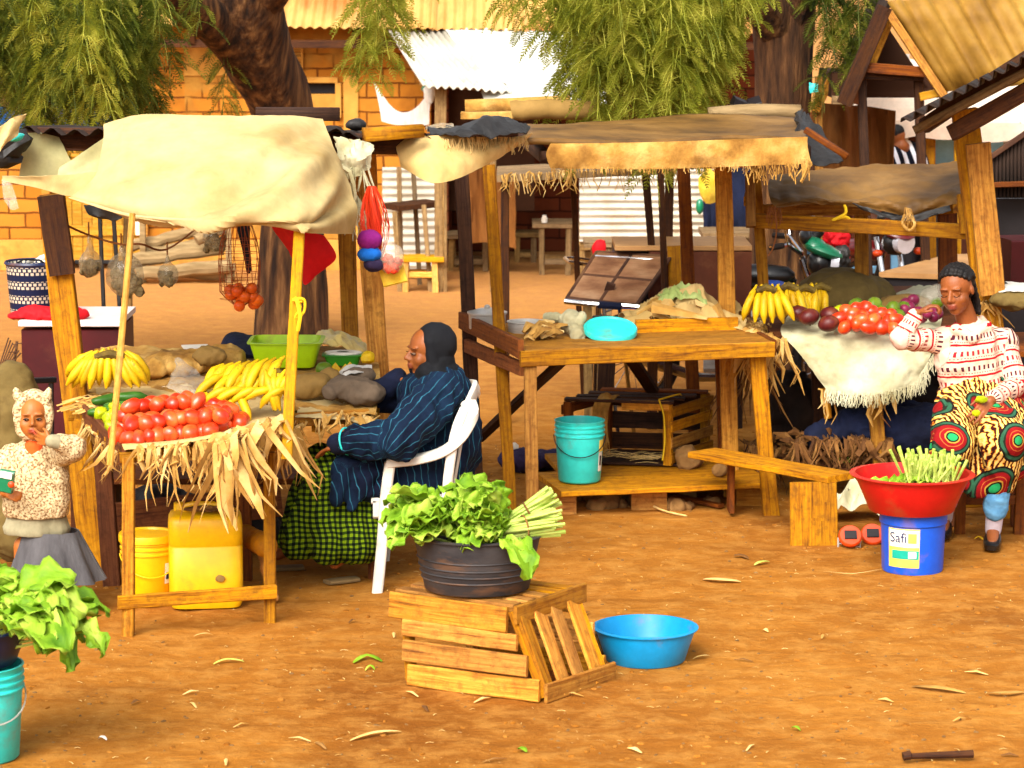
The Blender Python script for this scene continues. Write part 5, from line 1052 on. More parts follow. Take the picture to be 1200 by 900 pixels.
# roof
r0, r1, r2, r3 = P(640, 168, 13.45), P(946, 162, 13.7), P(612, 146, 14.8), P(930, 138, 15.1)
part('roof_sheet', M['tarp'], SB, lambda m: sheet(m, [[r0+V(-.1, 0, .02), r0.lerp(r1, .33), r0.lerp(r1, .66)+V(0, 0, .01), r1], [r0.lerp(r2, .5)+V(-.02, 0, .03), r0.lerp(r1, .33).lerp(r2.lerp(r3, .33), .5)+V(0, 0, .02), r0.lerp(r1, .66).lerp(r2.lerp(r3, .66), .5), r1.lerp(r3, .5)], [r2, r2.lerp(r3, .33), r2.lerp(r3, .66)+V(0, 0, .03), r3]], 40, 14, .03, .012, 2.5))
for a, b in ((r0, r1), (r2, r3), (r0, r2), (r1, r3)): bm('roof_beam', M['wood_dark'], SB, a+V(0, .04, -.07), b+V(0, .04, -.07), .05, .06)
m = MB(); sheet(m, [[r0+V(.02, -.03, .0), r0.lerp(r1, .4)+V(0, -.05, .0), r1+V(0, -.03, .01)], [r0+V(.0, -.05, -.05), r0.lerp(r1, .4)+V(0, -.06, -.06), r1+V(.0, -.04, -.05)], [r0+V(.02, -.04, -.115), r0.lerp(r1, .4)+V(0, -.05, -.13), r1+V(.02, -.04, -.12)]], 70, 12, .003, .008, 6)
ln = [r0+V(.02, -.045, -.11), r0.lerp(r1, .4)+V(0, -.055, -.125), r1+V(.02, -.045, -.115)]; fringe(m, ln, 200, .022, .0025); fringe(m, [r1+V(-.3, -.05, -.11), r1+V(0, -.05, -.1)], 60, .08, .005)
one(m, 'burlap_valance', M['burlap'], 'yellow burlap strip with frayed hem along the front of the middle stall roof', 'burlap')
m = MB(); sheet(m, [[P(940, 128, 14.8), P(955, 140, 14.4), P(990, 182, 13.9)], [P(935, 134, 14.2), P(948, 160, 14.1), P(988, 184, 13.8)], [P(942, 172, 13.8), P(955, 190, 13.8), P(988, 187, 13.75)]], 16, 14, .004, .03, 6); one(m, 'black_sheet', M['black_plastic'], 'black plastic stretched over the right corner of the middle stall roof', 'plastic sheet')
m = MB(); m.beam(P(944, 152, 13.6), P(993, 184, 13.5), .03, .03, wob=.004); one(m, 'roof_pole', M['wood_red'], 'thin pole jutting from the right corner of the middle stall roof', 'pole')
m = MB(); m.tube([cr([P(600, 130, 15.6), P(640, 128, 15.6), P(700, 130, 15.7)], i/10)+V(0, 0, .01*nz((i, 0, 0), .7)) for i in range(11)], .055, 12); one(m, 'rolled_mat', M['brown_bag'], 'rolled brown mat lying across the back of the middle stall roof', 'mat')
m = MB(); m.tube([cr([P(545, 126, 15.9), P(600, 124, 15.9), P(668, 121, 15.9)], i/10) for i in range(11)], .045, 12); m.beam(P(540, 135, 15.7), P(668, 134, 15.7), .1, .04, wob=.01); one(m, 'rolled_carpet', M['burlap'], 'dusty roll and plank lying over the roofs left of the hanging fronds', 'roll')
m = MB(); m.tube([cr([P(830, 134, 15.4), P(880, 130, 15.4), P(938, 131, 15.4)], i/10) for i in range(11)], .04, 10); one(m, 'roof_log', M['log'], 'crooked log lying on the back right of the middle stall roof', 'log')
m = MB(); m.box(P(868, 122, 15.6), (.1, .08, .05), rot=(.2, .4, .2)); m.box(P(885, 122, 15.6), (.07, .08, .05), rot=(.5, -.3, 0)); one(m, 'dark_scraps', M['dark_panel'], 'dark box scraps beside the tree trunk on the roof', 'scrap')
# rear low roof with grey board
SR = thing('rear_roof', 'low grey board roof with straw fringe behind the middle stall', 'roof', XZ(690, 0, 17)); a, b = P(582, 206, 16.6), P(792, 196, 16.6)
part('board', M['wood_grey'], SR, lambda m: sheet(m, [[a, a.lerp(b, .5), b], [a+V(0, .6, .01), a.lerp(b, .5)+V(0, .6, .01), b+V(0, .6, .0)]], 14, 4, .04, .004, 3))
part('straw_fringe', M['husk'], SR, lambda m: (husks(m, [a, a.lerp(b, .25), a.lerp(b, .45)], 26, .12, .02, .05, .4), fringe(m, [a, b], 90, .09, .004)))
for p in (a+V(.05, .1, 0), b+V(-.03, .1, 0)): bm('post', M['wood_dark'], SR, V(p.x, p.y, 0), p+V(0, 0, -.02), .05, .04)
bm('leaning_post', M['wood_dark'], SR, V(XZ(684, 0, 17.5).x, 17.5, 0), P(671, 205, 17.0), .035, .03)
# on the counter
def pot(label, c, r, h, lid):
    T = thing('cooking_pot', label, 'pot', c); m = MB(); m.lathe([(.001, 0), (r*.9, 0), (r*.98, .012), (r, h-.004), (r*1.06, h), (r*1.06, h+.004), (r*.97, h+.003), (r*.94, .012), (.001, .01)], c, 36); m.build('body', M['steel'], T)
    if lid: m = MB(); m.lathe([(.001, h+.03), (r*.4, h+.028), (r*.9, h+.014), (r*1.08, h+.010), (r*1.08, h+.004), (r*.9, h+.006)], c, 36); m.ell(c+V(0, 0, h+.035), (.016, .016, .012)); m.build('lid', M['steel'], T)
    return T
pot('lidded aluminium pot at the far left end of the middle counter', onz(571, 388, ZT)+V(0, 0, .005), .095, .085, True)
pot('open aluminium pan standing right of the lidded pot', onz(617, 392, ZT)+V(0, 0, .005), .095, .06, False)
m = MB(); q = onz(715, 399, ZT); Mx = Euler((.30, .04, 0)).to_matrix(); m.lathe([(.001, .018), (.118, .018), (.124, .024), (.132, .024), (.135, .018), (.135, .0), (.128, 0), (.126, .012), (.001, .012)], q+V(0, 0, .045), 44, M=Mx); one(m, 'bucket_lid', M['teal'], 'round turquoise bucket lid lying on the middle counter', 'lid')
m = MB(); m.ell(q+V(.0, -.04, .01), (.11, .05, .012), disp=.5); one(m, 'yellow_scrap', M['pale_green_cloth'], 'flat yellowish leaf scrap under the turquoise lid', 'leaf')
def crumple(name, mat, label, cat, c, sx, sy, h, n=24, th=.003, f=7, kind=None):
    m = MB(); g = []; o = rnd(0, 90); c = Vector(c)
    for i in range(n+1):
        g.append([])
        for j in range(n+1):
            u, v = i/n*2-1, j/n*2-1; e = max(0, 1-(u*u+v*v)*.5); z = h*e*(.5+1.0*abs(nz((u, v, o), f*.25))+.5*(1-2*abs(nz((u*1.7, v, o), f*.35)))); g[-1].append(c+V(u*sx*(1+.25*nz((u, v, o+4), 1.5)), v*sy*(1+.25*nz((u, v, o+8), 1.5)), max(.003, z)))
    m.grid(g, thick=th); return one(m, name, mat, label, cat, kind=kind)
crumple('paper_sacks', M['awning2'], 'heap of torn brown paper and sacking at the right of the middle counter', 'paper', onz(800, 386, ZT)+V(0, .1, 0), .32, .20, .15, 50, f=7)
m = MB(); c = onz(800, 386, ZT)
for k in range(12): a = c+V(rnd(-.24, .2), rnd(-.15, .1), rnd(.02, .1)); m.ribbon([a, a+V(rnd(-.1, .1), rnd(-.05, .05), .05), a+V(rnd(-.2, .2), rnd(-.1, .0), rnd(-.02, .03))], [.02, .07, .02], nrm=(0, -.6, 1), tw=rnd(-.8, .8))
one(m, 'brown_leaves', M['husk'], 'broad dry leaves among the torn paper on the middle counter', 'dry leaves', kind='stuff')
crumple('green_cloth', M['pale_green_cloth'], 'pale green cloth crumpled on top of the paper heap', 'cloth', c+V(.0, .10, .12), .13, .10, .09, 34, f=7)
m = MB(); c = onz(640, 402, ZT)
for k in range(34): a = c+V(rnd(-.12, .02), rnd(-.05, .15), rnd(.01, .05)); b = a+V(rnd(.04, .13), rnd(-.03, .05), rnd(-.01, .05)); m.ribbon([a, a.lerp(b, .5)+V(0, 0, .02), b], [.02, .05, .015], nrm=(0, -.5, 1), tw=rnd(-.8, .8))
one(m, 'folded_leaves', M['husk'], 'folded dry banana leaves on the counter between pan and turquoise lid', 'dry leaves', kind='stuff')
blob1('cloth_twist', M['sack'], 'twisted pale cloth standing up left of the turquoise lid', 'cloth', [('c', onz(678, 400, ZT)+V(0, 0, .03), onz(672, 396, ZT)+V(-.02, 0, .09), .035, .05), ('c', onz(672, 396, ZT)+V(-.02, 0, .09), onz(640, 392, ZT)+V(0, 0, .09), .03, .015), ('c', onz(676, 398, ZT)+V(0, 0, .09), onz(682, 398, ZT)+V(0, 0, .12), .03, .02)], .009, .012, 12)
m = MB(); m.box(onz(705, 392, ZT)+V(.0, .1, .05), (.085, .05, .065), rot=(0, 0, -.15)); one(m, 'black_box', M['dark_panel'], 'small black box behind the turquoise lid', 'box')
# platform
pl0, pl1, pl2, pl3 = onz(640, 580, .13), onz(892, 567, .13), onz(650, 534, .13), onz(880, 530, .13)
PLT = thing('platform', 'low plank platform under the middle stall counter', 'platform', (pl0.lerp(pl3, .5).x, 14.3, 0))
part('planks', M['wood'], PLT, lambda m: slab(m, pl0, pl2, pl3, pl1, 2, .028))
for px, Y, w in ((760, 14.1, .09), (880, 14.25, .08), (652, 14.0, .1), (800, 14.9, .1)): q = XZ(px, 0, Y); part('block', M['crate'], PLT, lambda m: m.beam((q.x-w, Y, .05), (q.x+w, Y, .05), .12, .115))
bk2 = bucket('plastic_bucket', 'open turquoise bucket standing on the low platform', onz(679, 564, .146)+V(0, 0, .003), .125, .315, M['teal'], False, 'black_metal', 0)
cc = onz(679, 564, .146)+V(0, 0, .003)
part('label', M['label_y'], bk2, lambda m: curved_label(m, cc, lambda z: .125*(.86+.11*z/.226)+.002, -.62, -.22, .16, .22))
part('label_picture', M['label_w'], bk2, lambda m: curved_label(m, cc, lambda z: .125*(.86+.11*z/.226)+.002, -.62, -.30, .06, .157)); part('label_print', M['dark_panel'], bk2, lambda m: curved_label(m, cc, lambda z: .125*(.86+.11*z/.226)+.0035, -.56, -.42, .09, .14))
# slatted crate on its side
CR = thing('slatted_crate', 'dark slatted wooden crate lying on its side on the platform', 'crate', onz(745, 550, .146))
o = onz(662, 545, .146); ex = (onz(784, 549, .146)-o); ex.z = 0; Lx = ex.length; ex.normalize(); ey = V(.50, .86, 0).normalized(); Ly = .46; Lz = .33; o = o+V(0, .02, 0)
def C3(a, b, c): return o+ex*(a*Lx)+ey*(b*Ly)+V(0, 0, c*Lz+.012)
for b in (.05, .33, .62, .92): bm('slat', M['wood_dark'] if b < .9 else M['wood_red'], CR, C3(-.02, b, 1.0), C3(1.02, b, 1.0), .075, .014, up=(0, 0, 1))
for a in (.02, .98):
    for b in (.03, .97): bm('corner_post', M['wood_red'] if a < .5 else M['wood'], CR, C3(a, b, 0), C3(a, b, .97), .045, .035, up=ey)
for cz in (.12, .36, .62, .86): bm('slat', M['wood'], CR, C3(1.03, -.02, cz), C3(1.03, 1.02, cz), .012, .055, up=(0, 0, 1))
for cz in (.12, .50, .84): bm('slat', M['wood_red'], CR, C3(-.03, 0, cz), C3(-.03, 1, cz), .012, .055, up=(0, 0, 1))
for cz in (.15, .5, .85): bm('slat', M['wood_dark'], CR, C3(0, 1.03, cz), C3(1, 1.03, cz), .012, .09, up=(0, 0, 1))
bm('slat', M['wood_dark'], CR, C3(0, .5, 0), C3(1, .5, 0), .4, .012, up=(0, 0, 1)); bm('slat', M['wood'], CR, C3(.55, -.01, .95), C3(1.0, -.01, .95), .015, .05)
m = MB(); sheet(m, [[C3(.30, .1, 1.08), C3(.38, .1, 1.1), C3(.50, .06, 1.08)], [C3(.29, -.02, .98), C3(.36, -.03, 1.0), C3(.45, -.03, .98)], [C3(.26, -.06, .6), C3(.34, -.06, .62), C3(.43, -.05, .62)], [C3(.22, -.07, .36), C3(.34, -.07, .4), C3(.45, -.06, .34)]], 16, 22, .004, .016, 12)
fringe(m, [C3(.22, -.08, .38), C3(.45, -.07, .36)], 50, .05, .003); one(m, 'frayed_rag', M['burlap'], 'frayed pale sacking rag hanging over the slatted crate', 'rag')
m = MB(); m.tube([cr([C3(.92, -.05, 1.06), C3(.98, -.08, .8), C3(.99, -.08, .4), C3(.97, -.08, .1)], i/10) for i in range(11)], .005, 5); m.tube([cr([C3(.92, -.05, 1.06), C3(1.0, .2, 1.1), C3(.96, .4, 1.05)], i/8) for i in range(9)], .005, 5); one(m, 'yellow_string', M['rope_y'], 'yellow string tied round the right end of the slatted crate', 'string')
m = MB()
for k in range(60): a = C3(rnd(-.1, .8), rnd(-.1, .5), .04)+V(0, 0, rnd(0, .02)); m.ribbon([a, a+V(.06, rnd(-.03, .03), .01), a+V(.12, rnd(-.04, .04), 0)], .006, nrm=(0, 0, 1))
one(m, 'loose_straw', M['straw'], 'loose straw spilling in front of the slatted crate', 'straw', kind='stuff')
blob1('large_stone', M['stone'], 'rounded tan stone beside the slatted crate on the platform', 'stone', [('e', onz(806, 548, .146)+V(0, 0, .05), (.075, .06, .062), (0, .3, 0)), ('e', onz(796, 545, .146)+V(0, .03, .04), (.06, .06, .05))], .008, .012, 12)
blob1('small_stone', M['stone'], 'smaller angular stone near the end of the bench plank', 'stone', [('e', onz(842, 558, .146)+V(0, 0, .03), (.04, .035, .035), (0, .5, 0))], .008, .008, 14)
for i in range(15):
    px = rnd(648, 890); q = G(px, rnd(590, 606)); r = rnd(.03, .065); blob1('rock', M['stone'], 'dark rough rock in the rubble under the low platform', 'rock', [('e', V(q.x, q.y+.15, r*.4), (r*1.2, r, r*.7), (0, 0, rnd(0, 3)))], .010, .016, 14)['group'] = 'rocks under the platform'
m = MB(); m.tube([cr([G(745, 588)+V(0, 0, .03), G(775, 602)+V(0, 0, .02), G(805, 607)+V(0, 0, .01)], i/8) for i in range(9)], .006, 5); one(m, 'dry_stick', M['straw'], 'thin curved dry stick lying in front of the low platform', 'stick')
bm_ = MB(); bm_.beam(G(780, 590)+V(0, .1, .03), G(845, 597)+V(0, 0, .02), .05, .02, wob=.01); one(bm_, 'wood_scrap', M['wood_red'], 'flat reddish wood scrap under the right half of the platform', 'wood scrap')
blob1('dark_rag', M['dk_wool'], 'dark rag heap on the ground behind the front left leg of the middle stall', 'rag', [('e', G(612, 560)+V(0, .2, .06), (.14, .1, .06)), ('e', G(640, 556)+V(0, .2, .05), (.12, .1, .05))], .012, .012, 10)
m = MB(); m.ell(G(606, 552)+V(-.02, 0, .13), (.03, .03, .03), disp=.3); one(m, 'white_scrap', M['paper'], 'small white scrap on the dark rag heap', 'scrap')
# bench
BN = thing('wooden_bench', 'narrow plank bench in front of the right stall', 'bench', G(955, 642))
gb = G(956, 640); s0 = P(822, 528, 13.95); s1 = P(986, 556, 13.25)
part('seat', M['wood'], BN, lambda m: m.beam(s0+V(0, 0, -.015), V(s1.x, s1.y, s1.z-.015), .19, .032, wob=.006))
part('leg', M['wood'], BN, lambda m: (m.beam(V(gb.x-.045, gb.y+.02, .0), V(gb.x-.05, gb.y+.03, s1.z-.03), .028, .15, up=(1, 0, 0), wob=.002), m.beam(V(gb.x+.06, gb.y+.02, .0), V(gb.x+.045, gb.y+.03, s1.z-.032), .026, .10, up=(1, 0, 0), wob=.002), m.beam(V(gb.x+.02, gb.y+.022, .12), V(gb.x+.02, gb.y+.03, s1.z-.034), .024, .1, up=(1, 0, 0))))
part('leg', M['wood_red'], BN, lambda m: m.beam(V(s0.x+.15, s0.y, .02), V(s0.x+.15, s0.y, s0.z-.03), .16, .028, up=(1, 0, 0)))
# =================================================================== RIGHT STALL
SD = thing('market_stall', 'right fruit stall with olive tarpaulin tied over a yellow pole frame', 'market stall', (2.1, 14.9, 0))
ZR = .88
t0, t1, t2, t3 = XZ(900, ZR, 14.2), XZ(1130, ZR, 14.2), XZ(895, ZR+.06, 15.7), XZ(1125, ZR+.06, 15.7)
part('tabletop', M['wood_red'], SD, lambda m: slab(m, t0, t2, t3, t1, 6, .03))
bm('leg', M['wood'], SD, V(XZ(1036, 0, 14.15).x, 14.15, -.02), P(1023, 440, 14.25), .075, .05, up=(0, -1, 0))
bm('leg', M['wood_red'], SD, V(XZ(905, 0, 15.4).x, 15.4, -.02), XZ(905, ZR, 15.4), .07, .06); bm('leg', M['wood_dark'], SD, V(XZ(1110, 0, 15.5).x, 15.5, -.02), XZ(1108, ZR, 15.5), .07, .06); bm('leg', M['wood_dark'], SD, V(XZ(960, 0, 15.0).x, 15.0, -.02), XZ(958, ZR, 15.0), .07, .06)
bm('post', M['wood'], SD, XZ(897, ZR, 14.9), P(885, 196, 14.9), .055, .045, up=(0, -1, 0))
bm('front_rail', M['wood'], SD, P(878, 258, 14.6), P(1132, 271, 14.3), .04, .075)
bm('rear_rail', M['wood'], SD, P(880, 246, 15.1), P(1020, 246, 15.1), .04, .06); bm('post', M['wood'], SD, V(XZ(1012, 0, 15.2).x, 15.2, 0), P(1008, 245, 15.2), .07, .05, up=(0, -1, 0))
bm('side_rail', M['wood'], SD, P(876, 236, 14.55), P(882, 212, 15.5), .04, .05); bm('bracket', M['wood'], SD, P(880, 266, 14.5), P(879, 203, 14.6), .05, .04, up=(0, -1, 0))
bm('bracket', M['wood'], SD, P(1131, 274, 14.25), P(1127, 228, 14.3), .05, .04, up=(0, -1, 0)); bm('rear_rail', M['wood'], SD, P(1120, 243, 14.9), P(1060, 250, 15.2), .04, .06); bm('post', M['wood_red'], SD, V(XZ(1112, 0, 15.0).x, 15.0, 0), P(1110, 235, 15.0), .1, .06, up=(0, -1, 0))
bm('shelf', M['wood_red'], SD, P(905, 545, 14.4), P(1100, 545, 14.4), .35, .03); bm('bracket', M['wood'], SD, P(966, 455, 14.3), P(970, 490, 14.3), .04, .03, up=(0, -1, 0))
m = MB(); sheet(m, [[(905, 205, 15.4), (960, 198, 15.4), (1030, 194, 15.4), (1085, 190, 15.4), (1126, 188, 15.3)], [(900, 214, 14.9), (955, 212, 14.9), (1030, 212, 14.9), (1085, 208, 14.9), (1127, 206, 14.8)], [(902, 232, 14.55), (960, 232, 14.5), (1020, 232, 14.5), (1080, 232, 14.45), (1126, 224, 14.4)], [(908, 243, 14.5), (960, 240, 14.5), (1015, 244, 14.48), (1070, 252, 14.42), (1120, 238, 14.35)]], 80, 34, .005, .018, 3.6, crease=((.15, .95, .5, .35, .05, .03), (.1, .3, .6, .7, .04, .03), (.5, .6, .74, 1, .04, -.04), (.95, .55, .74, 1, .04, -.04), (.2, .6, .9, .5, .03, .025)))
one(m, 'olive_tarpaulin', M['tarp'], 'olive brown tarpaulin draped and tied over the right stall frame', 'tarpaulin')
m = MB(); sheet(m, [[(998, 238, 14.45), (1030, 246, 14.42), (1066, 252, 14.4), (1112, 240, 14.35)], [(1008, 246, 14.44), (1036, 253, 14.4), (1068, 259, 14.38), (1114, 246, 14.33)]], 24, 6, .004, .02, 9); one(m, 'black_edge', M['black_plastic'], 'black plastic edge rolled under the olive tarpaulin', 'plastic')
m = MB(); m.tube([cr([P(1060, 252, 14.35), P(1058, 262, 14.3), P(1066, 270, 14.28), P(1072, 262, 14.28), P(1064, 250, 14.35)], i/16) for i in range(17)], .008, 6); fringe(m, [P(1060, 244, 14.3), P(1068, 246, 14.3)], 20, .08); one(m, 'tie_cloth', M['husk'], 'tan rag tied round the front pole under the olive tarpaulin', 'rag')
m = MB(); m.tube([cr([P(989, 238, 14.5), P(991, 250, 14.45), P(976, 258, 14.45), P(991, 254, 14.45), P(1000, 262, 14.45)], i/16) for i in range(17)], .008, 6); one(m, 'yellow_tie', M['rope_y'], 'yellow plastic tie on the front pole of the right stall', 'tie')
m = MB(); m.tube([cr([P(908, 242, 14.4), P(910, 270, 14.4), P(906, 290, 14.4), P(900, 300, 14.4)], i/12) for i in range(13)], .004, 5); fringe(m, [P(900, 243, 14.45), P(915, 245, 14.45)], 24, .07, .003); one(m, 'loose_string', M['rope'], 'loose brown string dangling from the left end of the front pole', 'string')
# cloth front & mounds
m = MB(); sheet(m, [[XZ(925, .93, 14.7), XZ(990, .94, 14.7), XZ(1050, .94, 14.7), XZ(1105, .93, 14.7)], [XZ(915, .895, 14.2), XZ(985, .90, 14.15), XZ(1050, .90, 14.15), XZ(1100, .89, 14.15)], [(935, 412, 14.1), (990, 414, 14.07), (1050, 420, 14.07), (1092, 415, 14.1)], [(962, 448, 14.1), (1000, 456, 14.05), (1040, 456, 14.05), (1080, 440, 14.1)], [(972, 460, 14.1), (1002, 463, 14.05), (1040, 460, 14.05), (1082, 447, 14.1)]], 50, 34, .004, .016, 4.5)
fringe(m, [(968, 455, 14.08), (1000, 462, 14.03), (1040, 459, 14.03), (1084, 446, 14.05)], 260, .05, .003); fringe(m, [(1078, 440, 14.05), (1094, 415, 14.05)], 60, .06, .003)
one(m, 'sack_cloth', M['sack'], 'pale woven sack cloth hanging with frayed hem over the right stall front', 'sackcloth')
m = MB(); husks(m, [(872, 385, 14.3), (890, 392, 14.15), (918, 402, 14.1)], 60, .28, .04, .1, .5, .06); husks(m, [(878, 378, 14.6), (905, 388, 14.3)], 40, .15, .03, .1, .9)
one(m, 'dry_leaf_tuft', M['husk'], 'dry banana leaves hanging between the middle stall and the pale sack cloth', 'dry leaves', kind='stuff')
m = MB(); husks(m, [(870, 425, 14.7), (890, 430, 14.5)], 30, .3, .03, .1, .7, .06); husks(m, [(872, 520, 14.6), (900, 525, 14.5)], 40, .28, .02, .1, .7, .06)
for k in range(190):
    a = P(rnd(905, 1050), rnd(508, 545), rnd(14.25, 14.8)); b = a+V(rnd(-.12, .12), rnd(-.05, .05), rnd(-.07, .05)); m.ribbon([a, a.lerp(b, .5)+V(0, -.02, .02), b], [.012, .035, .01], nrm=(rnd(-.3, .3), -1, .6), tw=rnd(-1, 1))
husks(m, [(930, 520, 14.2), (990, 515, 14.2), (1045, 520, 14.2)], 70, .16, .028, .1, .8, .06)
one(m, 'dry_leaf_heap', M['husk_dark'], 'heap of dry leaves on the low shelf under the right stall', 'dry leaves', kind='stuff')
m = MB(); husks(m, [(1022, 448, 14.12), (1046, 450, 14.12)], 10, .20, .04, .03, .2, .03); husks(m, [(964, 458, 14.15), (976, 456, 14.15)], 5, .16, .03, .03, .2); one(m, 'leaf_strips', M['husk'], 'broad dry leaf strips hanging beside the front leg of the right stall', 'dry leaves', kind='stuff')
blob1('navy_blanket', M['navy_cloth'], 'dark navy blanket bundled under the right stall', 'blanket', [('c', P(958, 512, 14.35), P(1000, 500, 14.35), .06, .08), ('c', P(1000, 500, 14.35), P(1090, 505, 14.4), .09, .13), ('e', P(1060, 496, 14.5), (.2, .12, .1))], .012, .02, 7)
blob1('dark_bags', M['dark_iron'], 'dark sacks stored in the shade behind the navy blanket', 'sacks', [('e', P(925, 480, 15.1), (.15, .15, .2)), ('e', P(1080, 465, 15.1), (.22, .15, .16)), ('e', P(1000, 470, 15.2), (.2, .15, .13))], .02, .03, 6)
blob1('cloth_mound', M['olive_sack'], 'olive sackcloth mound behind the bananas of the right stall', 'sackcloth', [('e', XZ(985, .95, 15.25), (.24, .25, .15)), ('e', XZ(1015, .93, 15.3), (.16, .2, .12))], .014, .012, 6)
m = MB(); sheet(m, [[P(1036, 352, 15.3), P(1070, 334, 15.4), P(1098, 336, 15.4)], [P(1040, 362, 15.0), P(1072, 350, 15.0), P(1100, 346, 15.1)], [P(1044, 368, 14.8), P(1072, 366, 14.7), P(1100, 360, 14.8)]], 20, 14, .004, .02, 6); one(m, 'grey_sack', M['sack'], 'grey sack folded back behind the green mangoes', 'sack')
blob1('brown_sack', M['brown_bag'], 'low brown sack behind the mangoes of the right stall', 'sack', [('e', XZ(1060, .93, 14.9), (.16, .14, .07))], .012, .012, 8)
blob1('clear_bag', M['poly'], 'clear bag with a yellow fruit beside the young woman\'s head', 'bag', [('e', P(1094, 352, 14.7), (.07, .05, .08))], .01, .015, 14); single('lemon', MAN, P(1098, 355, 14.66), (0, 0, .3), 'bright yellow fruit in the clear bag beside the woman', 'fruit', None, .8).data = BAN[0][0] if False else MAN
# fruit on right stall
def rbun(px, py, Y, lab, flip=1, n=6, crown=True):
    fs = [(V(-.07+.03*i, rnd(-.01, .01), .01), V((-.42+.15*i)*flip, -.55, -.75), V(0, -.8, .5), rnd(.95, 1.1)) for i in range(n)]+[(V(-.06+.032*i, .03, .03), V((-.35+.14*i)*flip, -.35, -.6), V(0, -.7, .6), rnd(.85, 1)) for i in range(n-1)]
    return bananas(lab, P(px, py, Y), fs, [(-.05, .0, .03), (0, .01, .05), (.05, 0, .03)], cr_=.02)
rbun(898, 348, 14.15, 'leftmost hanging bunch of bananas on the right stall', 1, 6)
rbun(924, 346, 14.25, 'middle bunch of bananas on the right stall', 1, 5)
rbun(944, 348, 14.35, 'bananas just left of the purple fruit on the right stall', -1, 5)
rbun(962, 346, 14.5, 'rearmost bananas leaning against the olive mound', 1, 4)
PAS = blobmesh('passion_fruit', 'avocado', .044, (1.25, 1, .95), .06)
for px, py, Y in ((948, 374, 14.12), (973, 372, 14.15), (971, 382, 14.05), (937, 370, 14.2)): single('purple_fruit', PAS, P(px, py, Y)+V(0, 0, .012), (0, rnd(-.3, .3), rnd(-.4, .4)), 'dark purple egg shaped fruit between bananas and tomatoes', 'fruit', 'purple fruits on the right stall', 1.0)
single('yellow_fruit', blobmesh('lemon', 'pepper', .035, (1.2, 1, 1), .1), P(985, 365, 14.3), (0, 0, .2), 'small yellow green fruit above the purple fruit', 'fruit', None)
for i, (px, py, Y) in enumerate(((990, 386, 14.0), (1004, 383, 14.02), (1018, 386, 14.0), (1034, 386, 14.0), (1046, 387, 14.0), (984, 376, 14.1), (997, 376, 14.1), (1011, 372, 14.1), (1024, 377, 14.08), (1040, 378, 14.1), (1050, 377, 14.1), (992, 367, 14.2), (1004, 364, 14.2), (1014, 363, 14.2), (1022, 368, 14.2), (1032, 370, 14.2), (1044, 371, 14.2), (1008, 377, 14.02), (1000, 370, 14.12))):
    single('tomato', R.choice(TOM), P(px, py, Y)+V(0, 0, .01), (rnd(-.5, .5), rnd(-.5, .5), rnd(0, 6)), 'red tomato in the heap on the right stall', 'tomato', 'tomatoes heaped on the right stall', rnd(.95, 1.15))
for i, (px, py, Y) in enumerate(((1024, 358, 14.4), (1033, 366, 14.3), (1046, 362, 14.3), (1052, 370, 14.25), (1003, 358, 14.4), (1038, 374, 14.2), (1018, 364, 14.4), (1058, 362, 14.4))):
    single('mango', MAN, P(px, py, Y), (rnd(-.3, .3), rnd(-.9, .9), rnd(0, 6)), 'green mango in the heap behind the tomatoes of the right stall', 'mango', 'green mangoes on the right stall', rnd(.95, 1.15))
ONI = blobmesh('onion', 'eggplant', .03, (1, 1, .9), .05)
for i, (px, py, Y) in enumerate(((1086, 368, 14.1), (1094, 372, 14.15), (1080, 372, 14.15), (1062, 356, 14.5), (1070, 352, 14.5), (1060, 363, 14.35), (1066, 360, 14.4), (1090, 364, 14.3), (1098, 368, 14.2), (1076, 366, 14.3))):
    single('red_onion', ONI, P(px, py, Y), (rnd(-1, 1), rnd(-1, 1), rnd(0, 6)), 'purple onion near the young woman\'s bent arm', 'onion', 'purple onions on the right stall', rnd(.9, 1.2))
# =================================================================== FAR RIGHT STALL (roof and big post)
SE = thing('market_stall', 'far right stall with dark iron roof on a thick two piece post', 'market stall', G(1185, 610))
gp = G(1192, 628); bm('post', M['wood'], SE, V(XZ(1188, 0, 13.9).x, 13.9, -.02), P(1130, 128, 13.9), .125, .08, up=(0, -1, 0)); bm('upper_post_piece', M['wood'], SE, P(1163, 345, 13.78), P(1146, 168, 13.78), .12, .05, up=(0, -1, 0))
ra, rb = P(1055, 143, 13.2), P(1290, 22, 12.8)
part('roof', M['dark_iron'], SE, lambda m: corr(m, ra, rb, ra+V(.3, 1.6, -.05), rb+V(.3, 1.6, -.05), 15, .018, nv=3, thick=.006))
part('roof_edge', M['wood_grey'], SE, lambda m: m.beam(ra+V(.1, .2, -.05), rb+V(0, .2, -.09), .05, .04)); part('rafter', M['wood_dark'], SE, lambda m: m.beam(ra+V(.28, .25, -.07), rb+V(0, .25, -.17), .05, .08, wob=.006)); part('rafter', M['wood_dark'], SE, lambda m: m.beam(ra+V(.3, 1.3, -.10), rb+V(0, 1.3, -.17), .05, .08, wob=.006))
bm('tabletop', M['wood_red'], SE, XZ(1160, .86, 14.0), XZ(1330, .86, 14.0), .7, .03); bm('leg', M['wood_red'], SE, V(XZ(1290, 0, 13.8).x, 13.8, 0), XZ(1290, .85, 13.8), .07, .07); bm('leg', M['wood_dark'], SE, V(XZ(1180, 0, 14.3).x, 14.3, 0), XZ(1180, .85, 14.3), .07, .07)
blob1('canvas_bag', M['olive_sack'], 'beige canvas bag lying on the table right of the thick post', 'bag', [('e', P(1190, 352, 13.75), (.13, .09, .045)), ('e', P(1172, 346, 13.8), (.05, .05, .035))], .01, .01, 10)
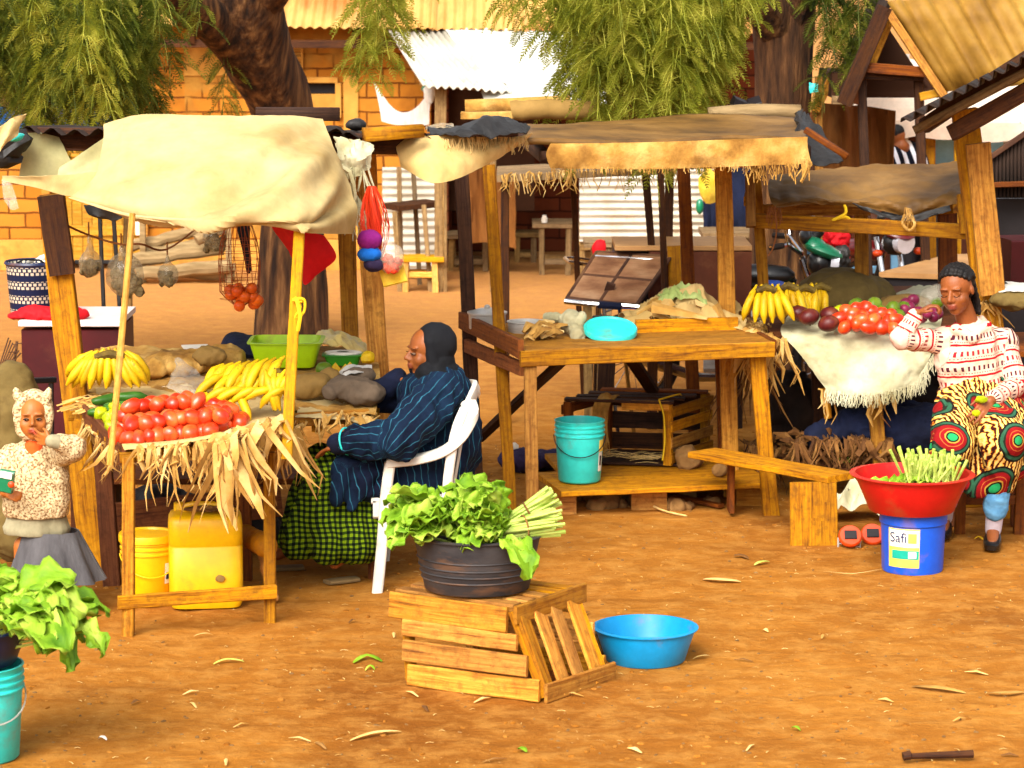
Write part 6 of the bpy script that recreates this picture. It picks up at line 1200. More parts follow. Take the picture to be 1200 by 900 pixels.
m = MB(); sheet(m, [[P(1168, 332, 13.9), P(1185, 329, 13.9), P(1215, 333, 13.9)], [P(1170, 342, 13.75), P(1188, 340, 13.7), P(1215, 342, 13.7)]], 12, 8, .004, .01, 9); one(m, 'white_plastic', M['white_cloth'], 'white and dark plastic sheet folded on the canvas bag', 'plastic')
blob1('black_bag', M['black_plastic'], 'black plastic bag tucked behind the white sheet beside the thick post', 'bag', [('e', P(1172, 342, 13.88), (.06, .05, .05))], .01, .01, 12)
m = MB(); husks(m, [P(1150, 355, 13.85), P(1165, 358, 13.85)], 14, .12, .02, .03, .8); one(m, 'leaf_knot', M['husk'], 'dry leaf knot tied at the foot of the spliced post', 'dry leaf')
bm_ = MB(); a = P(1110, 588, 13.9); bm_.beam(P(1100, 590, 13.9), P(1260, 584, 13.9), .03, .05, wob=.004); one(bm_, 'floor_rail', M['wood'], 'low wooden rail behind the young woman\'s foot', 'rail')
# =================================================================== BACKGROUND RIGHT
# brown counter with open flap and chrome chair
TC = thing('brown_counter', 'brown boarded counter with an open worn flap behind the middle stall', 'counter', XZ(800, 0, 16.4))
z = P(800, 292, 16.1).z; x0, x1 = XZ(762, z, 16.1).x, XZ(882, z, 16.1).x
part('body', M['brown_panel'], TC, lambda m: m.box(((x0+x1)/2, 16.4, z-.26), (x1-x0, .5, .48))); part('worktop', M['tan_top'], TC, lambda m: m.box(((x0+x1)/2-.1, 16.42, z), (x1-x0+.2, .55, .03)))
for lx in (x0+.04, x1-.04): part('leg', M['wood_dark'], TC, lambda m: m.beam((lx, 16.55, 0), (lx, 16.55, z-.5), .06, .06))
part('post', M['wood'], TC, lambda m: m.beam(P(794, 360, 16.1), P(791, 288, 16.1), .09, .04, up=(0, -1, 0)))
a, b, c, d = P(700, 298, 16.3), P(786, 304, 16.1), P(665, 352, 15.9), P(746, 361, 15.7)
part('flap', M['worn_metal'], TC, lambda m: m.grid([[a.lerp(b, u/6).lerp(c.lerp(d, u/6), v/6) for v in range(7)] for u in range(7)], thick=.02))
nn = (b-a).cross(c-a).normalized(); nn = -nn if nn.y > 0 else nn
for p, q in ((a, b), (c, d), (a, c), (b, d), (a.lerp(b, .48), c.lerp(d, .48)), (a.lerp(c, .5), b.lerp(d, .5))): part('flap_rib', M['rust_iron'], TC, lambda m: m.beam(p+nn*.014, q+nn*.014, .022, .02, up=nn))
part('hasp', M['rust_iron'], TC, lambda m: m.box(a.lerp(b, .5).lerp(c.lerp(d, .5), .76)+nn*.02, (.05, .02, .09), rot=(.4, .3, 0)))
part('compartment', M['dark_panel'], TC, lambda m: m.box(P(748, 320, 16.5), (.3, .4, .38))); part('lining', M['blue'], TC, lambda m: m.box(P(728, 300, 16.4), (.2, .2, .02), rot=(.1, 0, .1)))
part('frame_edge', M['chrome'], TC, lambda m: m.tube([P(698, 300, 16.25), P(735, 302, 16.15), P(770, 305, 16.1)], .008, 6))
CH = thing('metal_chair', 'chrome tube chair standing below the open flap', 'chair', XZ(712, 0, 15.6)); 
part('back_frame', M['chrome'], CH, lambda m: m.tube([cr([P(662, 353, 15.6), P(690, 356, 15.55), P(730, 358, 15.5), P(760, 362, 15.45), P(768, 372, 15.45), P(762, 392, 15.45)], i/24) for i in range(25)], .016, 8))
for p, q in ((P(700, 357, 15.5), (694, 15.5)), (P(726, 362, 15.5), (745, 15.8)), (P(707, 358, 15.5), (728, 15.4))): part('leg', M['chrome'], CH, lambda m: m.tube([p, V(XZ(q[0], 0, q[1]).x, q[1], 0)], .012, 8))
part('seat', M['blue'], CH, lambda m: m.box(P(740, 385, 15.6), (.36, .34, .04), bev=.01)); part('binding', M['navy_cloth'], CH, lambda m: m.tube([P(702, 357, 15.49), P(715, 358, 15.48), P(727, 359, 15.48)], .021, 8))
bm_ = MB(); bm_.beam(V(XZ(690, 0, 15.9).x, 15.9, 0), P(688, 355, 15.9), .05, .04); bm_.beam(V(XZ(700, 0, 16.3).x, 16.35, 0), P(702, 300, 16.35), .03, .03); one(bm_, 'prop_stick', M['wood_grey'], 'wooden stick that props up the worn flap', 'stick')
table('wooden_trestle', 'wooden trestle with red cloth in front of the bright iron screen', 'trestle', 690, 722, 284, 19.5, .4, M['wood_grey'])
m = MB(); m.ell(P(702, 292, 19.3), (.05, .04, .07), disp=.3); one(m, 'pink_cloth', M['red_cloth'], 'pinkish red cloth hanging at the trestle', 'cloth')
m = MB(); m.ell(P(832, 218, 19.5), (.07, .05, .12), disp=.4, ds=9); one(m, 'yellow_bag', M['sponge'], 'yellow bag hanging behind the right posts of the middle stall', 'bag')
table('wooden_table', 'wooden table beside the dark doorway right of the iron screen', 'table', 828, 882, 273, 21, .5, M['wood_grey'])
m = MB(); sheet(m, [[(824, 200, 21.6), (850, 198, 21.6), (885, 196, 21.6)], [(824, 240, 21.6), (852, 240, 21.6), (884, 240, 21.6)], [(826, 276, 21.6), (850, 278, 21.6), (884, 276, 21.6)]], 20, 12, .01, .03, 5, st=(2, 1, .3)); one(m, 'blue_curtain', M['navy_cloth'], 'dark blue cloth hanging behind the right post of the middle stall', 'curtain')
m = MB(); m.ell(P(820, 242, 21.3), (.03, .03, .06)); one(m, 'green_bottle', M['moto_green'], 'small green object hanging by the dark blue cloth', 'bottle')
# motorcycles
def motorcycle(label, loc, rz, col, group):
    """length axis +x = front"""
    T = thing('motorcycle', label, 'motorcycle', loc, group)
    parts = []
    def pp(name, mat, fn, par=None, **k):
        m = MB(); fn(m); m.v = [tuple(Vector(v)+(Vector(loc))) for v in m.v]; o = m.build(name, M[mat], par or T, **k); return o
    for wx in (-.62, .66):
        w = pp('wheel', 'tyre', lambda m: m.rings([[V(wx, 0, .30)+V(math.cos(2*PI*i/36), 0, math.sin(2*PI*i/36))*(.265+.035*math.cos(2*PI*j/10))+V(0, .038*math.sin(2*PI*j/10), 0) for j in range(10)] for i in range(37)], cap=False))
        pp('rim', 'chrome', lambda m: (m.rings([[V(wx, 0, .30)+V(math.cos(2*PI*i/36), 0, math.sin(2*PI*i/36))*(.225+.012*math.cos(2*PI*j/6))+V(0, .026*math.sin(2*PI*j/6), 0) for j in range(6)] for i in range(37)], cap=False), [m.tube([V(wx, .02*(-1)**i, .30), V(wx+.22*math.cos(2*PI*i/18), 0, .30+.22*math.sin(2*PI*i/18))], .003, 4) for i in range(18)], m.tube([V(wx, -.06, .30), V(wx, .06, .30)], .035, 12)), w)
    pp('rear_fender', 'black_metal', lambda m: m.grid([[V(-.62+.34*math.cos(a), y, .30+.34*math.sin(a)) for y in (-.06, -.03, .03, .06)] for a in [PI*(.35+.5*i/10) for i in range(11)]], thick=.004))
    pp('front_fender', col, lambda m: m.grid([[V(.66+.33*math.cos(a), y, .30+.33*math.sin(a)) for y in (-.055, -.03, .03, .055)] for a in [PI*(.2+.6*i/10) for i in range(11)]], thick=.004))
    fr = pp('frame', 'black_metal', lambda m: [m.tube(q, .018, 7) for q in ([V(-.62, .07, .30), V(-.15, .08, .34), V(.22, .05, .30), V(.38, 0, .82)], [V(-.62, -.07, .30), V(-.15, -.08, .34), V(.22, -.05, .30), V(.38, 0, .82)], [V(.38, 0, .84), V(-.05, 0, .70), V(-.75, 0, .74)], [V(-.62, .08, .30), V(-.5, .08, .72)], [V(-.62, -.08, .30), V(-.5, -.08, .72)], [V(-.2, .06, .34), V(-.18, 0, .7)])])
    for y in (-.08, .08): pp('fork', 'chrome', lambda m: m.tube([V(.66, y, .30), V(.52, y, .66), V(.42, y, .95)], .018, 8))
    en = pp('engine', 'steel', lambda m: (m.box((.0, 0, .34), (.34, .22, .20), bev=.03), m.box((.12, 0, .50), (.16, .14, .22), rot=(0, -.25, 0), bev=.02), m.tube([V(-.02, -.13, .34), V(-.02, .13, .34)], .09, 16)))
    pp('cooling_fins', 'worn_metal', lambda m: [m.box((.09+.012*k, 0, .43+.028*k), (.2, .18, .008), rot=(0, -.25, 0)) for k in range(7)], en)
    pp('exhaust', 'chrome', lambda m: m.tube([V(.2, -.1, .50), V(.27, -.11, .36), V(.15, -.13, .22), V(-.2, -.14, .22), V(-.45, -.15, .30), V(-.88, -.16, .42)], [.018, .02, .022, .03, .04, .042], 10))
    pp('fuel_tank', 'black_metal' if col == 'moto_green' else col, lambda m: m.rings([[V(x, .5*w*math.cos(2*PI*j/16), .84+h*math.sin(2*PI*j/16)) for j in range(16)] for x, w, h in ((.38, .05, .02), (.34, .14, .055), (.22, .20, .07), (.08, .20, .07), (-.06, .15, .05), (-.1, .06, .02))]))
    pp('seat', 'black_metal', lambda m: m.rings([[V(x, .5*w*math.cos(2*PI*j/12), z+.045*math.sin(2*PI*j/12)) for j in range(12)] for x, w, z in ((-.06, .10, .82), (-.15, .24, .82), (-.4, .26, .84), (-.7, .24, .88), (-.8, .1, .9))]))
    pp('luggage_rack', 'chrome', lambda m: m.tube([V(-.7, .12, .88), V(-1.0, .12, .92), V(-1.04, 0, .93), V(-1.0, -.12, .92), V(-.7, -.12, .88)], .012, 6))
    pp('handlebar', 'chrome', lambda m: m.tube([V(.24, -.38, 1.05), V(.34, -.26, 1.06), V(.42, -.08, .98), V(.42, .08, .98), V(.34, .26, 1.06), V(.24, .38, 1.05)], .013, 7))
    for y in (-.38, .38): pp('grip', 'tyre', lambda m: m.tube([V(.24, y, 1.05), V(.31, y*.78, 1.055)], .019, 8))
    hl = pp('headlight_cowl', col, lambda m: (m.ell((.55, 0, 1.0), (.13, .12, .045), (0, .35, 0)), m.ell((.50, 0, 1.03), (.08, .1, .05), (0, .3, 0)))); pp('headlight', 'glass', lambda m: m.tube([V(.60, 0, .93), V(.65, 0, .925)], [.075, .07], 16), hl)
    for y in (-.3, .3): mi = pp('mirror', 'glass', lambda m: m.ell((.30, y*1.35, 1.28), (.012, .06, .05))); pp('stem', 'chrome', lambda m: m.tube([V(.34, y, 1.06), V(.32, y*1.2, 1.18), V(.30, y*1.33, 1.25)], .006, 5), mi)
    pp('instrument_pod', 'black_metal', lambda m: (m.ell((.53, 0, .92), (.08, .10, .085)), m.ell((.44, 0, 1.08), (.04, .09, .05)), m.tube([V(.5, .07, 1.08), V(.53, .07, 1.12)], .035, 12)))
    for y in (-.16, .16): pp('indicator', 'orange_pl', lambda m: m.ell((.56, y, .86), (.03, .035, .025)))
    T.rotation_euler = (0, 0, rz); return T
motorcycle('black motorcycle with green tank parked behind the middle stall', V(1.36, 17.25, 0), -.12, 'moto_green', 'parked motorcycles')
motorcycle('red motorcycle parked behind the green one', V(2.28, 18.9, 0), -1.1, 'moto_red', 'parked motorcycles')
blob1('blue_bundle', M['blue'], 'bright blue bundle on the table left of the bananas of the right stall', 'bundle', [('e', P(907, 340, 15.6), (.09, .07, .05))], .01, .008, 10)
blob1('red_bag', M['red_cloth'], 'dark red bag hanging behind the green motorcycle', 'bag', [('e', P(980, 278, 17.6), (.07, .05, .07), (0, .3, 0)), ('e', P(984, 296, 17.6), (.05, .05, .08))], .008, .022, 14)
blob1('black_bag', M['black_plastic'], 'black bag hanging below the dark red bag', 'bag', [('e', P(984, 306, 17.4), (.06, .05, .09), (0, .3, 0))], .008, .016, 14)
# pale blue frame
T = thing('door_surround', 'pale blue painted door frame behind the right stall', 'frame', XZ(965, 0, 19.5)); 
for p, q in (((947, 1), (947, 250)), ): bm('upright', M['pale_blue'], T, V(XZ(950, 0, 19.5).x, 19.5, 0), P(947, 245, 19.5), .045, .04); bm('upright', M['label_w'], T, V(XZ(958, 0, 19.5).x, 19.5, 0), P(953, 245, 19.5), .02, .03)
bm('crossbar', M['pale_blue'], T, P(950, 315, 19.5), P(1030, 316, 19.5), .04, .05); bm('upright', M['pale_blue'], T, V(XZ(1048, 0, 19.5).x, 19.5, 0), P(1048, 235, 19.5), .05, .04); bm('crossbar', M['pale_blue'], T, P(940, 236, 19.5), P(1060, 236, 19.5), .04, .05)
# dark walls/board shack behind
T = thing('board_shack', 'dark brown board shack behind the right stalls', 'shack', (3.1, 20.9, 0)); xa, xb = XZ(892, 0, 20.6).x, XZ(1320, 0, 20.6).x
part('wall', M['brown_panel'], T, lambda m: m.box(((xa+xb)/2, 21.0, .8), (xb-xa, .06, 1.6))); 
for k in range(14): x = xa+(xb-xa)*k/13; part('board', M['wood_dark'], T, lambda m: m.beam((x, 20.94, 0), (x, 20.94, 1.58), .1, .03, up=(0, -1, 0)))
part('cornice', M['wood_red'], T, lambda m: m.beam((xa, 20.92, 1.6), (xb, 20.92, 1.6), .06, .08))
# brown tarp wall
m = MB(); sheet(m, [[(950, 120, 19.2), (985, 122, 19.1), (1010, 124, 19.2), (1050, 130, 19.2)], [(955, 170, 19.2), (985, 172, 19.0), (1012, 172, 19.2), (1048, 172, 19.2)], [(958, 240, 19.2), (985, 240, 19.0), (1012, 240, 19.2), (1046, 240, 19.2)]], 40, 20, .01, .04, 3, st=(2, 1, .3)); one(m, 'brown_tarp_wall', M['brown_curtain'], 'tall brown tarp wall left of the man in the striped shirt', 'tarp')
T = thing('pole_frame', 'yellow poles leaning beside the second tree trunk', 'poles', XZ(960, 0, 18.6))
bm('pole', M['wood'], T, V(XZ(958, 0, 18.6).x, 18.6, 0), P(960, 90, 18.6), .05, .05); bm('pole', M['wood'], T, P(956, 130, 18.55), P(974, 92, 18.5), .05, .04)
m = MB(); sheet(m, [[P(948, 97, 18.45), P(959, 98, 18.45)], [P(949, 109, 18.45), P(958, 107, 18.4)]], 8, 8, .006, .012, 14); one(m, 'turquoise_cloth', M['teal'], 'small turquoise cloth on the yellow poles beside the tree', 'cloth')
# gable hut
GH = thing('gable_hut', 'pointed hut with weathered yellow corrugated roof at the upper right', 'hut', XZ(1060, 0, 17.8))
ap = P(1040, 2, 17.2); le = P(988, 122, 17.2); re = P(1106, 108, 17.2)
ap2 = ap+V(.35, 3.2, .10); e2 = P(1260, 60, 16.6); 
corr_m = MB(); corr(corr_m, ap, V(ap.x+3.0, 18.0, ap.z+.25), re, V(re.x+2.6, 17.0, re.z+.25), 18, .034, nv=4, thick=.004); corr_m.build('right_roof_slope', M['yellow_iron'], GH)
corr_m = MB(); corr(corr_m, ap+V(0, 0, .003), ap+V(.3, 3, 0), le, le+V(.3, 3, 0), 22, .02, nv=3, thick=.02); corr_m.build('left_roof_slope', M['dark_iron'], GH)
part('gable_board', M['wood_dark'], GH, lambda m: m.beam(ap+V(-.02, -.04, -.03), le+V(.0, -.04, 0), .09, .07, up=(0, -1, 0))); part('gable_board', M['wood'], GH, lambda m: m.beam(ap+V(-.01, -.05, -.05), re+V(0, -.05, -.03), .05, .05, up=(0, -1, 0)))
bm('rafter', M['wood'], GH, P(1045, 15, 17.3), P(1020, 76, 17.3), .06, .05, up=(0, -1, 0)); bm('tie_beam', M['wood_red'], GH, P(1003, 78, 17.2), P(1083, 84, 17.2), .07, .06); bm('tie_beam', M['wood_dark'], GH, P(1008, 88, 17.25), P(1082, 90, 17.25), .05, .05); bm('tie_beam', M['wood_grey'], GH, P(975, 117, 17.3), P(1000, 118, 17.3), .06, .05)
bm('post', M['wood_dark'], GH, V(XZ(1022, 0, 17.3).x, 17.3, 0), P(1009, 82, 17.3), .055, .05); bm('post', M['wood_dark'], GH, V(XZ(1092, 0, 17.3).x, 17.3, 0), P(1076, 85, 17.3), .055, .05); bm('strut', M['wood_red'], GH, P(1003, 122, 17.3), P(1010, 92, 17.3), .05, .05)
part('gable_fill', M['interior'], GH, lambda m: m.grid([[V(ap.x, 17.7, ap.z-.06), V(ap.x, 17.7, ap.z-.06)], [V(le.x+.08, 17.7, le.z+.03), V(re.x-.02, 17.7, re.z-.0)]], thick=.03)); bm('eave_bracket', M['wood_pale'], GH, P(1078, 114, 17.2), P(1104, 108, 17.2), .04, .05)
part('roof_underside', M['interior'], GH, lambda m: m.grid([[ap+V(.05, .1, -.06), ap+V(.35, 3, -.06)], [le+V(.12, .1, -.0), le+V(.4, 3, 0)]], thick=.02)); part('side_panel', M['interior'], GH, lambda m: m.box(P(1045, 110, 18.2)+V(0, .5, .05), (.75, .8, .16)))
# parasols
def parasol(label, c, r, z):
    T = thing('parasol', label, 'parasol', V(c.x, c.y, 0)); m = MB(); n = 48; g = []
    for i in range(n+1):
        a = 2*PI*i/n; row = []
        for j in range(9): t = j/8; s_ = 1-.06*abs(math.cos(4*a))*t; row.append(V(c.x+r*t*s_*math.cos(a), c.y+r*t*s_*math.sin(a), z+.42*(1-t**1.6)))
        row.append(row[-1]+V(0, 0, -.11-.03*abs(math.sin(4*a)))); g.append(row)
    m.grid(g, thick=.003); m.build('canopy', M['pink_parasol'], T); m = MB(); m.tube([V(c.x, c.y, 0), V(c.x, c.y, z+.45)], .02, 8); m.build('pole', M['steel'], T)
    for k in range(8): m = MB(); a = 2*PI*k/8; m.tube([V(c.x, c.y, z+.38), V(c.x+r*.95*math.cos(a), c.y+r*.95*math.sin(a), z-.0)], .006, 4); m.build('rib', M['steel'], T)
    return T
parasol('pale pink parasol in front of the striped man', XZ(1062, 1.7, 20.72), .60, P(1060, 136, 20.7).z)
parasol('pale pink parasol at the right edge under the dark roof', XZ(1180, 1.7, 20.72), .60, P(1178, 139, 20.7).z)
T = thing('cloth_wall', 'pale blue cloth wall below the right parasol', 'panel', XZ(1140, 0, 20.86)); part('panel', M['pale_blue'], T, lambda m: sheet(m, [[(1092, 158, 20.86), (1140, 158, 20.86), (1230, 158, 20.86)], [(1094, 192, 20.86), (1140, 194, 20.86), (1230, 192, 20.86)]], 20, 8, .01, .015, 4)); bm('post', M['wood'], T, V(XZ(1092, 0, 20.3).x, 20.3, 0), P(1090, 155, 20.3), .07, .05); bm('post', M['wood_pale'], T, V(XZ(1122, 0, 20.3).x, 20.3, 0), P(1122, 160, 20.3), .05, .04)
T = thing('sheet_shack', 'grey brown iron sheet shack with a slanting top at the right edge', 'shack', XZ(1220, 0, 16.5))
part('iron_sheet', M['dark_iron'], T, lambda m: corr(m, P(1158, 187, 16.4), P(1290, 98, 16.4), P(1158, 232, 16.4), P(1290, 232, 16.4), 30, .008, nv=2, thick=.003)); part('top_edge', M['rust_iron'], T, lambda m: m.beam(P(1155, 188, 16.37), P(1290, 96, 16.37), .03, .03)); bm('rail', M['wood_red'], T, P(1155, 217, 16.35), P(1290, 212, 16.35), .04, .03); part('lower_wall', M['dark_panel'], T, lambda m: m.box((XZ(1225, 1, 16.6).x, 16.6, .72), (.7, .05, 1.3)))
bm('post', M['wood_dark'], T, V(XZ(1160, 0, 16.4).x, 16.4, 0), P(1157, 190, 16.4), .05, .05)
# dark table with brown top
T = thing('long_counter', 'long dark counter with a broad tan top behind the right stall', 'counter', (3.0, 17.2, 0)); zz = .93
p0, p1, p2, p3 = G(1028, 302, zz), G(1310, 302-42, zz), G(1100, 275, zz), G(1310, 225, zz)
p0 = XZ(1030, zz, 16.6); tpv = [XZ(1030, zz, 16.6), XZ(1310, zz, 16.2), XZ(1310, zz, 17.9), XZ(1110, zz, 17.6)]
part('worktop', M['tan_top'], T, lambda m: m.rings([[q+V(0, 0, -.03) for q in tpv], [Vector(q) for q in tpv]])); part('front_panel', M['dark_panel'], T, lambda m: m.rings([[tpv[0]+V(.02, .02, -.035), tpv[0]+V(.02, .05, -.035), tpv[1]+V(.0, .05, -.035), tpv[1]+V(.0, .02, -.035)], [V(tpv[0].x+.05, tpv[0].y+.02, .12), V(tpv[0].x+.05, tpv[0].y+.05, .12), V(tpv[1].x, tpv[1].y+.05, .12), V(tpv[1].x, tpv[1].y+.02, .12)]])); 
for x, y in ((tpv[0].x+.06, 16.66), (2.9, 16.5), (2.6, 17.5), (3.4, 17.7)): part('leg', M['wood_dark'], T, lambda m: m.beam((x, y, 0), (x, y, zz-.04), .06, .06))
m = MB(); m.box(P(1215, 305, 15.6), (.42, .3, .26), rot=(0, 0, .2), bev=.01); one(m, 'maroon_box', M['maroon'], 'dark maroon box behind the spliced post at the right edge', 'box')
# blue tarp stall roof far left
T = thing('tarp_roof', 'blue and brown tarp roof behind the hanging fronds at the left edge', 'tarp roof', XZ(60, 0, 18.4)); part('tarp', M['blue_tarp'], T, lambda m: sheet(m, [[(-60, 60, 19), (0, 80, 19), (60, 108, 19), (142, 134, 19)], [(-60, 100, 18.3), (0, 118, 18.3), (60, 138, 18.3), (150, 146, 18.3)], [(-60, 150, 17.8), (0, 152, 17.8), (60, 156, 17.8), (150, 156, 17.8)]], 30, 14, .005, .02, 3)); part('brown_strip', M['brown_bag'], T, lambda m: sheet(m, [[(-60, 78, 18.5), (0, 96, 18.5), (60, 124, 18.4)], [(-60, 104, 18.2), (0, 124, 18.2), (60, 146, 18.1)]], 20, 8, .005, .01, 3))
for px in (-50, 150): bm('post', M['wood_grey'], T, V(XZ(px, 0, 18.6).x, 18.6, 0), P(px, 140, 18.6), .06, .05)
def sweep(m, pts, w, h, up=(0, 0, 1), n=12):
    pts = [Vector(p) for p in pts]; K = len(pts); rings = []
    for i in range(K):
        t = (pts[min(i+1, K-1)]-pts[max(i-1, 0)]).normalized(); s_ = t.cross(Vector(up)); s_ = s_.normalized() if s_.length > .05 else V(0, 1, 0); u = s_.cross(t)
        W = w[i] if isinstance(w, (list, tuple)) else w; H = h[i] if isinstance(h, (list, tuple)) else h; r = []
        for j in range(n): a = 2*PI*j/n; x = math.copysign(abs(math.cos(a))**.55, math.cos(a)); y = math.copysign(abs(math.sin(a))**.55, math.sin(a)); r.append(pts[i]+s_*x*W/2+u*y*H/2)
        rings.append(r)
    m.rings(rings)
def smooth(pts, n=20): pts = [Vector(p) for p in pts]; return [cr(pts, i/n) for i in range(n+1)]
class Head:
    brow = .35
    def __init__(s, c, f, h, up=(0, 0, 1)):
        s.c = Vector(c); s.h = h; s.F = Vector(f).normalized(); u = Vector(up); s.S = s.F.cross(u).normalized(); s.U = s.S.cross(s.F).normalized()
        s.rot = Matrix((s.S, s.F, s.U)).transposed()
    def p(s, x, y, z): return s.c+(s.S*x+s.F*y+s.U*z)*s.h
    def loc(s, q): d = (Vector(q)-s.c)/s.h; return d.dot(s.S), d.dot(s.F), d.dot(s.U)
    def e(s, x, y, z, rx, ry, rz): return ('e', s.p(x, y, z), (rx*s.h, ry*s.h, rz*s.h), s.rot.to_euler())
    def prims(s, child=False):
        k = 1.12 if child else 1
        q = [s.e(0, -.06, .12, .325, .39, .37), s.e(0, .10, -.14, .27*k, .27, .32), s.e(0, .20, -.37, .13, .12, .10), s.e(0, -.1, -.25, .2, .2, .2)]
        for sg in (-1, 1): q += [s.e(.165*sg, .20, -.12, .115*k, .12, .13), s.e(.13*sg, .30, .115, .11, .06, .035), s.e(.335*sg, -.03, -.02, .03, .07, .105), s.e(.05*sg, .385, -.105, .045, .04, .035)]
        q += [('c', s.p(0, .33, .06), s.p(0, .43, -.075), .035*s.h, .052*s.h), s.e(0, .365, -.205, .105, .055, .030), s.e(0, .36, -.262, .095, .055, .036)]
        return q
    def dents(s): return [(s.p(.14*sg, .37, .015), .085*s.h, -s.F*.05*s.h) for sg in (-1, 1)]+[(s.p(0, .44, -.232), (.05*s.h,)*3, -s.F*.008*s.h)]
    def tint(s, q):
        x, y, z = s.loc(q)
        if y > .22 and abs(x) < .14 and -.31 < z < -.165: return max(0, 1-((x/.125)**4+((z+.235)/.062)**4))*.95
        if y > .2 and .04 < abs(x) < .26 and .085 < z < .145: return -1.4*s.brow*max(0, 1-((abs(x)-.145)/.10)**4-((z-.118)/.020)**2)
        return 0
    def eyes(s, parent, down=False, cl=1.0):
        for sg in (-1, 1):
            if down:
                m = MB(); m.tube(smooth([s.p(.14*sg-.07, .335, -.006), s.p(.14*sg, .372, -.028), s.p(.14*sg+.07, .335, -.006)], 8), .008*s.h, 5); m.build('lash', M['eye_b'], parent); continue
            m = MB(); c = s.p(.14*sg, .308, .012); M3 = s.rot; m.ell(c, (.062*s.h, .045*s.h, .030*s.h*cl), nu=14, nv=10, M=M3); o = m.build('eye', M['eye_w'], parent)
            m = MB(); m.ell(s.p(.14*sg+.012, .338, .008), (.026*s.h, .018*s.h, .024*s.h*cl), nu=10, nv=8, M=M3); m.build('iris', M['eye_b'], o)
            m = MB(); m.tube(smooth([s.p(.14*sg-.065, .338, .012), s.p(.14*sg, .372, .036*cl+.004), s.p(.14*sg+.065, .338, .012)], 8), .008*s.h, 5); m.build('lash', M['eye_b'], o)
def hand(prims, w, d, pn, L, curl=.35, spread=.12, thumb=1, k=1.0):
    """w wrist, d finger direction, pn palm-facing normal; L hand length"""
    w = Vector(w); d = Vector(d).normalized(); pn = Vector(pn); pn = (pn-d*pn.dot(d)).normalized(); s_ = d.cross(pn)*thumb; r = L*.047*k
    for i in range(4):
        o = (i-1.5)*L*.115; base = w+d*L*.47+s_*o*-1; fl = L*(.44, .50, .47, .36)[i]; a = spread*(1.5-i); dd = (d+s_*a*.5).normalized()
        prims.append(('c', w+s_*o*-.5+d*L*.04, base, L*.085, r*1.35)); p = base; ang = curl*.5
        for seg in (.45, .32, .23): q = p+(dd*math.cos(ang)+pn*math.sin(ang))*fl*seg; prims.append(('c', p, q, r, r*.93)); p = q; ang += curl
    t0 = w+d*L*.16+s_*L*.14; t1 = t0+(d*.6+s_*.75+pn*.25).normalized()*L*.22; t2 = t1+(d*.95+s_*.15+pn*.35).normalized()*L*.2
    prims += [('c', w+d*L*.1, t0, L*.09, r*1.3), ('c', t0, t1, r*1.3, r*1.15), ('c', t1, t2, r*1.1, r*.9)]
def fold(f=(8, 8, 2), a=.012, o=0):
    return lambda p, n: a*(.6-1.6*abs(nz((p.x*f[0], p.y*f[1], p.z*f[2]), 1, o)))+a*.4*(.6-1.6*abs(nz((p.x*f[0], p.y*f[1], p.z*f[2]), 2.4, o)))+a*.15*nz((p.x*f[0], p.y*f[1], p.z*f[2]), 5, o)
def hem(ob, zc, keep=.12):
    """flatten what hangs below a hem height (world z)"""
    z0 = wloc(ob).z
    for v in ob.data.vertices:
        z = v.co.z+z0
        if z < zc: v.co.z = zc-z0+(z-zc)*keep
# =================================================================== SEATED WOMAN
W1 = thing('person', 'person in black headscarf and blue striped wrap sitting sideways on the white chair', 'person', V(P(490, 600, 12.5).x, 12.5, 0))
H1 = Head(P(500, 412, 12.5), (-.95, -.30, -.08), .228)
sh_n, sh_f = P(516, 462, 12.33), P(500, 464, 12.76); el_n, wr_n = P(466, 516, 12.14), P(405, 520, 12.22)
el_f, wr_f = P(444, 464, 12.70), P(466, 443, 12.58); hip_n, hip_f = P(505, 578, 12.42), P(505, 574, 12.68)
kn_n, kn_f = P(388, 556, 12.36), P(376, 545, 12.66); an_n, an_f = P(408, 648, 12.42), P(345, 640, 12.66); nk = P(509, 446, 12.52)
pr = H1.prims()+[('c', H1.p(0, -.12, -.3), nk, .055, .06), ('c', nk, P(512, 560, 12.53), .11, .14), ('c', sh_n, sh_f, .06, .06), ('c', sh_n, el_n, .05, .042), ('c', el_n, wr_n, .042, .028), ('c', sh_f, el_f, .05, .042), ('c', el_f, wr_f, .042, .028),
    ('c', hip_n, kn_n, .09, .06), ('c', hip_f, kn_f, .09, .06), ('c', kn_n, an_n, .055, .036), ('c', kn_f, an_f, .055, .036), ('c', an_n, P(392, 661, 12.34), .034, .024), ('c', an_f, P(325, 651, 12.62), .034, .024)]
hand(pr, wr_n, P(380, 527, 12.26)-wr_n, (0, 0, -1), .17, .25, thumb=-1)
hand(pr, wr_f, H1.p(.02, .14, -.56)-wr_f, (-.1, .0, .9), .15, .3, thumb=-1)
organic('body', pr, M['skin_a'], W1, .0052, 3, dents=H1.dents(), tint=H1.tint); H1.eyes(W1, cl=.8)
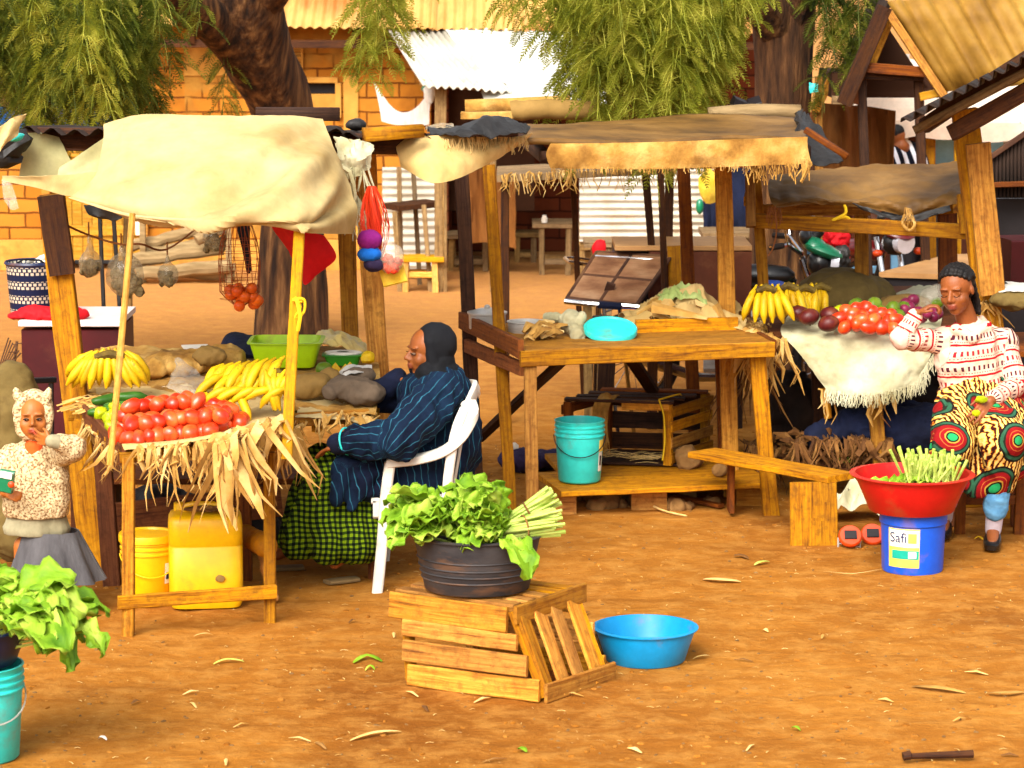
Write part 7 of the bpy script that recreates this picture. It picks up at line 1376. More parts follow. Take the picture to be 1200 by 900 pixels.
organic('headscarf', [H1.e(0, -.20, .13, .39, .42, .42), H1.e(0, -.20, -.22, .36, .34, .36), ('c', P(512, 452, 12.45), P(530, 456, 12.5), .09, .07), ('c', H1.p(.28, -.02, .2), H1.p(.27, -.04, -.28), .024, .026), ('c', H1.p(-.28, -.02, .2), H1.p(-.27, -.04, -.28), .024, .026), ('c', H1.p(.28, .12, -.35), H1.p(0, .16, -.56), .04, .04), ('c', H1.p(-.28, .12, -.35), H1.p(0, .16, -.56), .04, .04), ('c', H1.p(0, -.2, -.4), P(520, 452, 12.5), .085, .10), ('c', P(520, 448, 12.5), P(534, 452, 12.45), .05, .02), ('c', P(498, 448, 12.45), P(520, 450, 12.4), .05, .05), ('c', H1.p(.1, .06, -.42), H1.p(-.2, -.1, -.4), .04, .06)], M['black_cloth'], W1, .006, 4, disp=fold((9, 9, 6), .008, 3))
tx = P(512, 560, 12.52)
wrap = [('c', sh_n, sh_f, .085, .085), ('c', P(512, 468, 12.52), P(516, 520, 12.52), .165, .175), ('c', P(516, 515, 12.52), P(508, 572, 12.53), .175, .165), ('c', sh_n, el_n, .088, .085), ('c', el_n, P(414, 517, 12.2), .082, .056),
        ('c', P(500, 545, 12.40), P(410, 548, 12.30), .12, .075), ('c', P(490, 560, 12.4), P(408, 576, 12.26), .11, .05), ('c', P(425, 560, 12.25), P(412, 594, 12.22), .045, .022), ('c', P(405, 560, 12.25), P(394, 582, 12.22), .04, .022), ('c', P(500, 545, 12.66), P(420, 545, 12.66), .11, .07)]
pat = limbpat([(sh_n, el_n, (0, 0, 1), .088), (el_n, P(414, 517, 12.2), (0, 0, 1), .07), (P(514, 455, 12.52), P(510, 580, 12.52), (1, 0, 0), .165), (P(500, 550, 12.38), P(405, 575, 12.28), (0, 0, 1), .09)])
def pat1(p):
    u, k, a = pat(p)
    return (u, k, a) if k < 1.5 else ((p.x*.93+p.y*.5+.12*p.z, k, a) if k > 2.5 else (u, k, a))
organic('striped_wrap', wrap, M['stripe'], W1, .0085, 6, disp=fold((8, 8, 6), .034, 2), pat=pat1)
organic('dark_sleeve', [('c', sh_f, el_f, .085, .075), ('c', el_f, wr_f, .072, .045)], M['navy_cloth'], W1, .008, 5, disp=fold((9, 9, 9), .008, 4))
organic('sleeve_end', [('c', P(414, 517, 12.2), P(396, 520, 12.24), .055, .048)], M['navy_cloth'], W1, .008, 4, disp=fold((12, 12, 12), .006, 4))
m = MB(); cN = P(407, 517, 12.2); ax = (P(414, 517, 12.2)-P(396, 520, 12.24)).normalized(); a1 = ax.cross(V(0, 0, 1)).normalized(); a2 = ax.cross(a1); m.tube([cN+(a1*math.cos(2*PI*i/24)+a2*math.sin(2*PI*i/24))*.060 for i in range(25)], .004, 5); m.build('cuff_trim', M['teal'], W1)
sk = [('c', hip_n, kn_n, .11, .095), ('c', hip_f, kn_f, .11, .095), ('c', kn_n, P(352, 635, 12.36), .10, .085), ('c', kn_f, P(345, 632, 12.66), .095, .08), ('c', P(400, 560, 12.4), P(415, 632, 12.34), .10, .11), ('c', P(390, 560, 12.6), P(410, 640, 12.66), .1, .1), ('c', P(450, 585, 12.4), P(428, 632, 12.36), .10, .10), ('c', P(385, 580, 12.36), P(385, 635, 12.32), .09, .10), ('c', P(440, 590, 12.6), P(425, 632, 12.62), .1, .1)]
so_ = organic('checked_skirt', sk, M['gingham'], W1, .0085, 8, disp=fold((8, 8, 1.2), .018, 6), pat=lambda p: (p.x*.98+p.y*.3, 0, p.z*1.0+.2*p.y)); hem(so_, .085, .06)
for a, t in ((an_n, P(388, 664, 12.34)), (an_f, P(322, 655, 12.62))): part('sandal', M['sandal'], W1, lambda m: sweep(m, [V(a.x+.04, a.y, .012), V((a.x+t.x)/2, (a.y+t.y)/2, .012), V(t.x-.02, t.y, .014)], [.07, .085, .07], .02))
# =================================================================== WHITE CHAIR
C1 = thing('plastic_chair', 'white plastic armchair under the seated woman', 'chair', V(P(495, 600, 12.5).x, 12.5, 0)); YN, YF = 12.20, 12.84
for Y, o in ((YN, 0), (YF, 0)):
    s_ = 1 if Y == YN else -1
    part('front_leg', M['white'], C1, lambda m: sweep(m, smooth([V(XZ(442, .2, YN).x, Y-.02*s_, 0), V(XZ(448, .2, YN).x, Y-.01*s_, .22), V(XZ(452, .2, YN).x, Y, .42), V(XZ(458, .2, YN).x, Y, .585)], 12), [.045]*5+[.05]*4+[.055]*4, .05, up=(1, 0, 0)))
    part('rear_leg', M['white'], C1, lambda m: sweep(m, smooth([V(XZ(534, .2, YN).x, Y-.02*s_, 0), V(XZ(526, .2, YN).x, Y, .25), V(XZ(524, .2, YN).x, Y, .45), V(XZ(533, .2, YN).x, Y, .70), V(XZ(545, .2, YN).x, Y+.02*s_, .82)], 16), .045, .045, up=(1, 0, 0)))
    part('armrest', M['white'], C1, lambda m: sweep(m, smooth([V(XZ(455, .2, YN).x, Y, .583), V(XZ(490, .2, YN).x, Y-.01*s_, .60), V(XZ(520, .2, YN).x, Y-.01*s_, .635), V(XZ(541, .2, YN).x, Y, .70), V(XZ(552, .2, YN).x, Y+.02*s_, .79), V(XZ(549, .2, YN).x, Y+.05*s_, .845)], 22), .07, .045))
part('seat', M['white'], C1, lambda m: m.box((XZ(488, .2, YN).x, 12.52, .405), (.40, .58, .03), bev=.01)); part('apron', M['white'], C1, lambda m: (m.box((XZ(441, .2, YN).x, 12.52, .37), (.03, .58, .09), bev=.01), m.box((XZ(488, .2, YN).x, YN+.04, .37), (.36, .02, .08), bev=.006)))
part('backrest', M['white'], C1, lambda m: (sweep(m, smooth([V(XZ(549, .2, YN).x, YN+.05, .83), V(XZ(556, .2, YN).x, 12.52, .86), V(XZ(549, .2, YN).x, YF-.05, .83)], 10), .03, .07), [sweep(m, [V(XZ(530, .2, YN).x, y, .43), V(XZ(546, .2, YN).x+.01, y, .84)], .045, .014, up=(1, 0, 0)) for y in (12.3, 12.41, 12.52, 12.63, 12.74)]))
# =================================================================== CHILD
K1 = thing('person', 'small child in speckled hooded jacket and grey skirt with one hand at the mouth', 'person', V(P(42, 700, 11.8).x, 11.8, 0))
HK = Head(P(39, 489, 11.76), (.12, -.99, -.02), .192); HK.brow = .18
cs_r, ce_r, cw_r = P(69, 533, 11.8), P(86, 525, 11.66), P(62, 517, 11.60); cs_l, ce_l, cw_l = P(12, 534, 11.8), P(-4, 562, 11.74), P(6, 576, 11.62)
pr = HK.prims(True)+[('c', HK.p(0, -.1, -.3), P(41, 530, 11.8), .042, .05), ('c', P(41, 540, 11.8), P(43, 610, 11.8), .075, .085), ('c', cs_r, cs_l, .04, .04), ('c', cs_r, ce_r, .036, .032), ('c', ce_r, cw_r, .032, .024), ('c', cs_l, ce_l, .036, .032), ('c', ce_l, cw_l, .032, .024),
    ('c', P(28, 640, 11.8), V(XZ(26, .2, 11.8).x, 11.8, .05), .045, .03), ('c', P(60, 640, 11.8), V(XZ(62, .2, 11.8).x, 11.8, .05), .045, .03)]
hand(pr, cw_r, HK.p(.02, .52, -.34)-cw_r, (0, .9, .2), .125, .25, .3, thumb=-1, k=1.15); hand(pr, cw_l, V(.5, -.5, -.1), (.4, .6, -.2), .10, .6, thumb=1, k=1.15)
organic('body', pr, M['skin_c'], K1, .0045, 3, dents=HK.dents(), tint=HK.tint); HK.eyes(K1)
hood = [HK.e(0, -.20, .10, .45, .42, .50), HK.e(0, -.16, -.24, .40, .36, .36), ('c', HK.p(-.31, -.0, .46), HK.p(-.36, .0, .60), .022, .012), ('c', HK.p(.31, -.0, .46), HK.p(.36, .0, .60), .022, .012)]
rim = smooth([HK.p(.36*math.sin(2*PI*i/12), .10-.02*math.cos(2*PI*i/12), .02+.47*math.cos(2*PI*i/12)) for i in range(13)], 36); hood += [('c', rim[i], rim[i+1], .0155, .0155) for i in range(36)]
hood += [('c', cs_r, cs_l, .05, .05), ('c', P(41, 540, 11.8), P(43, 592, 11.8), .105, .115), ('c', P(22, 560, 11.78), P(22, 594, 11.78), .07, .07), ('c', P(62, 560, 11.78), P(62, 594, 11.78), .07, .07), ('c', cs_r, ce_r, .055, .056), ('c', ce_r, P(70, 519, 11.62), .054, .038), ('c', cs_l, ce_l, .052, .05), ('c', ce_l, P(3, 573, 11.65), .048, .036)]
jk = organic('hooded_jacket', hood, M['speckle'], K1, .006, 4, disp=fold((14, 14, 14), .006, 1)); hem(jk, P(40, 606, 11.75).z, .15)
organic('undershirt', [('c', P(40, 526, 11.755), P(41, 546, 11.722), .046, .026)], M['orange_top'], K1, .005, 2)
o = organic('jersey_hem', [('c', P(24, 612, 11.8), P(24, 618, 11.8), .064, .076), ('c', P(62, 612, 11.8), P(62, 618, 11.8), .064, .076), ('c', P(43, 612, 11.79), P(43, 620, 11.79), .086, .096)], M['hem_grey'], K1, .007, 4, disp=fold((14, 14, 4), .004, 1)); hem(o, P(40, 624, 11.8).z, .1)
organic('cuff', [('c', P(68, 518, 11.61), P(61, 517, 11.60), .033, .030)], M['hem_grey'], K1, .005, 3)
m = MB(); g = []
for i in range(73):
    a = 2*PI*i/72; row = []
    for j in range(9): t = j/8; r = .115+.085*t+.016*t*math.sin(a*9+1)+.008*t*nz((i, t*3, 0), .4); row.append(V(P(44+3*t, 0, 11.8).x+1.0*r*math.cos(a), 11.8+.8*r*math.sin(a), .36-.215*t+.006*nz((i, 5, 0), .3)))
    g.append(row)
m.grid(g, thick=.004); m.build('skirt', M['grey_skirt'], K1)
for px in (26, 62): part('shoe', M['shoe'], K1, lambda m: sweep(m, smooth([V(XZ(px, .2, 11.8).x, 11.86, .03), V(XZ(px, .2, 11.8).x, 11.8, .04), V(XZ(px, .2, 11.8).x, 11.72, .03)], 8), [.045, .05, .052, .055, .058, .06, .06, .055, .04], [.05, .06, .065, .06, .055, .05, .045, .04, .03]))
m = MB(); m.box(P(8, 564, 11.52), (.055, .03, .10), rot=(.2, .2, 0), bev=.01); m.v = [(x+.008*nz((x, y, z), 30), y+.008*nz((x, y, z), 30, 4), z) for x, y, z in m.v]; m.uv = m.uv
PK = one(m, 'snack_packet', M['moto_green'], 'green and red snack packet held by the child at the left edge', 'packet'); part('packet_patch', M['orange_pl'], PK, lambda m: m.ell(P(13, 568, 11.49), (.014, .008, .014))); part('packet_stripe', M['label_w'], PK, lambda m: m.box(P(7, 557, 11.497), (.05, .006, .03), rot=(.2, .2, 0)))
# =================================================================== YOUNG WOMAN
W2 = thing('person', 'young person in patterned cream sweater and printed skirt leaning an elbow on the right stall', 'person', V(P(1150, 600, 13.4).x, 13.4, 0))
H2 = Head(P(1121, 340, 13.35), (-.50, -.84, -.24), .232, (-.10, 0, 1))
s_r, e_r, w_r = P(1103, 399, 13.40), P(1056, 397, 13.30), P(1074, 368, 13.32); s_l, e_l, w_l = P(1176, 401, 13.45), P(1192, 452, 13.36), P(1160, 470, 13.10)
hl_, hr_ = P(1128, 470, 13.42), P(1168, 470, 13.5); kl_, kr_ = P(1116, 520, 13.02), P(1176, 512, 12.98); al_, ar_ = V(XZ(1108, .2, 13.4).x, 13.42, .09), V(XZ(1165, .2, 13.15).x, 13.16, .085)
pr = H2.prims()+[H2.e(sg*.14, .30, .02, .075, .045, .045) for sg in (-1, 1)]+[('c', H2.p(0, -.12, -.28), P(1137, 388, 13.42), .048, .055), ('c', P(1138, 400, 13.43), P(1146, 450, 13.45), .11, .12), ('c', s_r, s_l, .05, .05), ('c', s_r, e_r, .044, .038), ('c', e_r, w_r, .036, .025), ('c', s_l, e_l, .044, .038), ('c', e_l, w_l, .036, .025),
    ('c', hl_, kl_, .085, .06), ('c', hr_, kr_, .085, .06), ('c', kl_, al_, .050, .030), ('c', kr_, ar_, .050, .030), ('c', ar_, V(ar_.x-.02, ar_.y-.1, .035), .032, .026), ('c', al_, V(al_.x-.02, al_.y-.1, .035), .032, .026)]
hand(pr, w_r, P(1102, 352, 13.30)-w_r, (.35, -.1, -1), .158, .95, thumb=-1); hand(pr, w_l, P(1143, 492, 13.0)-w_l, (-.1, .9, -.3), .165, .35, thumb=-1)
organic('body', pr, M['skin_b'], W2, .0048, 3, dents=H2.dents(), tint=H2.tint); H2.eyes(W2, True, .55)
hr = [H2.e(0, -.17, .14, .335, .35, .35), H2.e(0, -.25, .0, .33, .24, .30), H2.e(0, -.34, -.2, .2, .15, .2), ('c', H2.p(0, -.42, -.05), P(1138, 372, 13.55), .03, .022)]
for k in range(-4, 5):
    a = k*.30; pts = [H2.p(.335*math.sin(a), -.09+.39*math.cos(a)*math.cos(q), .15+.365*math.cos(a)*math.sin(q)) for q in [.80+i*.145 for i in range(15)]]; hr += [('c', pts[i], pts[i+1], (.0135, .010)[i % 2], (.010, .0135)[i % 2]) for i in range(14)]
organic('braided_hair', hr, M['hair'], W2, .0045, 2)
for k in range(4): m = MB(); m.tube(smooth([H2.p(-.30+.07*k, -.22-.08*k, .02), H2.p(-.31+.06*k, -.28-.05*k, -.35), H2.p(-.30+.05*k, -.26-.04*k, -.64)], 12), [.013, .009]*6+[.007], 6); m.build('braid', M['hair'], W2)
sw = [('c', s_r, s_l, .068, .068), ('c', P(1138, 404, 13.43), P(1144, 448, 13.45), .135, .14), ('c', P(1120, 420, 13.4), P(1126, 450, 13.42), .10, .095), ('c', P(1158, 420, 13.45), P(1160, 452, 13.45), .10, .10), ('c', s_r, e_r, .058, .050), ('c', e_r, P(1071, 371, 13.32), .048, .036), ('c', s_l, e_l, .060, .052), ('c', e_l, P(1165, 467, 13.14), .050, .038),
      ('c', P(1120, 386, 13.35), P(1140, 396, 13.30), .022, .022), ('c', P(1156, 382, 13.38), P(1140, 396, 13.30), .03, .024), ('c', P(1150, 378, 13.45), P(1158, 386, 13.45), .03, .03)]
organic('sweater', sw, M['sweater'], W2, .0065, 5, disp=fold((10, 10, 9), .012, 5), pat=limbpat([(P(1140, 380, 13.43), P(1146, 460, 13.45), (0, -1, 0), .14), (s_r+V(-.03, 0, 0), e_r, (0, -1, 0), .07), (e_r, w_r, (0, -1, 0), .055), (s_l+V(.03, 0, -.03), e_l, (0, -1, 0), .07), (e_l, w_l, (0, -1, 0), .055)]))
sk = [('c', P(1140, 456, 13.42), P(1160, 458, 13.46), .13, .13), ('c', hl_, kl_, .125, .10), ('c', hr_, kr_, .125, .11), ('c', kl_, P(1120, 555, 13.12), .10, .075), ('c', kr_, P(1170, 565, 13.08), .11, .07), ('c', P(1140, 500, 13.2), P(1146, 562, 13.12), .12, .085), ('c', P(1180, 480, 13.4), P(1188, 545, 13.2), .10, .08), ('c', P(1118, 500, 13.2), P(1108, 540, 13.15), .09, .07)]
o = organic('printed_skirt', sk, M['kitenge'], W2, .0085, 7, disp=fold((8, 8, 3), .018, 8), pat=lambda p: (p.x*1.0+.35*(p.y-13.2), 0, p.z+.35*(p.y-13.2))); hem(o, P(1150, 584, 13.1).z, .08)
jr_, jl_ = [k_.lerp(a_, (k_.z-.19)/(k_.z-a_.z)) for k_, a_ in ((kr_, ar_), (kl_, al_))]; organic('jeans', [('c', kr_, jr_, .068, .058), ('c', kl_, jl_, .065, .056)], M['denim'], W2, .007, 4, disp=fold((10, 10, 12), .006, 8))
organic('sock', [('c', jr_, ar_, .044, .040)], M['sock'], W2, .006, 2); organic('sock', [('c', jl_, al_, .044, .040)], M['sock'], W2, .006, 2)
for a in (ar_, al_): part('shoe', M['shoe'], W2, lambda m: sweep(m, smooth([V(a.x+.01, a.y+.05, .035), V(a.x, a.y, .04), V(a.x-.015, a.y-.07, .034), V(a.x-.03, a.y-.15, .026)], 12), [.055, .062, .066, .07, .075, .08, .084, .086, .086, .084, .078, .066, .04], [.05, .065, .07, .072, .07, .064, .058, .052, .05, .046, .042, .036, .026]))
m = MB(); m.ell(P(1150, 468, 13.05), (.03, .02, .018), disp=.3); m.ell(P(1144, 484, 12.93), (.02, .012, .016), disp=.3); one(m, 'green_leaf', M['pepper'], 'small yellow green leaf in the young woman\'s resting hand', 'leaf')
table('high_bench', 'rough high bench that the young woman in the printed skirt sits on', 'bench', 1118, 1215, 466, 13.42, .3, M['wood_red'])
# =================================================================== MAN IN STRIPED SHIRT
W3 = thing('person', 'person in black and white striped shirt bending away under the pale parasol', 'person', V(P(1060, 300, 20.3).x, 20.3, 0))
H3 = Head(P(1048, 163, 20.2), (-.75, .45, -.45), .225)
sa, sb = P(1046, 184, 20.15), P(1076, 184, 20.5); hp = P(1078, 240, 20.5)
pr = H3.prims()+[('c', H3.p(0, -.1, -.3), P(1062, 180, 20.3), .055, .06), ('c', P(1062, 190, 20.3), hp, .12, .13), ('c', sa, sb, .06, .06), ('c', sa, P(1038, 225, 20.0), .05, .04), ('c', P(1038, 225, 20.0), P(1026, 250, 19.8), .04, .03), ('c', sb, P(1084, 228, 20.4), .05, .04), ('c', P(1084, 228, 20.4), P(1062, 255, 20.1), .04, .03)]
for d in (-.1, .1): pr += [('c', hp+V(d, 0, 0), V(hp.x+d, 20.4, .5), .09, .06), ('c', V(hp.x+d, 20.4, .5), V(hp.x+d, 20.5, .05), .06, .04)]
hand(pr, P(1026, 250, 19.8), (-.3, -.5, -.6), (0, 0, -1), .18, .4); hand(pr, P(1062, 255, 20.1), (-.3, -.5, -.6), (0, 0, -1), .18, .4)
organic('body', pr, M['skin_b'], W3, .008, 3, dents=H3.dents()); organic('hair', [H3.e(0, -.10, .18, .34, .37, .34)], M['hair'], W3, .01, 2)
organic('striped_shirt', [('c', sa, sb, .085, .085), ('c', P(1062, 190, 20.3), hp, .16, .16), ('c', sa, P(1038, 225, 20.0), .075, .06), ('c', sb, P(1084, 228, 20.4), .075, .06)], M['shirt'], W3, .01, 4)
organic('trousers', [('c', hp+V(-.1, 0, 0), V(hp.x-.1, 20.4, .5), .12, .085), ('c', V(hp.x-.1, 20.4, .5), V(hp.x-.1, 20.5, .1), .085, .07), ('c', hp+V(.1, 0, 0), V(hp.x+.1, 20.4, .5), .12, .085), ('c', V(hp.x+.1, 20.4, .5), V(hp.x+.1, 20.5, .1), .085, .07)], M['dark_panel'], W3, .012, 4)
for d in (-.1, .1): part('shoe', M['shoe'], W3, lambda m: sweep(m, [V(hp.x+d, 20.55, .04), V(hp.x+d, 20.45, .04), V(hp.x+d, 20.32, .03)], [.08, .09, .07], [.07, .08, .04]))
# =================================================================== FOREGROUND
def leafblade(m, base, d, up, L, W, ruf=.018, n=13, k=6, curl=.9):
    base = Vector(base); d = Vector(d).normalized(); up = Vector(up); up = (up-d*up.dot(d)).normalized(); s_ = d.cross(up); o = rnd(0, 99); g = []; p = base; v = d.copy()
    c1 = rnd(-.1, .1)
    for i in range(n+1):
        t = i/n; w = W*(.10+.95*math.sin(PI*min(1, t*.92+.04))**.8*(.6+.55*t)) if t < .97 else W*.25; row = []; u2 = s_.cross(v).normalized(); u2 = -u2 if u2.dot(up) < 0 else u2
        for j in range(2*k+1):
            q = (j-k)/k; e = abs(q)**1.5; wob = 1+.10*nz((t*7, q*2, o), 1.6)+.07*math.sin(t*26+o)*e
            row.append(p+s_*q*w*.5*wob+u2*(abs(q)*w*.16+ruf*e*math.sin(t*19+q*3+o)+ruf*.8*nz((t*4, q*2.5, o), 1.3)-.004*(1-min(1, abs(q)*4))))
        g.append(row); p = p+v*(L/n); v = (v+V(0, 0, -curl/n*(.3+t))+s_*c1/n*2).normalized()
    m.grid(g, thick=.0012)
def greens(label, c, axis, n, L, W, stalks, st_len, up=(0, 0, 1), group=None, spread=.5, rad=.05, tie=True, hang=0):
    c = Vector(c); axis = Vector(axis).normalized(); T = thing('leafy_greens', label, 'leafy greens', c, group); m = MB(); s_ = axis.cross(V(0, 0, 1)).normalized(); u = s_.cross(axis)
    for i in range(n):
        a = rnd(0, 2*PI); r = rnd(.2, 1)*rad; off = s_*math.cos(a)*r*1.3+u*abs(math.sin(a))*r; dr = axis+s_*math.cos(a)*spread*rnd(.3, 1.1)+u*(math.sin(a)*.5+.25)*spread*rnd(.2, 1.1); leafblade(m, c+off+axis*rnd(-.03, .05), dr, V(rnd(-.5, .5), rnd(-.7, .2), 1), L*rnd(.65, 1.1), W*rnd(.7, 1.15), curl=rnd(.3, 1.5)+hang)
    m.build('leaves', M['leaf'], T, shape=180); m = MB()
    for i in range(stalks):
        a = rnd(0, 2*PI); r = rnd(0, 1)**.5*rad*.75; off = s_*math.cos(a)*r*1.2+u*math.sin(a)*r; e = c+off*1.15-axis*st_len*rnd(.8, 1.1)+s_*rnd(-.025, .025)+u*rnd(-.01, .02); m.tube([c+off*.7+axis*.10, c+off*.75, e], [.004, .0055, rnd(.006, .009)], 6)
    m.build('stalks', M['stalk'], T)
    if tie: m = MB(); q = c-axis*st_len*.4; m.tube([q+(s_*math.cos(2*PI*i/20)*1.2+u*math.sin(2*PI*i/20))*rad*.8 for i in range(21)], .004, 5); m.build('tie', M['husk_dark'], T)
    return T
# slatted crate under the tub
K = thing('slatted_crate', 'pale slatted crate lying tilted on the open ground under the black tub', 'crate', G(600, 800))
cA = G(637, 823); cB = G(480, 803); cC = G(711, 797); up_ = V(-.06, .0, 1).normalized(); exx = (cB-cA); eyy = (cC-cA); HT = .335; cD = cB+eyy
def KP(a, b, z): return cA+exx*a+eyy*b+V(-.075*z, .16*z, 1)*(z*HT)+V(0, 0, .012)+V(-.11*z, 0, 0)*(1-a)*.9
for z, w, a0, a1 in ((.10, .085, 0, 1.0), (.38, .085, .03, 1.03), (.63, .065, .05, 1.02), (.88, .10, .06, 1.12)): bm('slat', M['crate'], K, KP(a0, -.02, z), KP(a1, -.02, z), .018, w*1.0, up=(0, .1, 1), wob=.008)
for z, w in ((.12, .09), (.5, .09), (.86, .09)): bm('slat', M['crate'], K, KP(0, 1.02, z), KP(1, 1.02, z), .018, w, up=(0, 0, 1), wob=.006)
for a in (.0, 1.0):
    for b in (.04, .96): bm('corner_post', M['crate'], K, KP(a, b, .02), KP(a, b, .98), .04, .035, up=eyy)
for b, w in ((.07, .065), (.31, .085), (.55, .08), (.82, .085)): bm('end_slat', M['crate'], K, KP(-.03, b, .0), KP(-.03, b+.02, .93), w, .015, up=exx, wob=.003)
bm('end_batten', M['crate'], K, KP(-.05, -.04, .08), KP(-.05, 1.05, .08), .016, .075, up=(0, 0, 1)); bm('end_batten', M['crate'], K, KP(-.05, -.04, .95), KP(-.05, 1.05, .97), .016, .075, up=(0, 0, 1))
for b in (.08, .30, .52, .74, .95): bm('top_slat', M['crate'], K, KP(-.02, b, 1.03), KP(1.08, b, 1.03), .06, .014, up=(0, 0, 1), wob=.006)
bm('bottom_board', M['wood_red'], K, KP(.0, .5, .03), KP(1, .5, .03), .3, .012)
bm('loose_batten', M['crate'], K, KP(.3, .2, 1.08), KP(.62, .5, 1.08), .03, .014); bm('inner_prop', M['crate'], K, KP(.62, .3, .5), KP(.62, .3, .95), .03, .02)
# black tub: sits on top
tz = KP(.5, .5, 1.06).z; tc = XZ(559, tz, 10.66); 
rim_tub('black_tub', 'ribbed black rubber tub full of leafy greens on the tilted crate', 'tub', V(tc.x, tc.y, tz+.006), .245, .222, .215, M['black_rubber'], .83, 44, 0, .014, .008)
m = MB()
for z in (.05, .075, .10, .13): r = .83+(.085)*z/.107; m.lathe([(.245*r+.001, z-.004), (.245*r+.005, z), (.245*r+.001, z+.004)], V(tc.x, tc.y, tz+.006), 44, sy=.905)
bpy.data.objects['black_tub'] and m.build('ribs', M['black_rubber'], bpy.data.objects['black_tub'])
TT = tz+.19
greens('leafy greens spilling over the left side of the black tub', V(tc.x-.13, tc.y-.04, TT+.045), (-.95, -.15, .22), 46, .21, .12, 12, .1, spread=.75, rad=.10, tie=False, hang=.4)
greens('upright leafy greens in the middle of the black tub', V(tc.x+.02, tc.y-.02, TT+.05), (-.6, -.2, .65), 34, .18, .12, 8, .08, spread=.8, rad=.11, tie=False, hang=.5)
greens('tied greens with thick pale stalks pointing right out of the black tub', V(tc.x+.10, tc.y-.08, TT+.055), (-.92, -.25, -.12), 20, .18, .12, 46, .22, spread=.6, rad=.055)
greens('second stalk bundle standing up behind the tied greens in the tub', V(tc.x+.13, tc.y+.02, TT+.075), (-.8, -.1, -.45), 12, .17, .12, 30, .19, spread=.6, rad=.045)
T = thing('chard_leaf', 'single long leaf drooping over the right front rim of the black tub', 'leaf', V(tc.x+.15, tc.y-.2, TT)); m = MB(); leafblade(m, V(tc.x+.09, tc.y-.17, TT+.035), (.55, -.85, .15), (0, -.3, 1), .25, .12, curl=3.2, n=12); leafblade(m, V(tc.x+.12, tc.y-.17, TT+.03), (.5, -.6, .05), (.5, -.3, 1), .18, .08, curl=3.4, n=10); m.build('blade', M['leaf'], T)
# blue basin
gb = G(756, 772); rim_tub('plastic_basin', 'empty sky blue plastic basin on the ground right of the crate', 'basin', V(gb.x, gb.y, gh(gb.x, gb.y)+.002), .200, .200, .135, M['basin_blue'], .80, 56, 0, .012, .005)
blob1('stone', M['stone'], 'orange brown stone wedged between crate and blue basin', 'stone', [('e', G(697, 763)+V(0, 0, .05), (.045, .04, .05)), ('e', G(699, 768)+V(0, 0, .035), (.045, .045, .04))], .008, .008, 12)
# red basin on blue bucket
gc = G(1069, 668); bc = V(gc.x, gc.y, gh(gc.x, gc.y)); BH = .275
T = thing('plastic_bucket', 'blue plastic bucket with a yellow and white label under the red basin', 'bucket', bc); m = MB(); r = .15
m.lathe([(.001, 0), (r*.91, 0), (r*.93, .01), (r*.98, BH*.80), (r*1.0, BH*.805), (r*1.03, BH*.82), (r*1.03, BH-.006), (r*1.04, BH), (r*.97, BH), (r*.95, BH*.8), (r*.9, .01), (.001, .008)], bc, 44); m.build('shell', M['blue'], T, shape=40)
ff = lambda z: r*(.93+.05*z/.22)+.0015
part('label', M['label_y'], T, lambda m: curved_label(m, bc, ff, -2.55, -1.50, .035, .215, 14)); f2 = lambda z: ff(z)+.0015
part('label_band', M['label_t'], T, lambda m: curved_label(m, bc, f2, -2.40, -1.52, .075, .115, 12)); part('label_band', M['label_w'], T, lambda m: curved_label(m, bc, f2, -2.5, -1.52, .130, .210, 12)); part('label_band', M['label_w'], T, lambda m: curved_label(m, bc, lambda z: ff(z)+.003, -1.85, -1.6, .08, .11, 6)); part('label_band', M['label_y'], T, lambda m: curved_label(m, bc, lambda z: ff(z)+.003, -1.86, -1.60, .15, .195, 6))
# lettering curved on the label (reads 'Safi')
def letters(txt, size, place, mat, parent, depth=.001):
    cu = bpy.data.curves.new('txt', 'FONT'); cu.body = txt; cu.size = size; cu.align_x = 'CENTER'; ob = bpy.data.objects.new('txt', cu); COL.objects.link(ob); dg = bpy.context.evaluated_depsgraph_get(); me = bpy.data.meshes.new_from_object(ob.evaluated_get(dg)); bpy.data.objects.remove(ob)
    m = MB(); m.add([place(v.co.x, v.co.y) for v in me.vertices], [list(p.vertices) for p in me.polygons]); o = m.build('lettering', mat, parent, smooth=False); return o
def onlab(x, y, a0, z0): a = a0+x/r; z = z0+y; rr = ff(z)+.0036; return bc+V(math.cos(a)*rr, math.sin(a)*rr, z)
letters('Safi', .065, lambda x, y: onlab(x, y, -2.18, .152), M['ink'], T)
rim_tub('plastic_basin', 'big red plastic basin balanced on the blue bucket', 'basin', bc+V(-.01, 0, BH+.003), .262, .262, .170, M['red'], .74, 60, 0, .022, .006)
T = thing('leafy_greens', 'bundle of pale green stalks lying in the red basin', 'leafy greens', bc+V(.07, 0, BH+.1)); m = MB(); q0 = bc+V(-.01, 0, BH)
for i in range(70):
    a = q0+V(rnd(-.02, .20), rnd(-.06, .12), .10+rnd(0, .04)); k = rnd(0, 1); e = a+V(.12*k-.05+rnd(-.03, .03), rnd(-.05, .05), .10+.06*rnd(0, 1)*(1.3-k)); m.tube([a-V(.04, 0, .03), a, e], [.004, .006, .008], 6)
m.build('stalks', M['stalk'], T); m = MB()
for i in range(16): leafblade(m, q0+V(rnd(-.10, .12), rnd(-.10, .08), .10+rnd(0, .03)), (-.9, rnd(-.5, .2), rnd(-.1, .5)), (0, -.4, 1), rnd(.1, .16), .07, ruf=.012, curl=1)
m.build('leaves', M['leaf'], T)
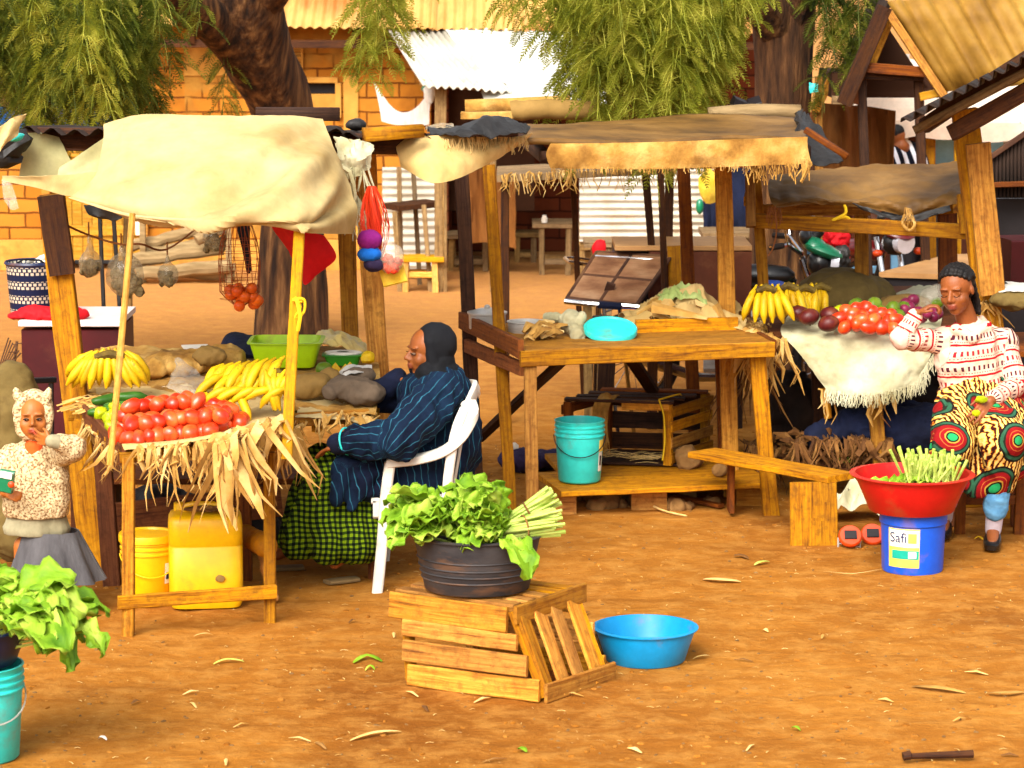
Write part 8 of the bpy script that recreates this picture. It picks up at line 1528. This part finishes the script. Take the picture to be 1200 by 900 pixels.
# solar lamps
for i, (px, py, Y) in enumerate(((996, 630, 13.15), (1022, 628, 13.25))):
    c = P(px, py, Y); T = thing('solar_lamp', ('small orange solar lamp on a wire stand beside the bench leg', 'orange solar lamp half hidden behind the blue bucket')[i], 'lamp', V(c.x, c.y, 0)); Mx = Euler((-.9, .15, .1)).to_matrix()
    m = MB(); m.lathe([(.001, 0), (.05, 0), (.056, .008), (.056, .02), (.05, .028), (.001, .028)], c, 28, M=Euler((.9, 0, 0)).to_matrix()); m.build('housing', M['orange_pl'], T)
    nrm_ = V(0, -.62, .78); m = MB(); m.box(c+V(0, -.0235, .0187), (.058, .045, .010), rot=(.9, .0, 0)); m.build('solar_panel', M['dark_panel'], T)
    m = MB(); m.tube([V(c.x-.055, c.y, 0), c+V(-.055, 0, 0)], .005, 6); m.tube([V(c.x+.05, c.y, 0), c+V(.05, 0, 0)], .003, 5); m.tube([V(c.x-.055, c.y, .02), V(c.x+.05, c.y-.01, .004)], .0025, 5); m.build('wire_stand', M['steel'], T)
crumple('burlap_sack', M['sack'], 'pale crumpled sack lying behind the solar lamps', 'sack', G(1005, 612)+V(0, .1, 0), .17, .12, .17, 34, f=4)
m = MB(); 
for k in range(12): leafblade(m, G(990, 590)+V(rnd(-.08, .1), .2, rnd(.12, .22)), (rnd(-1, 1), -.5, rnd(-.4, .4)), (0, -.4, 1), rnd(.05, .09), .035, ruf=.006)
one(m, 'green_scraps', M['leaf'], 'few green leaf scraps between bench leg and sack', 'leaf scraps')
# left corner: greens in basin on turquoise bucket
cl = XZ(-22, .30, 9.6); bk3 = bucket('plastic_bucket', 'turquoise bucket cut by the left edge under the navy basin', V(cl.x, cl.y, 0), .145, .34, M['teal'], False, 'steel', .5)
rim_tub('plastic_basin', 'navy plastic basin full of greens at the bottom left corner', 'basin', V(cl.x-.02, cl.y, .345), .19, .19, .13, M['navy_tub'], .75, 48)
greens('big fresh leafy greens hanging out of the navy basin at the left edge', V(cl.x+.13, cl.y-.05, .48), (.92, -.15, .16), 44, .27, .16, 8, .1, spread=.7, rad=.12, tie=False, hang=.5)
greens('leafy greens at the back of the navy basin', V(cl.x+.02, cl.y+.10, .48), (.35, .1, .6), 24, .20, .15, 6, .08, spread=.8, rad=.12, tie=False, hang=.3)
T = thing('chard_leaf', 'pair of long leaves drooping low in front of the turquoise bucket', 'leaf', V(cl.x+.2, cl.y-.1, .45)); m = MB(); leafblade(m, V(cl.x+.20, cl.y-.14, .50), (.6, -.5, .2), (.3, -.3, 1), .28, .10, curl=3.4, n=12); leafblade(m, V(cl.x+.30, cl.y-.10, .50), (.8, -.4, .15), (0, -.3, 1), .22, .10, curl=2.6, n=12); m.build('blades', M['leaf'], T)
blob1('dusty_bag', M['olive_sack'], 'olive bag behind the child at the left edge', 'bag', [('e', V(P(2, 0, 12.6).x, 12.6, .85), (.10, .1, .12)), ('c', V(P(2, 0, 12.6).x, 12.6, .2), V(P(2, 0, 12.6).x, 12.6, .8), .14, .12)], .014, .012, 8)
# litter
def flat(name, mat, label, cat, pts, w, **k):
    m = MB(); pts = [G(*p)+V(0, 0, .006+gh(G(*p).x, G(*p).y)) for p in pts]; pts = smooth(pts, 8); n = len(pts); m.ribbon([p+V(0, 0, .012*math.sin(PI*i/(n-1))) for i, p in enumerate(pts)], [w*.7*math.sin(PI*(.08+.84*i/(n-1))) for i in range(n)], nrm=(0, 0, 1), fold=.15); return one(m, name, mat, label, cat, **k)
flat('wood_chip', M['straw'], 'long pale wood splinter on the earth below the crate', 'wood chip', [(410, 868), (440, 862), (470, 857)], .035)
flat('fallen_leaf', M['leaf'], 'torn green leaf on the earth left of the crate', 'leaf', [(414, 778), (430, 772), (448, 777)], .045)
flat('fallen_leaf', M['leaf'], 'tiny green leaf scrap beside the torn leaf', 'leaf', [(428, 786), (434, 784), (439, 786)], .02)
flat('fallen_leaf', M['stalk'], 'pale leaf scrap on the earth below the jerrycan', 'leaf', [(250, 779), (266, 777), (286, 778)], .03)
flat('straw_piece', M['straw'], 'bright straw piece in front of the jerrycan', 'straw', [(227, 747), (240, 746), (250, 745)], .016)
flat('cardboard_scrap', M['straw'], 'yellowish scrap on the bare earth in the middle distance', 'scrap', [(824, 681), (845, 683), (868, 683)], .06)
flat('leaf_scrap', M['stalk'], 'small pale green scrap just above the yellowish scrap', 'scrap', [(884, 664), (892, 662), (902, 660)], .035)
flat('dead_leaf', M['husk_dark'], 'brown curled leaf beyond the blue basin', 'leaf', [(860, 654), (868, 655), (877, 657)], .05)
flat('bark_strip', M['husk'], 'long dry strip on the earth at lower right', 'bark strip', [(1068, 806), (1100, 809), (1132, 813)], .06); flat('bark_strip', M['husk'], 'second dry strip at the right edge of the earth', 'bark strip', [(1158, 814), (1180, 816), (1200, 812)], .05)
flat('straw_piece', M['straw'], 'thin straw lying in front of the solar lamp', 'straw', [(965, 671), (1000, 676), (1040, 668)], .010); flat('straw_piece', M['straw'], 'short pale straw right of the blue basin', 'straw', [(812, 771), (822, 770), (832, 768)], .018)
flat('leaf_scrap', M['leaf'], 'little green leaf at the bottom right of the earth', 'leaf', [(928, 854), (933, 856), (938, 857)], .03); flat('paper_scrap', M['paper'], 'small white scrap on the earth left of the crate bottom', 'scrap', [(116, 866), (120, 867), (125, 868)], .03)
flat('leaf_scrap', M['leaf'], 'small green scrap below the blue basin', 'leaf', [(608, 878), (612, 880), (617, 882)], .04); flat('yellow_scrap', M['banana'], 'tiny yellow scrap left of the young woman\'s shoe', 'scrap', [(1142, 634), (1147, 634), (1152, 635)], .03)
m = MB(); a, b = G(1058, 893), G(1140, 890); m.tube([a+V(0, 0, .02), a.lerp(b, .1)+V(0, 0, .024), a.lerp(b, .12)+V(0, 0, .02), b+V(0, 0, .02)], [.016, .018, .011, .015], 8); one(m, 'wooden_stick', M['wood_dark'], 'dark stick lying at the bottom right edge', 'stick')
for i in range(30):
    px, py = rnd(90, 1190), rnd(690, 895); q = G(px, py); l = rnd(.02, .05); a = rnd(0, 3); d = V(math.cos(a), math.sin(a), 0)*l; m = MB(); z = gh(q.x, q.y)+.006; q.z = z; m.ribbon([q-d, q+V(0, 0, .008), q+d], [.006, rnd(.012, .022), .004], nrm=(0, 0, 1), tw=rnd(-.5, .5)); one(m, 'leaf_litter', R.choice((M['husk'], M['straw'], M['husk_dark'])), 'scrap of dry leaf on the open earth', 'leaf', 'dry leaf scraps on the earth')
